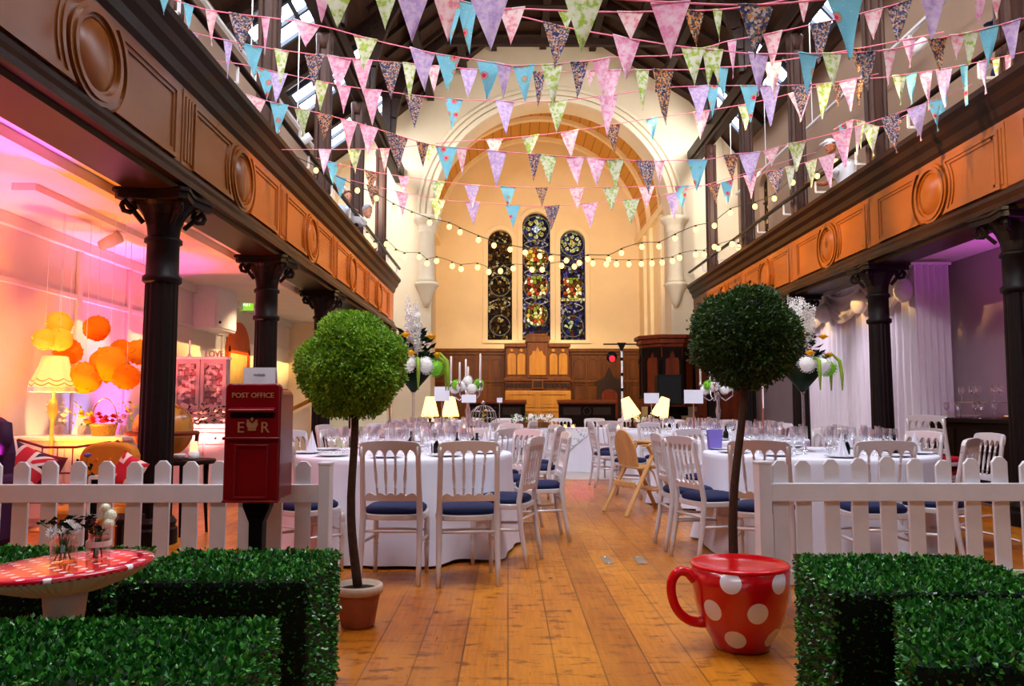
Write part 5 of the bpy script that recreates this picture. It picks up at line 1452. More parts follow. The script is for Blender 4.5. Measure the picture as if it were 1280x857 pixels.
def cushion(px_, py_, Y, r, lb, rot, m=None, nm='cushion'):
    c = atY(px_, py_, Y); n = 16; vs = []; fs = []
    for s in (-1, 1):
        for i in range(n+1):
            for j in range(n+1):
                u, v = -1+2*i/n, -1+2*j/n; h = .38*((1-u**4)*(1-v**4))**.6
                vs.append((u*r*(1-.06*(1-v*v)), s*h*r*.9, v*r*(1-.06*(1-u*u))))
    for q in range(2):
        for i in range(n):
            for j in range(n):
                a = q*(n+1)**2+i*(n+1)+j; fs.append((a, a+1, a+n+2, a+n+1))
    o = MB().add(vs, fs).build(nm, m or M_jack, smooth=True, loc=tuple(c), fix=True); o.rotation_euler = rot
    return tag(o, lb, 'cushion')
cushion(20, 586, 5.7, .19, 'red and cream striped flag cushion slumped on the wire bench', (-.5, .5, .2))
cushion(52, 590, 5.9, .15, 'dark red cushion beside the flag cushion on the wire bench', (-.4, .2, -.2), mat('dark_red_velvet', (90, 8, 24), .8))
cushion(160, 590, 5.6, .12, 'small red and cream striped cushion on the mustard buttoned chair', (-.3, .4, -.3))
# wing chair (only its dark back corner shows)
wx = atY(4, 545, 5.4)
e = empty('wing_chair', 'dark plum velvet wing chair at the edge beside the wire bench', 'armchair', (wx.x-.36, 5.4, 0))
Mpl = mat('plum_velvet', (52, 10, 52), .7, var=.2)
MB().prism([(-.4, .3), (.4, .3), (.42, .8), (.38, 1.0), (.3, 1.06), (-.3, 1.06), (-.4, 1.0)], -.09, .09, mpY).build('backrest', Mpl, e, bevel=.05, seg=3, fix=True)
MB().tube([(.38, -.1, .98), (.42, -.1, .98), (.44, -.12, .9), (.4, -.12, .82)], .06, 10).build('wing', Mpl, e, True)
MB().bb(-.4, .4, -.6, .05, .25, .48).build('seat', Mpl, e, bevel=.04)
for s in (-1, 1):
    MB().bb(s*.42-.07, s*.42+.07, -.6, .05, .2, .66).build('arm', Mpl, e, bevel=.04)
    for yy in (-.55, 0): MB().lathe([(.02, 0), (.03, .22)], 8, (s*.4, yy, 0)).build('leg', M_blackwood, e)
# buttoned mustard chair
ax = atY(135, 572, 5.8)
e = empty('buttoned_chair', 'mustard buttoned low chair behind the picket fence', 'armchair', (ax.x, 5.8, 0))
Mmu = mat('mustard_velvet', (196, 116, 24), .75, var=.12)
bo = [(-.19, .36), (-.2, .6), (-.195, .76), (-.17, .82), (-.1, .85), (0, .858), (.1, .85), (.17, .82), (.195, .76), (.2, .6), (.19, .36)]
MB().prism(bo, -.06, .06, lambda u, v, w: (u*1.05, w+.1*(v-.4), v)).build('backrest', Mmu, e, bevel=.03, seg=3, fix=True)
for x in (-.1, 0, .1):
    for z in (.6, .73): MB().ball((x+.05*(z > .7)-.02, -.06+.1*(z-.4), z), .014, 8, 6, (1, .5, 1)).build('button', mat('dark_button', (120, 60, 10), .7) if False else Mmu, e, True)
MB().bb(-.24, .24, -.42, .05, .28, .42).build('seat', Mmu, e, bevel=.03)
for s in (-1, 1):
    for yy in (-.38, 0): MB().lathe([(.015, 0), (.022, .28)], 8, (s*.2, yy, 0)).build('leg', M_blackwood, e)
# little picture frame and rose
c = atY(126, 588, 5.0)
e = empty('picture_frame', 'black framed board with a white edge leaning behind the fence', 'picture frame', (c.x, 5.0, .42))
MB().ring([(-.055, .02), (.055, .02), (.055, .24), (-.055, .24)], [(-.07, .0), (.07, .0), (.07, .265), (-.07, .265)], -.012, .012, mpY).build('frame', M_whitepaint, e, fix=True)
MB().bb(-.056, .056, -.004, .008, .018, .242).build('board', M_black, e)
tb = empty('plant_stand', 'low dark wooden stand holding the framed board and rose behind the fence', 'stand', (c.x, 5.05, 0))
MB().bb(-.2, .2, -.14, .16, .385, .42).build('top', M_blackwood, tb, bevel=.008)
for s in (-1, 1):
    for t in (-1, 1): MB().bb(s*.17-.015, s*.17+.015, t*.11-.015, t*.11+.015, 0, .385).build('leg', M_blackwood, tb)
e = empty('single_rose', 'single mauve rose stem in a small bottle standing before the mustard chair', 'flower', (c.x-.11, 5.02, .42))
MB().lathe([(.028, 0), (.03, .08), (.012, .11), (.012, .15)], 12, cap=False).build('bottle', M_jar, e, True)
MB().tube([(0, 0, .01), (.005, 0, .2), (.01, 0, .37)], .003, 5).build('stem', M_stemgreen, e)
b = MB(); rose(b, (.012, 0, .39), .03); b.build('bloom', M_lilac_petal, e)
b = MB()
for p in ((-.05, 0, .26), (.04, 0, .3), (.0, 0, .22), (-.03, 0, .33), (.05, 0, .25)): b.leaf(p, (p[0], -.3, .3), .06, .04); b.leaf(p, (-p[0], -.3, .1), .05, .035)
b.build('leaves', M_leafdk, e)
# white gift table with basket, jars and card
gx = atY(130, 545, 7.6)
e = empty('gift_cabinet', 'white cabinet under the pompoms carrying the sweet basket and jars', 'cabinet', (gx.x, 7.6, 0))
MB().bb(-.72, .28, -.25, .25, 0, .80).build('body', M_whitepaint, e, bevel=.01); MB().bb(-.76, .32, -.28, .28, .80, .84).build('top', M_whitepaint, e, bevel=.008)
for x0 in (-.7, -.21):
    d = MB().bb(x0, x0+.47, -.27, -.25, .08, .74); d.build('door', M_whitepaint, e, bevel=.006)
bk_ = empty('sweet_basket', 'handled basket of red flowers on the white cabinet', 'basket', (gx.x+.02, 7.55, .842))
MB().lathe([(.1, 0), (.12, .1), (.125, .11)], 18).build('basket', mat('yellow_wicker', (226, 170, 60), .8, scale=60, var=.3), bk_, True)
MB().tube([(.13*cos(t), 0, .1+.26*sin(t)) for t in [pi*k/12 for k in range(13)]], .005, 6).build('handle', M_silver, bk_)
b = MB()
for _ in range(12): rose(b, (random.uniform(-.1, .1), random.uniform(-.09, .05), random.uniform(.12, .22)), .035, 2)
b.build('red_blooms', mat('red_petal', (200, 30, 20), .6), bk_)
for dx, lb, m in ((-.38, 'jar of white and peach flowers beside the standing lamp', M_white_petal), (.24, 'small purple posy on the white cabinet near the globe', M_lilac_petal), (-.16, 'yellow posy in front of the leaning card on the white cabinet', M_yellow_petal)):
    j = empty('posy_jar', lb, 'posy', (gx.x+dx, 7.5, .842))
    MB().lathe([(.035, 0), (.04, .06), (.03, .1)], 12, cap=False).build('jar', M_jar, j, True)
    b = MB()
    for _ in range(6): rose(b, (random.uniform(-.08, .08), random.uniform(-.05, .04), random.uniform(.12, .24)), .034, 2)
    b.build('blooms', m, j)
    b = MB()
    for _ in range(18): b.leaf((random.uniform(-.1, .1), random.uniform(-.06, .05), random.uniform(.08, .32)), (random.gauss(0, 1), -.5, .6), .05, .025)
    b.build('leaves', M_leaflt, j)
o = MB().bb(-.05, .05, -.004, .004, 0, .2).build('leaning_card', M_card, loc=(gx.x-.24, 7.56, .845)); o.rotation_euler = (-.2, .2, .3); tag(o, 'white leaning card on the white cabinet between posies', 'card')
# globe drinks cabinet
gc = atY(204, 537, 7.3)
e = empty('globe', 'big wooden globe half hidden behind the nearest iron column', 'globe', (gc.x, 7.3, 0))
def globe_mat():
    t = NT('antique_globe'); n = t.noise(t.coord(), 3.5, 5)
    c = t.ramp(n, [(.45, lin((150, 78, 20))), (.5, lin((196, 130, 50))), (.7, lin((170, 100, 40)))])
    b = t.bsdf(c, .25); b.inputs['Coat Weight'].default_value = .5; return t.done(b)
MB().ball((0, 0, gc.z), .265, 32, 20).build('sphere', globe_mat(), e, True)
MB().tube([(.3*cos(2*pi*k/40), .3*sin(2*pi*k/40), gc.z-.03) for k in range(40)], .02, 8, True).build('horizon_ring', M_redwood, e, True)
for k in range(3):
    a = k*2.094+.5; MB().tube([(.3*cos(a), .3*sin(a), gc.z-.03), (.26*cos(a), .26*sin(a), .35), (.3*cos(a), .3*sin(a), 0)], [.02, .018, .022], 8).build('leg', M_redwood, e, True)
# side table with tea things
sx = atY(228, 572, 7.0)
e = empty('side_table', 'small dark wooden side table beside the iron column', 'table', (sx.x, 7.0, 0))
MB().lathe([(.28, .615), (.285, .63), (.28, .65)], 28).build('top', M_blackwood, e, bevel=0)
for k in range(4):
    a = k*pi/2+.4; MB().tube([(.2*cos(a), .2*sin(a), .62), (.2*cos(a), .2*sin(a), .3), (.22*cos(a), .22*sin(a), 0)], [.025, .018, .012], 8).build('leg', M_blackwood, e, True)
e = empty('candle_lamp', 'small glowing candle lamp on the dark side table', 'lamp', (sx.x+.1, 7.0, .651))
MB().lathe([(.04, 0), (.05, .02), (.045, .07)], 14).build('holder', M_whitepaint, e, True); MB().lathe([(.035, .07), (.03, .16)], 14).build('candle', glow('warm_wax', (255, 220, 150), 1.6), e, True)
tag(MB().lathe([(.03, 0), (.06, .05), (.058, .055)], 16).build('tea_cup', M_plate, None, True, loc=(sx.x+.01, 6.9, .651)), 'white tea cup on the dark side table', 'cup')
# dresser with drawers, flowers and framed photo doors
dx0 = atY(255, 560, 9.9)
e = empty('dresser', 'white painted dresser with small drawers standing behind the post box', 'dresser', (dx0.x, 9.9, 0))
MB().bb(-.62, .62, 0, .4, .1, .8).build('body', M_whitepaint, e, bevel=.01); MB().bb(-.65, .65, -.03, .42, .8, .84).build('top', M_whitepaint, e, bevel=.006)
for k in range(4):
    x = -.6+k*.305
    d = MB().bb(x, x+.285, -.02, 0, .66, .785).build('drawer', M_whitepaint, e, bevel=.005)
    MB().ball((x+.14, -.03, .72), .014, 8, 6).build('knob', M_black, d)
    if k % 2 == 0:
        d = MB().bb(x, x+.59, -.02, 0, .14, .64).build('door', M_whitepaint, e, bevel=.005); MB().bb(x+.54, x+.555, -.04, -.02, .36, .5).build('handle', M_silver, d)
for s in (-.58, .58): MB().bb(s-.03, s+.03, .02, .38, 0, .1).build('foot', M_whitepaint, e)
b0 = empty('flower_row', 'row of cream roses and greenery in a white planter on the dresser', 'flower trough', (dx0.x+.02, 9.95, .842))
MB().bb(-.5, .55, -.07, .09, 0, .06).build('planter', M_whitepaint, b0)
b = MB()
for _ in range(34): rose(b, (random.uniform(-.5, .55), random.uniform(-.1, .06), random.uniform(.08, .24)), random.uniform(.03, .045), 2)
b.build('cream_roses', M_cream_petal, b0)
b = MB()
for _ in range(150): b.leaf((random.uniform(-.55, .6), random.uniform(-.12, .1), random.uniform(.02, .3)), (random.gauss(0, 1), -.6, random.gauss(.2, 1)), .07, .035)
b.build('greenery', M_leafdk, b0)
def collage():
    t = NT('photo_collage'); co = t.coord(); v = t.n('TexBrick'); t.set(v.inputs['Vector'], t.n('Mapping', i_Rotation=(pi/2, 0, .06), i_Vector=co).outputs[0])
    v.inputs['Scale'].default_value = 1; v.inputs['Brick Width'].default_value = .09; v.inputs['Row Height'].default_value = .075; v.inputs['Mortar Size'].default_value = .008
    v.inputs['Color1'].default_value = lin((210, 200, 196)); v.inputs['Color2'].default_value = lin((60, 50, 54)); v.inputs['Mortar'].default_value = lin((120, 60, 56))
    vo = t.n('TexVoronoi'); t.set(vo.inputs['Vector'], co); vo.inputs['Scale'].default_value = 24
    s = t.n('SeparateColor'); t.set(s.inputs[0], vo.outputs['Color'])
    c = t.ramp(s.outputs[0], [(0, lin((40, 36, 42))), (.3, lin((120, 110, 112))), (.6, lin((226, 220, 218))), (.85, lin((170, 40, 40)))], 'CONSTANT')
    return t.done(t.bsdf(t.mix(.5, v.outputs[0], c), .6))
M_col = collage()
e = empty('photo_cabinet', 'grey double door cabinet filled with black and white snapshots above the dresser', 'display cabinet', (atY(250, 500, 10.19).x, 10.19, 1.08))
MB().bb(-.35, .35, 0, .1, -.238, .66).build('back', mat('grey_cabinet', (176, 160, 158), .6), e, bevel=.006)
for s in (-1, 1):
    c0 = s*.173
    d = MB().ring([(c0-.12, .06), (c0+.12, .06), (c0+.12, .6), (c0-.12, .6)], [(c0-.168, 0), (c0+.168, 0), (c0+.168, .66), (c0-.168, .66)], -.03, .0, mpY).build('door', mat('grey_door_paint', (180, 166, 164), .6), e, bevel=.004, fix=True)
    MB().bb(c0-.12, c0+.12, -.012, -.004, .06, .6).build('photo_sheet', M_col, d)
MB().bb(-.37, .37, -.05, .1, .66, .69).build('cornice', M_whitepaint, e, bevel=.006)
c = bpy.data.curves.new('love_letters', 'FONT'); c.body = 'LOVE'; c.size = .12; c.extrude = .015; c.align_x = 'CENTER'; c.materials.append(mat('pale_wood_letters', (214, 176, 164), .6))
o = bpy.data.objects.new('love_letters', c); COL.objects.link(o); o.rotation_euler = (pi/2, 0, 0); o.location = (atY(268, 440, 10.24).x, 10.24, 1.772); o.scale = (.85, 1, 1); o = to_mesh_obj(o)
tag(o, 'pale wooden letters spelling LOVE on top of the photo cabinet', 'letters')
o = MB().lathe([(.04, 0), (.02, .03), (.012, .05), (.012, .22)], 8).build('candle_stick', M_whitepaint, None, True, loc=(atY(237, 440, 10.24).x, 10.24, 1.772)); tag(o, 'thin white candle stick on top of the photo cabinet', 'candlestick')
# wall box, exit sign, orange door, balustrade
c = atX(256, 382, XLW+.01)
e = empty('wall_cabinet', 'boxy white cupboard high on the aisle wall behind the nearest columns', 'cabinet', (XLW, c.y, c.z))
MB().bb(0, .35, -.45, .45, -.4, .42).build('body', M_whitepaint, e, bevel=.01); MB().bb(.35, .37, -.42, .42, -.37, .39).build('door', M_whitepaint, e, bevel=.006); MB().ball((.39, -.35, -.3), .02, 8, 6).build('knob', M_black, e)
c = atY(307, 380, 13.8)
e = empty('exit_sign', 'small green lit EXIT sign hanging under the gallery ceiling', 'sign', tuple(c))
MB().bb(-.13, .13, .0, .05, -.11, .11).build('box', glow('exit_green', (150, 210, 60), 1.2), e, bevel=.005)
cu = bpy.data.curves.new('lettering', 'FONT'); cu.body = 'EXIT'; cu.size = .12; cu.extrude = .003; cu.align_x = 'CENTER'; cu.align_y = 'CENTER'; cu.materials.append(glow('exit_white', (250, 255, 220), 2)); o = bpy.data.objects.new('lettering', cu); COL.objects.link(o); o.parent = e; o.rotation_euler = (pi/2, 0, 0); o.location = (0, -.004, 0); o.scale = (.8, 1, 1); to_mesh_obj(o)
MB().tube([(0, .02, .11), (0, .02, 2.96-c.z)], .012, 6).build('hanger', M_whitepaint, e)
dl = atX(296, 452, XLW+.02)
e = bpy.data.objects.new('door_1', None); COL.objects.link(e); struct(e); e.location = (XLW+.02, dl.y, 0)
M_odoor = mat('orange_red_door', (206, 82, 24), .45)
MB().bb(0, .05, -.55, -.45, 0, 2.15).bb(0, .05, .45, .55, 0, 2.15).prism(arch(-.55, .55, 2.05, 2.6)+[], 0, .05, lambda u, v, w: (w, u, v)).build('frame', M_odoor, e, fix=True)
MB().bb(0, .03, -.45, .45, 0, 2.1).build('leaf', mat('amber_glass_door', (250, 200, 120), .4), e)
struct(MB().bb(XLW, -3.9, 17.0, 17.2, 0, 2.96).build('wall_aisle_return', M_cream))
h0 = atY(362, 513, 12.6); h1 = atY(395, 498, 12.9)
e = empty('ramp_balustrade', 'wooden handrail with frosted glass panels beside the pale topiary', 'balustrade', (0, 12.75, 0))
P0 = Vector((h0.x-.9, 0, h0.z-.42)); P1 = Vector((h1.x, 0, h1.z)); P2 = Vector((h1.x+1.25, 0, h1.z))
MB().bar(P0, P1, .05, .06).bar(P1, P2, .05, .06).build('handrail', M_palewood, e, bevel=.01)
for q in (P0, P0.lerp(P1, .5), P1, P1.lerp(P2, .5), P2): MB().tube([(q.x, 0, 0), (q.x, 0, q.z)], .02, 8).build('post', M_silver, e)
M_frost = mat('frosted_green_glass', (226, 226, 190), .25, var=.02)
for a, b_ in ((P0, P0.lerp(P1, .5)), (P0.lerp(P1, .5), P1), (P1, P1.lerp(P2, .5)), (P1.lerp(P2, .5), P2)):
    MB().prism([(a.x+.05, .1), (b_.x-.05, .1), (b_.x-.05, b_.z-.1), (a.x+.05, a.z-.1)], -.008, .008, mpY).build('panel', M_frost, e, fix=True)
# spot light on the aisle ceiling
c = atX(145, 256, -4.0)
e = empty('ceiling_spotlight', 'tan spotlight head under the pink lit aisle ceiling', 'spotlight', (-4.0, c.y, 2.96))
MB().tube([(0, 0, 0), (0, 0, -.1)], .015, 8).build('stem', M_cream_trim, e); MB().lathe([(.05, -.1), (.06, 0), (.06, .12)], 14, M=Matrix.Translation((-.05, 0, -.17)) @ Matrix.Rotation(1.1, 4, 'Y')).build('head', M_cream_trim, e, True)
struct(MB().bb(-4.1, -3.9, 6.3, 8.6, 2.9, 2.96).build('trim_light_trunking', M_white_wall))
struct(MB().bb(-3.4, -3.3, 1, 18, 2.88, 2.96).build('trim_ceiling_batten', M_cream_trim))

# ---------------------------------------------------------------- aisle on the drape side
def drape_mat():
    t = NT('white_voile'); b = t.bsdf(lin((226, 216, 226)), .9); tr = t.n('BsdfTranslucent'); tr.inputs[0].default_value = lin((226, 216, 226)); m = t.n('MixShader'); m.inputs[0].default_value = .25
    t.t.links.new(b.outputs[0], m.inputs[1]); t.t.links.new(tr.outputs[0], m.inputs[2]); return t.done(m)
M_voile = drape_mat()
YA, YBd, XD = 10.55, 14.6, 5.62
e = empty('drape', 'floor length white voile drape gathered at the top behind the iron column', 'drape', (XD, YA, 0))
vs = []; fs = []; NY, NZ = 220, 14
for i in range(NY+1):
    y = (YBd-YA)*i/NY
    for j in range(NZ+1):
        z = 3.05*j/NZ; a = .035+.02*sin(y*1.7)
        vs.append((a*sin(y*31+.4*sin(y*3))+.02*sin(y*67+z), y, z))
for i in range(NY):
    for j in range(NZ): a = i*(NZ+1)+j; fs.append((a, a+1, a+NZ+2, a+NZ+1))
MB().add(vs, fs).build('panel', M_voile, e, True)
for q in range(3):
    y0 = .05+q*1.35; vs = []; fs = []; n, m = 24, 8
    for i in range(n+1):
        t = i/n
        for j in range(m+1):
            v = j/m; sag = (.12+.36*v)*(4*t*(1-t))
            vs.append((-.1-.05*sin(v*20), y0+1.35*t, 3.05-.1*v-sag))
    for i in range(n):
        for j in range(m): a = i*(m+1)+j; fs.append((a, a+1, a+m+2, a+m+1))
    MB().add(vs, fs).build('swag', M_voile, e, True)
    b = MB(); rnd = random.Random(q); hydr = Vector((-.16, y0, 2.72))
    b.ball(tuple(hydr), .17, 16, 10, (.7, 1, 1)); b.build('rosette', M_voile, e, True)
MB().tube([(0, 0, 3.06), (0, YBd-YA, 3.06)], .02, 8).build('rail', M_whitepaint, e)
# the return drape facing the hall
e = empty('drape', 'narrow white drape beside the iron column edging the purple wall', 'drape', (5.62, 10.4, 0))
vs = []; fs = []
for i in range(61):
    x = -.12+.5*i/60
    for j in range(NZ+1): vs.append((x, .03*sin(x*70), 3.05*j/NZ))
for i in range(60):
    for j in range(NZ): a = i*(NZ+1)+j; fs.append((a, a+1, a+NZ+2, a+NZ+1))
MB().add(vs, fs).build('panel', M_voile, e, True)
MB().tube([(-.14, 0, 3.06), (.4, 0, 3.06)], .02, 8).build('rail', M_whitepaint, e)
# bar with glass shelves
e = empty('bar_counter', 'long dark bar counter against the purple wall', 'bar', (5.75, 8.3, 0))
MB().bb(-.25, .25, -2.0, 1.9, 0, .93).build('body', M_blackwood, e, bevel=.01); MB().bb(-.32, .3, -2.05, 1.95, .93, .98).build('worktop', M_blackwood, e, bevel=.008)
for k in range(6): MB().bb(-.27, -.25, -1.92+k*.64, -1.38+k*.64, .12, .85).build('panel', M_blackwood, e, bevel=.006)
e = empty('glass_shelf', 'clear glass shelf above the dark bar counter', 'shelf', (5.85, 8.3, 1.0))
MB().bb(-.14, .14, -1.9, 1.85, .17, .178).build('upper_sheet', M_jar, e); MB().bb(-.2, .14, -1.9, 1.85, .01, .018).build('lower_sheet', M_jar, e)
for y in (-1.8, -.6, .6, 1.75): MB().tube([(0, y, -.02), (0, y, .175)], .008, 6).build('support', M_silver, e)
rnd = random.Random(5)
for k in range(16):
    small('wine_glass', 5.85+rnd.uniform(-.1, .1), 6.5+k*.235, 1.179, 'clear wine glass on the bar shelf against the purple wall', 'wine glasses on the bar shelf')
for k in range(14):
    small('wine_glass', 5.62+rnd.uniform(-.08, .02), 6.6+k*.25, .981, 'clear wine glass along the front of the dark bar counter', 'wine glasses on the bar counter')
chair(4.42, 8.0, R(-55), 'silver chair with a red pad stacked beside the bar, lower of the pair', 'stacked red padded chairs', 0, 'red')
o = chair(4.4, 7.97, R(-55), 'silver chair with a red pad riding on top of the stacked pair by the bar', 'stacked red padded chairs', .13, 'red')
e = empty('folded_box', 'pale pink box on the floor beneath the end of the bar', 'box', (5.2, 6.9, 0))
MB().bb(-.16, .16, -.2, .2, 0, .42).build('body', mat('pink_card', (200, 150, 170), .7), e, bevel=.008); MB().bb(-.17, .17, -.21, .21, .42, .46).build('lid', mat('pale_card', (214, 180, 196), .7), e, bevel=.006)
e = empty('floor_cable', 'pale cable snaking over the floor behind the pickets near the bar', 'cable', (0, 0, 0))
MB().tube([tuple(atZ(x, y, .012)) for x, y in ((1168, 646), (1190, 655), (1215, 662), (1245, 668), (1275, 676))], .008, 6).build('lead', M_whitepaint, e)
o = MB().lathe([(.24, 0), (.24, .012), (.0001, .013)], 28, cap=False).build('floor_mat', M_black, loc=(3.12, 5.55, .001)); tag(o, 'round dark mat lying on the floor behind the pickets', 'mat')
for px_, lb in ((758.5, 'small grey metal plate set in the aisle floorboards, closer to the post box side'), (800, 'small grey metal plate set in the aisle floorboards, closer to the red cup')):
    c = atZ(px_, 700, 0); e = empty('floor_plate', lb, 'floor plate', (c.x, c.y, 0), group='floor plates in the aisle')
    MB().bb(-.035, .035, -.14, .14, 0, .004).build('plate', mat('worn_brass_plate', (150, 140, 130), .4, .6), e, bevel=.002)
    for q in (-.11, .11): MB().lathe([(.008, .004), (.006, .006)], 10, (0, q, 0)).build('screw', M_silver, e)
# ---------------------------------------------------------------- bunting
def fabric(name, fn):
    t = NT(name); col = fn(t, t.coord())
    d = t.n('BsdfDiffuse'); t.set(d.inputs[0], col); tr = t.n('BsdfTranslucent'); t.set(tr.inputs[0], col)
    m = t.n('MixShader'); m.inputs[0].default_value = .4; t.t.links.new(d.outputs[0], m.inputs[1]); t.t.links.new(tr.outputs[0], m.inputs[2]); return t.done(m)
def f_blue(t, co):
    base = t.mix(t.noise(co, 14, 3), lin((120, 206, 236)), lin((176, 232, 240)))
    v = t.n('TexVoronoi'); t.set(v.inputs['Vector'], co); v.inputs['Scale'].default_value = 10
    w = t.math('ADD', v.outputs['Distance'], t.math('MULTIPLY', t.noise(co, 60, 2), .18))
    base = t.mix(t.math('LESS_THAN', w, .43), base, lin((150, 200, 160)))
    base = t.mix(t.math('LESS_THAN', w, .36), base, lin((244, 150, 170)))
    base = t.mix(t.math('LESS_THAN', w, .25), base, lin((226, 66, 104)))
    v2 = t.n('TexVoronoi'); t.set(v2.inputs['Vector'], co); v2.inputs['Scale'].default_value = 46
    return t.mix(t.math('LESS_THAN', v2.outputs['Distance'], .16), base, lin((235, 240, 240)))
def blobs(stops, sc, d=4):
    def fn(t, co): return t.ramp(t.noise(co, sc, d, rough=.6), [(p, lin(c)) for p, c in stops])
    return fn
def f_ditsy(cols, sc=95):
    def fn(t, co):
        v = t.n('TexVoronoi'); t.set(v.inputs['Vector'], co); v.inputs['Scale'].default_value = sc
        s = t.n('SeparateColor'); t.set(s.inputs[0], v.outputs['Color']); n = len(cols)
        return t.ramp(s.outputs[0], [(i/n, lin(c)) for i, c in enumerate(cols)], 'CONSTANT')
    return fn
FAB = {'B': fabric('blue_rose_cotton', f_blue),
       'L': fabric('lilac_floral_cotton', blobs([(.3, (246, 230, 246)), (.5, (228, 208, 242)), (.62, (202, 176, 230)), (.75, (246, 226, 244))], 34)),
       'P': fabric('pink_floral_cotton', blobs([(.35, (252, 236, 244)), (.5, (250, 212, 232)), (.62, (240, 156, 202)), (.72, (248, 212, 230))], 26)),
       'W': fabric('pale_pink_cotton', blobs([(.42, (254, 238, 240)), (.54, (252, 214, 222)), (.62, (240, 150, 170)), (.7, (252, 226, 230))], 26)),
       'G': fabric('green_floral_cotton', blobs([(.42, (240, 242, 228)), (.52, (222, 232, 190)), (.58, (176, 206, 86)), (.72, (214, 226, 130))], 26)),
       'D': fabric('dark_ditsy_cotton', f_ditsy([(96, 92, 106), (66, 70, 126), (224, 206, 190), (130, 124, 134), (226, 156, 110), (80, 92, 146), (150, 140, 126), (200, 190, 200)])),
       'O': fabric('orange_ditsy_cotton', f_ditsy([(200, 130, 70), (90, 84, 110), (226, 200, 160), (110, 90, 80), (240, 170, 90), (70, 76, 120), (190, 170, 160)]))}
M_tape = mat('pink_bias_tape', (240, 130, 160), .7, var=.05)
def interp(pts, x):
    if x <= pts[0][0]: return pts[0][1]
    for (x0, y0), (x1, y1) in zip(pts, pts[1:]):
        if x <= x1: return y0+(y1-y0)*(x-x0)/(x1-x0)
    return pts[-1][1]
def smooth_pts(pts, n=60):
    """Catmull-Rom through the cord points"""
    out = []
    P = [pts[0]]+list(pts)+[pts[-1]]; m = max(2, n//(len(pts)-1))
    for i in range(1, len(P)-2):
        for k in range(m):
            t = k/m; q = []
            for c in (0, 1):
                a, b, d, e = P[i-1][c], P[i][c], P[i+1][c], P[i+2][c]
                q.append(.5*(2*b+(d-a)*t+(2*a-5*b+4*d-e)*t*t+(3*b-a-3*d+e)*t**3))
            out.append(tuple(q))
    out.append(pts[-1]); return out
def garland(pts, Y, flags, label, Y2=None):
    sp = smooth_pts(pts); Y2 = Y2 or Y
    x0, x1 = sp[0][0], sp[-1][0]
    yy = lambda x: Y+(Y2-Y)*(x-x0)/(x1-x0)
    W = [atY(x, y, yy(x)) for x, y in sp]
    mid = W[len(W)//2]
    e = empty('bunting', label, 'bunting', tuple(mid), group='floral bunting strung across the nave')
    MB().tube([tuple(p-mid) for p in W], .0045, 5).build('cord', M_tape, e)
    for i, (cx, w, h, pat) in enumerate(flags):
        rnd = random.Random(int(cx*13+Y*7+h)); Yc = yy(cx); s = Yc/970
        p = atY(cx, interp(sp, cx), Yc)-mid; hw = w*s/2; H = h*s*1.05
        dz = (interp(sp, cx+w/2)-interp(sp, cx-w/2))*-s
        yw = rnd.uniform(-.3, .3); sw = rnd.uniform(-.06, .06)*H; n = 7; b = MB(); ph = rnd.uniform(0, 6)
        for side in (0, 1):
            vs = []; fs = []; idx = []
            for r in range(n+1):
                t = r/n; row = []
                for c in range(5):
                    u = -1+c/2
                    x = u*hw*(1-t)+sw*t*t; y = .06*H*sin(u*2+ph+t*3)*t+yw*u*hw*(1-t)+.1*H*t*sin(ph)+side*.0012
                    z = -H*t+dz*.5*u*(1-t)*(1-t*.4)
                    row.append(len(vs)); vs.append((p.x+x, p.y+y, p.z+z))
                idx.append(row)
            for r in range(n):
                for c in range(4):
                    a, b_, d, e_ = idx[r][c], idx[r][c+1], idx[r+1][c+1], idx[r+1][c]
                    fs.append((a, e_, d, b_) if side == 0 else (a, b_, d, e_))
            b.add(vs, fs)
        b.tube([(p.x-hw, p.y-yw*hw, p.z-dz*.5), (p.x, p.y, p.z), (p.x+hw, p.y+yw*hw, p.z+dz*.5)], .0055, 4)
        o = b.build('flag', FAB[pat], e, smooth=True)
    return e
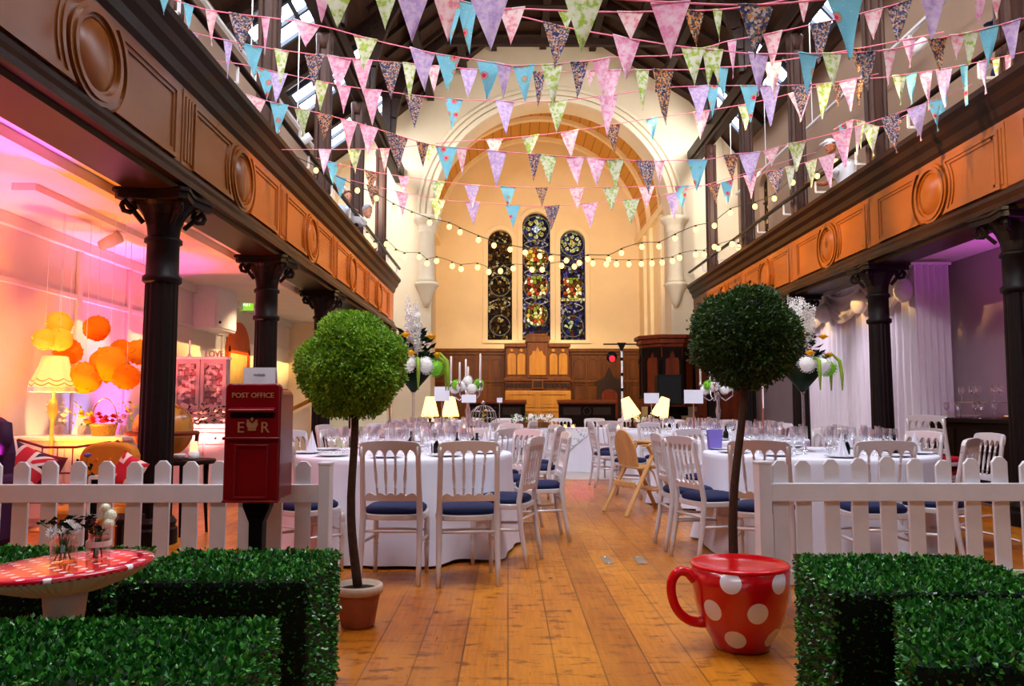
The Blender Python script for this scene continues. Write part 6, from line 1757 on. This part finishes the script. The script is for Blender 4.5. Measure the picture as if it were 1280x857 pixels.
GAR = [
 (3.4, [(330, -22), (422, -8), (512, -8), (612, -10), (729, -4), (838, 3), (945, 6), (1056, -3), (1168, -13), (1290, -24)],
  [(403, 22, 40, 'P'), (422, 36, 45, 'G'), (482, 30, 46, 'G'), (516, 44, 60, 'L'), (558, 38, 60, 'W'), (612, 56, 78, 'L'), (729, 52, 72, 'G'), (838, 50, 68, 'P'), (945, 49, 68, 'D'), (1056, 50, 80, 'B'), (1166, 40, 62, 'L'), (1225, 26, 46, 'P'), (1246, 22, 44, 'W')],
  'bunting with the largest flags, strung lowest over the hedge seats'),
 (4.9, [(430, -20), (520, -8), (587, 7), (640, 18), (707, 34), (768, 45), (850, 58), (900, 63), (940, 67), (992, 67), (1064, 66), (1119, 61), (1168, 49), (1224, 38), (1290, 20)],
  [(566, 24, 56, 'B'), (584, 27, 60, 'B'), (696, 36, 57, 'D'), (783, 36, 55, 'P'), (866, 30, 50, 'G'), (893, 22, 44, 'G'), (948, 28, 54, 'L'), (1010, 28, 50, 'B'), (1040, 26, 45, 'G'), (1083, 25, 48, 'D'), (1112, 18, 44, 'W'), (1172, 30, 40, 'O'), (1197, 24, 30, 'W'), (1213, 22, 40, 'G'), (1236, 26, 52, 'B'), (1264, 22, 46, 'L')],
  'bunting swooping from the roof timbers down to the bar corner of the gallery'),
 (5.4, [(190, -12), (257, 12), (381, 28), (475, 52), (545, 67), (596, 75), (642, 82), (698, 80), (745, 75), (776, 71), (853, 68), (900, 54), (928, 48), (982, 38), (1013, 31), (1080, 16), (1140, 0)],
  [(205, 15, 24, 'B'), (236, 13, 32, 'B'), (264, 15, 44, 'W'), (302, 32, 50, 'D'), (332, 11, 46, 'P'), (383, 32, 32, 'P'), (457, 32, 42, 'G'), (528, 32, 50, 'L'), (560, 32, 46, 'B'), (611, 32, 50, 'B'), (630, 20, 42, 'L'), (655, 28, 48, 'B'), (690, 28, 55, 'G'), (724, 24, 46, 'D'), (752, 22, 46, 'P'), (888, 24, 50, 'G'), (915, 12, 50, 'P'), (966, 24, 42, 'W'), (1026, 30, 50, 'D'), (1092, 25, 36, 'W'), (1124, 32, 48, 'D')],
  'bunting sagging across the top of the chancel arch, with a tied pair of blue roses'),
 (4.3, [(540, -14), (600, 8), (655, 11), (697, 13), (768, 15), (830, 14), (900, 12), (960, 4), (1010, -6)],
  [(582, 22, 34, 'B'), (640, 34, 48, 'W'), (708, 22, 24, 'G'), (788, 35, 34, 'W'), (868, 28, 46, 'O'), (897, 13, 42, 'G'), (1005, 16, 32, 'W')],
  'short bunting high under the roof collar beside the huge green flag'),
 (6.3, [(236, 40), (316, 57), (400, 69), (460, 75), (520, 80), (585, 86), (642, 89), (700, 90), (753, 88), (817, 87), (861, 87), (900, 84), (930, 83), (975, 76), (1060, 63), (1119, 52), (1180, 40)],
  [(243, 10, 30, 'L'), (285, 11, 46, 'L'), (316, 25, 40, 'B'), (352, 18, 44, 'G'), (393, 28, 42, 'D'), (424, 30, 44, 'P'), (453, 27, 44, 'P'), (488, 30, 46, 'D'), (512, 18, 46, 'G'), (542, 18, 36, 'W'), (586, 24, 38, 'L'), (674, 17, 44, 'D'), (738, 14, 20, 'W'), (763, 28, 46, 'P'), (829, 29, 54, 'O'), (803, 18, 50, 'G'), (901, 22, 44, 'B'), (966, 24, 48, 'W'), (1072, 24, 30, 'O'), (1136, 20, 38, 'P')],
  'bunting whose flags cross the dark roof truss and end above the purple aisle gallery'),
 (7.2, [(239, 72), (300, 80), (345, 90), (424, 106), (480, 114), (557, 123), (619, 126), (684, 127), (760, 119), (838, 109), (906, 107), (1011, 106), (1072, 99), (1110, 96), (1180, 86), (1230, 76), (1285, 64)],
  [(333, 25, 38, 'B'), (348, 24, 38, 'L'), (401, 20, 36, 'G'), (430, 18, 34, 'P'), (465, 26, 44, 'P'), (518, 24, 40, 'D'), (567, 23, 40, 'B'), (631, 24, 44, 'L'), (697, 26, 40, 'G'), (760, 26, 50, 'P'), (830, 20, 46, 'O'), (874, 28, 45, 'L'), (890, 18, 42, 'B'), (937, 25, 46, 'B'), (962, 26, 50, 'L'), (1002, 26, 38, 'D'), (1030, 20, 44, 'G'), (1060, 23, 40, 'P'), (1074, 11, 36, 'O'), (1124, 20, 38, 'G'), (1139, 13, 38, 'B'), (1157, 16, 50, 'P'), (1180, 22, 48, 'L'), (1205, 12, 50, 'B'), (1229, 12, 42, 'L'), (1245, 9, 38, 'G'), (1260, 9, 44, 'P')],
  'bunting level with the crown of the chancel arch, joining both gallery rails'),
 (7.9, [(268, 105), (334, 126), (398, 141), (448, 154), (510, 173), (545, 182), (600, 187), (657, 192), (712, 196), (761, 199), (809, 201), (856, 200), (886, 199), (919, 192), (950, 190), (983, 181), (1040, 167), (1102, 148), (1172, 124)],
  [(320, 25, 36, 'W'), (349, 26, 38, 'B'), (378, 22, 34, 'G'), (406, 22, 32, 'O'), (436, 22, 36, 'P'), (461, 25, 36, 'P'), (496, 28, 44, 'D'), (528, 16, 30, 'O'), (558, 28, 42, 'B'), (577, 14, 34, 'W'), (621, 26, 44, 'L'), (668, 16, 34, 'D'), (685, 24, 36, 'G'), (719, 23, 36, 'P'), (745, 25, 36, 'P'), (769, 22, 34, 'G'), (808, 27, 42, 'D'), (824, 14, 34, 'W'), (872, 26, 38, 'B'), (914, 20, 32, 'O'), (937, 26, 40, 'L'), (964, 20, 22, 'W'), (996, 27, 36, 'G'), (1053, 25, 46, 'P'), (1073, 10, 36, 'W'), (1113, 25, 40, 'D'), (1146, 26, 38, 'L'), (1168, 18, 40, 'B')],
  'bunting dipping below the arch crown with a dark ditsy flag beside the blue rose one'),
 (8.6, [(352, 187), (475, 186), (520, 182), (571, 177), (629, 173), (689, 167), (753, 158), (800, 150), (856, 142), (904, 135), (960, 124), (1040, 104), (1098, 92)],
  [(406, 15, 32, 'L'), (443, 17, 30, 'G'), (481, 12, 30, 'W'), (536, 16, 26, 'G'), (618, 22, 24, 'W'), (663, 22, 26, 'G'), (712, 23, 34, 'W'), (766, 20, 38, 'O'), (815, 16, 30, 'B'), (877, 22, 34, 'W'), (932, 20, 32, 'G'), (1000, 32, 40, 'W'), (1048, 14, 30, 'O')],
  'bunting rising from the two people towards the purple aisle skylights'),
 (10.0, [(395, 197), (444, 210), (487, 218), (544, 226), (600, 232), (660, 234), (712, 235), (765, 234), (819, 233), (890, 231), (922, 222), (996, 206), (1060, 186)],
  [(416, 18, 28, 'B'), (464, 17, 26, 'O'), (505, 15, 22, 'P'), (547, 19, 26, 'G'), (590, 20, 28, 'L'), (635, 20, 26, 'B'), (677, 16, 24, 'O'), (721, 19, 28, 'W'), (764, 20, 30, 'G'), (808, 20, 28, 'W'), (852, 18, 28, 'B'), (893, 16, 24, 'O'), (909, 18, 30, 'B'), (938, 19, 30, 'W'), (969, 22, 34, 'D'), (988, 14, 28, 'G'), (1014, 15, 34, 'G'), (1034, 22, 40, 'P')],
  'upper of the two small bunting rows hanging in front of the lancet window heads'),
 (11.0, [(408, 214), (431, 223), (487, 237), (555, 250), (601, 253), (648, 257), (697, 257), (750, 253), (798, 248), (842, 241), (900, 226), (960, 208), (1020, 190)],
  [(425, 17, 28, 'B'), (466, 17, 26, 'O'), (503, 17, 28, 'P'), (547, 19, 28, 'G'), (591, 19, 28, 'L'), (641, 19, 28, 'B'), (690, 20, 30, 'D'), (737, 21, 32, 'P'), (789, 22, 32, 'G'), (842, 19, 32, 'L')],
  'lowest and farthest bunting row, just touching the heads of the lancet windows'),
]
for Y, pts, fl, lb in GAR: garland(pts, Y, fl, lb)
# low garland along the bar-side gallery rail
garland([(1042, 162), (1068, 150), (1100, 158), (1130, 145), (1180, 122), (1215, 105)], 8.3, [(1052, 8, 30, 'B'), (1062, 9, 22, 'W'), (1076, 10, 34, 'G'), (1088, 22, 40, 'G'), (1116, 22, 40, 'D'), (1147, 24, 40, 'L'), (1176, 18, 44, 'B')], 'short garland of mixed flags trailing over the purple aisle gallery rail')

# ---------------------------------------------------------------- festoon lights
M_bulb = glow('warm_bulb', (255, 190, 112), 4)
M_wire = mat('dark_green_flex', (60, 60, 46), .6)
def festoon(pts, Ya, Yb, label, skip=()):
    x0, x1 = pts[0][0], pts[-1][0]; yy = lambda x: Ya+(Yb-Ya)*(x-x0)/(x1-x0)
    W = [atY(x, y-5, yy(x)) for x, y in pts]; mid = W[len(W)//2]
    e = empty('string_lights', label, 'string lights', tuple(mid), group='festoon lights across the nave')
    path = smooth_pts([(x, y-5.5) for x, y in pts], 90)
    MB().tube([tuple(atY(x, y, yy(x))-mid) for x, y in path], .006, 5).build('flex', M_wire, e)
    for (x, y) in pts[1:-1]:
        p = atY(x, y, yy(x))-mid; k = yy(x)/970
        b = MB().ball((p.x, p.y, p.z), 3.2*k, 10, 8, (1, 1, 1.15)).build('bulb', M_bulb, e, True)
        MB().lathe([(1.5*k, 2.6*k), (1.5*k, 5.8*k)], 8, tuple(p)).build('socket', M_wire, b)
festoon([(362, 196), (371.5, 202), (395, 213), (446.7, 238), (470.5, 247.6), (491.8, 259.7), (515, 269.7), (537, 278), (561.6, 283.3), (575, 290), (598, 299.8), (617.6, 306.6), (637.7, 311.6), (656.5, 315.4), (674.8, 319.9), (689, 322.9), (708, 325.4), (724, 328.4), (734.7, 323.6), (760.6, 324), (776.9, 316), (802.4, 308.3), (823.8, 307.8), (844, 297.8), (869.6, 287), (893, 282), (913, 266), (943.7, 258), (968, 248), (991, 228), (1021.7, 220), (1045, 201.6), (1058, 192)], 10.2, 11.6, 'warm festoon string swagged from the gallery with people across the lancet windows, upper one')
festoon([(452, 289), (459, 295), (468, 306.6), (483, 305), (495, 316.6), (505.6, 321), (524, 321), (533.7, 329), (545.8, 326), (565.3, 332.4), (576.4, 336), (597, 334), (611, 339.7), (625.6, 338.7), (641.4, 335.4), (665, 336.7), (677.8, 336.7), (702, 332), (718, 333), (741, 329), (758, 330), (770.6, 330), (786, 330), (801.7, 329.7), (815, 329), (827.8, 328), (840.8, 326), (849.6, 322), (869.7, 317.9), (880.3, 317.8), (893, 308.4), (898, 310.5), (915, 305), (923, 308.7), (934, 300)], 15.3, 16.2, 'warm festoon string nearly level across the middle of the lancet windows, lower one')

# ---------------------------------------------------------------- people on the galleries
def skinned(V, E, Rd, sub=1):
    me = bpy.data.meshes.new('tmp'); me.from_pydata([tuple(v) for v in V], E, [])
    o = bpy.data.objects.new('tmp', me); COL.objects.link(o)
    m = o.modifiers.new('s', 'SKIN'); m.use_smooth_shade = True
    for i, r in enumerate(Rd): me.skin_vertices[0].data[i].radius = r if isinstance(r, tuple) else (r, r)
    me.skin_vertices[0].data[0].use_root = True
    s = o.modifiers.new('u', 'SUBSURF'); s.levels = sub; s.render_levels = sub
    dg = bpy.context.evaluated_depsgraph_get(); ev = o.evaluated_get(dg); q = ev.to_mesh()
    vs = [tuple(v.co) for v in q.vertices]; fs = [tuple(p.vertices) for p in q.polygons]
    ev.to_mesh_clear(); bpy.data.objects.remove(o); bpy.data.meshes.remove(me)
    return vs, fs
def person(label, feet, pelvis, chest, head, face, hands, elbows, skin, shirt, trousers, hair, cap=None, sleeve='short', vest=None):
    """all points in world space; feet = floor height"""
    f = Vector(face).normalized(); side = f.cross(Vector((0, 0, 1))).normalized()
    P, C, H = Vector(pelvis), Vector(chest), Vector(head)
    e = empty('person', label, 'person', (P.x, P.y, feet))
    O = Vector((P.x, P.y, feet)); P, C, H = P-O, C-O, H-O
    sp = (C-P); W = P+sp*.45; N = C+sp.normalized()*.12+(H-C)*.15
    V = [P, W, C, N, H]; E = [(0, 1), (1, 2), (2, 3), (3, 4)]; Rd = [(.15, .12), (.135, .10), (.17, .12), .055, .06]
    hn = []
    for i, s in enumerate((-1, 1)):
        sh = C+side*s*.17+sp.normalized()*.03; el = Vector(elbows[i])-O; ha = Vector(hands[i])-O; d = (ha-el).normalized()
        wr = ha-d*.09; a = len(V)
        V += [sh, el, wr, ha]; Rd += [.062, .045, .032, (.042, .02)]; E += [(2, a), (a, a+1), (a+1, a+2), (a+2, a+3)]
        hip = P+side*s*.09; kn = Vector((hip.x, hip.y, hip.z*.53))+f*.04; an = Vector((hip.x, hip.y, .08)); to = an+f*.17-Vector((0, 0, .04)); b = len(V)
        V += [hip, kn, an, to]; Rd += [.09, .06, .042, .035]; E += [(0, b), (b, b+1), (b+1, b+2), (b+2, b+3)]
        hn.append((ha, d))
    B = MB(); B.add(*skinned(V, E, Rd))
    for (ha, d), s in zip(hn, (-1, 1)):
        ac = d.cross(Vector((0, 0, 1))).normalized()
        for k in range(4):
            b0 = ha+ac*(-.03+.02*k)+d*.01; L = (.062, .074, .07, .055)[k]
            B.add(*skinned([b0, b0+d*L*.5+Vector((0, 0, -.006)), b0+d*L+Vector((0, 0, -.028))], [(0, 1), (1, 2)], [.0105, .0095, .008]))
        t0 = ha-d*.03-ac*s*.03
        B.add(*skinned([t0, t0-ac*s*.02+d*.035, t0-ac*s*.02+d*.065-Vector((0, 0, .015))], [(0, 1), (1, 2)], [.013, .011, .009]))
    # head with brow, nose, chin and ears
    up = (H-N).normalized(); up = (up+Vector((0, 0, 1))).normalized(); fx = (f-up*f.dot(up)).normalized(); sx = fx.cross(up)
    Mh = Matrix((sx, fx, up)).transposed().to_4x4(); Mh.translation = H
    B.ball((0, 0, .02), .1, 18, 14, (.78, .95, 1.1), Mh); B.ball((0, .03, -.055), .07, 14, 10, (.82, .85, .8), Mh)
    B.ball((0, .098, -.012), .018, 8, 6, (.8, 1, 1.3), Mh); B.ball((0, .075, -.095), .026, 8, 6, (1.1, .8, .7), Mh)
    for s in (-1, 1): B.ball((s*.079, -.005, -.005), .026, 8, 6, (.35, .8, 1.2), Mh)
    me_o = B.build('body', skin, e, True)
    rm = me_o.modifiers.new('fuse', 'REMESH'); rm.mode = 'VOXEL'; rm.voxel_size = .0085; rm.use_smooth_shade = True
    ey = MB()
    for s in (-1, 1): ey.ball((s*.03, .085, .022), .011, 8, 6, (1, .6, .8), Mh)
    ey.build('eyes', M_black, e, True)
    MB().prism([(-.024, 0), (0, .005), (.024, 0), (0, -.008)], .085, .097, lambda u, v, w: tuple(Mh @ Vector((u, w, v-.055)))).build('mouth', mat('lips', (150, 70, 64), .6), e, fix=True)
    hb = MB(); vs = []; fs = []; n = 20
    for i in range(9):
        t = pi/2-i*.21
        for k in range(n):
            a = 2*pi*k/n; front = max(0, sin(a)); tt = max(t, .25+.55*front-.9*(1-front)*.55)
            vs.append(tuple(Mh @ Vector((.087*cos(tt)*cos(a), .105*cos(tt)*sin(a)-.004, .028+.118*sin(tt)))))
    for i in range(8):
        for k in range(n): fs.append((i*n+k, i*n+(k+1) % n, (i+1)*n+(k+1) % n, (i+1)*n+k))
    hb.add(vs, fs).build('hair', hair, e, True)
    if cap:
        MB().ball((0, -.005, .06), .104, 16, 8, (.86, 1.02, .85), Mh).prism([(-.07, .07), (-.05, .16), (0, .18), (.05, .16), (.07, .07)], .055, .065, lambda u, v, w: tuple(Mh @ Vector((u, v, w)))).build('cap', cap, e, True)
    cl = [P+sp*-.02, W, C, C+sp.normalized()*.09]; ce = [(0, 1), (1, 2), (2, 3)]; cr = [(.165, .135), (.15, .115), (.185, .135), .075]
    for i, s in enumerate((-1, 1)):
        sh = C+side*s*.17+sp.normalized()*.03; el = Vector(elbows[i])-O; ha = Vector(hands[i])-O
        en = sh.lerp(el, .7) if sleeve == 'short' else el
        a = len(cl); cl += [sh, en]; cr += [.08, .066]; ce += [(2, a), (a, a+1)]
        if sleeve == 'long': cl.append(el.lerp(ha, .72)); cr.append(.05); ce.append((a+1, a+2))
    MB().add(*skinned(cl, ce, cr)).build('shirt', shirt, e, True)
    if vest:
        MB().add(*skinned([P, W, C, C+sp.normalized()*.07], [(0, 1), (1, 2), (2, 3)], [(.18, .15), (.165, .13), (.2, .15), .08])).build('waistcoat', vest, e, True)
    tv = [P]; te = []; tr = [(.17, .14)]
    for s in (-1, 1):
        hip = P+side*s*.09; kn = Vector((hip.x, hip.y, hip.z*.53))+f*.04; an = Vector((hip.x, hip.y, .1)); a = len(tv)
        tv += [hip, kn, an]; tr += [.105, .078, .062]; te += [(0, a), (a, a+1), (a+1, a+2)]
    MB().add(*skinned(tv, te, tr)).build('trousers', trousers, e, True)
    return e
M_skin = mat('fair_skin', (214, 150, 120), .5, var=.05); M_skin2 = mat('tan_skin', (176, 100, 62), .5, var=.05)
M_ltblue = mat('pale_blue_cotton', (190, 206, 224), .8); M_navy = mat('navy_cloth', (28, 32, 78), .8); M_whitec = mat('white_cotton', (226, 226, 232), .8)
M_trous = mat('dark_trousers', (40, 40, 50), .8); M_brownhair = mat('brown_hair', (70, 44, 28), .6, var=.2, scale=60); M_greyhair = mat('grey_hair', (150, 150, 156), .6, var=.2, scale=60)
FLz = 3.42
h = atX(433.5, 247, -3.02)
person('person with brown hair and pale blue short-sleeved shirt looking down over the gallery rail', FLz+.015, (h.x-.25, h.y+.05, 4.32), (h.x-.1, h.y+.02, 4.78), tuple(h), (.55, -.75, -.35), [(-2.78, h.y+.25, 4.6), (-2.78, h.y-.1, 4.6)], [(h.x-.0, h.y+.3, 4.55), (h.x-.02, h.y-.24, 4.56)], M_skin, M_ltblue, M_trous, M_brownhair)
h = atX(458.7, 265, -2.55)
person('person with grey hair and navy waistcoat bending far over the gallery rail', FLz+.015, (h.x-.62, h.y+.02, 4.42), (h.x-.2, h.y+.01, h.z-.16), tuple(h), (.8, -.45, -.35), [(-2.72, h.y+.2, 4.6), (-2.72, h.y-.3, 4.6)], [(h.x-.3, h.y+.24, 4.66), (h.x-.3, h.y-.32, 4.62)], M_skin, M_whitec, M_trous, M_greyhair, vest=M_navy, sleeve='long')
h = atX(1038, 184, 5.08)
person('person in white top and white cap leaning on the purple aisle gallery rail', FLz+.095, (h.x+.25, h.y-.1, 4.4), (h.x+.14, h.y-.12, 4.82), tuple(h), (-.75, -.3, -.3), [(4.8, h.y+.2, 4.68), (4.8, h.y-.62, 4.68)], [(h.x-.02, h.y+.22, 4.66), (h.x-.05, h.y-.3, 4.7)], M_skin2, M_whitec, M_trous, M_brownhair, cap=M_whitec)
h = atX(1254, 32, 5.3)
person('person in navy cap and navy top half hidden by flags on the gallery', FLz+.095, (h.x+.2, h.y, 4.4), (h.x+.1, h.y, 4.82), tuple(h), (-.8, .3, -.2), [(4.82, h.y+.35, 4.68), (4.82, h.y-.3, 4.68)], [(h.x-.05, h.y+.34, 4.62), (h.x-.05, h.y-.3, 4.62)], M_skin2, M_navy, M_trous, M_brownhair, cap=M_navy)
tag(MB().tube([(.11*cos(t), .16*sin(t), .02*(t/6.28)+.006*sin(t*2)) for t in [k*.4 for k in range(60)]], .012, 6).build('coiled_hose', mat('teal_rope', (30, 150, 110), .6), loc=tuple(atX(339, 178, -2.82)+Vector((0, 0, .0)))), 'teal coil of rope lying on the gallery ledge of the pink aisle', 'rope')
# ---------------------------------------------------------------- light, camera, view
def area(nm, loc, tgt, size, W, col, sy=None, spread=None):
    l = bpy.data.lights.new(nm, 'AREA'); l.energy = W; l.color = col; l.size = size
    if sy: l.shape = 'RECTANGLE'; l.size_y = sy
    if spread: l.spread = spread
    o = bpy.data.objects.new(nm, l); COL.objects.link(o); o.location = loc
    o.rotation_euler = (Vector(tgt)-Vector(loc)).to_track_quat('-Z', 'Y').to_euler(); return o
def spot(nm, loc, tgt, ang, W, col, blend=.6, r=.06):
    l = bpy.data.lights.new(nm, 'SPOT'); l.energy = W; l.color = col; l.spot_size = R(ang); l.spot_blend = blend; l.shadow_soft_size = r
    o = bpy.data.objects.new(nm, l); COL.objects.link(o); o.location = loc
    o.rotation_euler = (Vector(tgt)-Vector(loc)).to_track_quat('-Z', 'Y').to_euler(); return o
WARM = (1, .72, .38)
# chancel floods (warm) hidden behind the arch, and the altar lights
for x in (-1.6, 3.9): spot('chancel_flood', (x, 21.5, 5.2), (1.1+(1.1-x)*.3, 28, 5.0), 120, 460, (1, .68, .3), .9, .2)
spot('chancel_uplight', (1.1, 22.5, 3.4), (1.1, 26, 10.5), 120, 500, (1, .66, .3), .9, .2)
for x, W in ((-1.2, 420), (1.0, 1100), (3.0, 500)): spot('panelling_spot', (x, 22.0, 6.3), (x, 27.3, 1.9), 44, W, WARM)
# warm gallery spots from the tracks
for k in range(8):
    y = 7.2+1.5*k
    if k: spot('track_spot', (5.5, y-.8, 6.25), (-2.7, y, 3.5), 13, 6500+1300*k, (1, .6, .17), .7)
    spot('track_spot', (-3.75, y-.8, 6.2), (4.8, y, 3.65), 13, 11000, (1, .62, .19), .7)
spot('track_spot', (-3.75, 4.2, 6.2), (4.8, 7.0, 3.7), 14, 8500, (1, .7, .3), .7)
# end wall wash
for x in (-3.4, 5.3): spot('pier_wash', (x, 16.5, 6.2), (x*.9+.2, 20.5, 6.0), 90, 260, (1, .86, .7))
spot('arch_wash', (1.2, 15.5, 6.2), (1.2, 20.5, 9.0), 110, 420, (1, .86, .66), .9, .2)
# coloured uplights in the two aisles
for loc, tgt, ang, W, col in (((-4.55, 5.2, .1), (-4.75, 5.4, 2.6), 70, 300, (.95, .12, .75)), ((-4.5, 6.6, .1), (-4.8, 6.9, 2.4), 60, 300, (1, .1, .35)), ((-4.5, 7.9, .1), (-4.8, 8.0, 2.4), 40, 150, (1, .5, .2)), ((-4.5, 8.6, .1), (-4.8, 8.8, 2.6), 36, 220, (.35, .3, 1)), ((-4.45, 9.3, .1), (-4.8, 9.6, 2.6), 50, 330, (1, .08, .7))):
    spot('colour_uplight', loc, tgt, ang, W, col, .5, .03)
for y in (4.0, 6.8): spot('orange_ceiling_wash', (-4.0, y, .4), (-3.9, y+.4, 2.96), 120, 300, (1, .22, .01), .8)
spot('pink_ceiling_wash', (-3.8, 9.5, .4), (-3.9, 9.8, 2.96), 120, 260, (1, .18, .16), .8)
spot('pompom_wash', (-3.3, 5.4, 2.6), (-4.1, 7.3, 1.65), 44, 150, (1, .66, .3), .8)
for y in (12.5, 15.2): spot('warm_aisle_light', (-3.9, y, 2.8), (-4.3, y+.3, 0), 140, 70, (1, .7, .4), .8)
spot('magenta_soffit_wash', (-3.6, 5.2, .5), (-2.95, 5.0, 2.9), 46, 600, (.9, .06, .8), .6)
spot('purple_uplight', (5.95, 9.7, .08), (6.05, 9.2, 3.1), 100, 520, (.75, .04, .75), .7, .03)
spot('purple_ceiling', (5.6, 7.5, 1.25), (5.7, 7.7, 3.13), 130, 260, (.75, .08, .9), .8)
spot('plum_wall_wash', (5.1, 7.5, 2.9), (6.2, 8.0, 1.4), 140, 420, (.8, .05, .42), .8)
for y in (11.6, 13.6): spot('drape_wash', (4.2, y, 2.85), (5.6, y, 1.4), 80, 130, (.95, .88, 1), .8)
spot('red_par', (1.45, 15.0, 2.0), (1.0, 11.8, 0), 26, 70, (1, .05, .12), .5)
# fill lamps added behind and above the lens, no source in view
area('low_front_fill', (1.0, -2.4, 1.9), (.8, 6, 1.2), 4.0, 22, (.95, .93, 1.0), 3.0)  # added low fill for the foreground fronts
area('overhead_fill', (1.0, 4.6, 10.6), (1.0, 5.1, 0), 2.2, 850, (.93, .95, 1.0), 5.0)  # added top light without a fixture
area('high_front_fill', (-1.6, -2.3, 7.4), (1.0, 8, 7.4), 4.0, 420, (1, .97, .94), 2.0, R(105))  # added to brighten the bunting from the front
w = bpy.data.worlds.new('hall_air'); SC.world = w; w.use_nodes = True
w.node_tree.nodes['Background'].inputs[0].default_value = (.8, .82, 1, 1); w.node_tree.nodes['Background'].inputs[1].default_value = .03
cam = bpy.data.cameras.new('camera'); co = bpy.data.objects.new('camera', cam); COL.objects.link(co)
cam.sensor_width = 36; cam.sensor_fit = 'HORIZONTAL'; cam.lens = 36*F/1280; cam.clip_end = 200; cam.clip_start = .05
co.location = (0, 0, HC); co.rotation_euler = (pi/2+PITCH, 0, -YAW)
SC.camera = co
SC.view_settings.view_transform = 'Standard'; SC.view_settings.look = 'None'; SC.view_settings.gamma = 1; SC.view_settings.use_curve_mapping = False
SC.view_settings.exposure = 0.0
try:
    SC.cycles.use_denoising = True; SC.cycles.max_bounces = 8; SC.cycles.transparent_max_bounces = 24; SC.cycles.caustics_reflective = False; SC.cycles.caustics_refractive = False
    SC.cycles.sample_clamp_indirect = 6
except Exception: pass
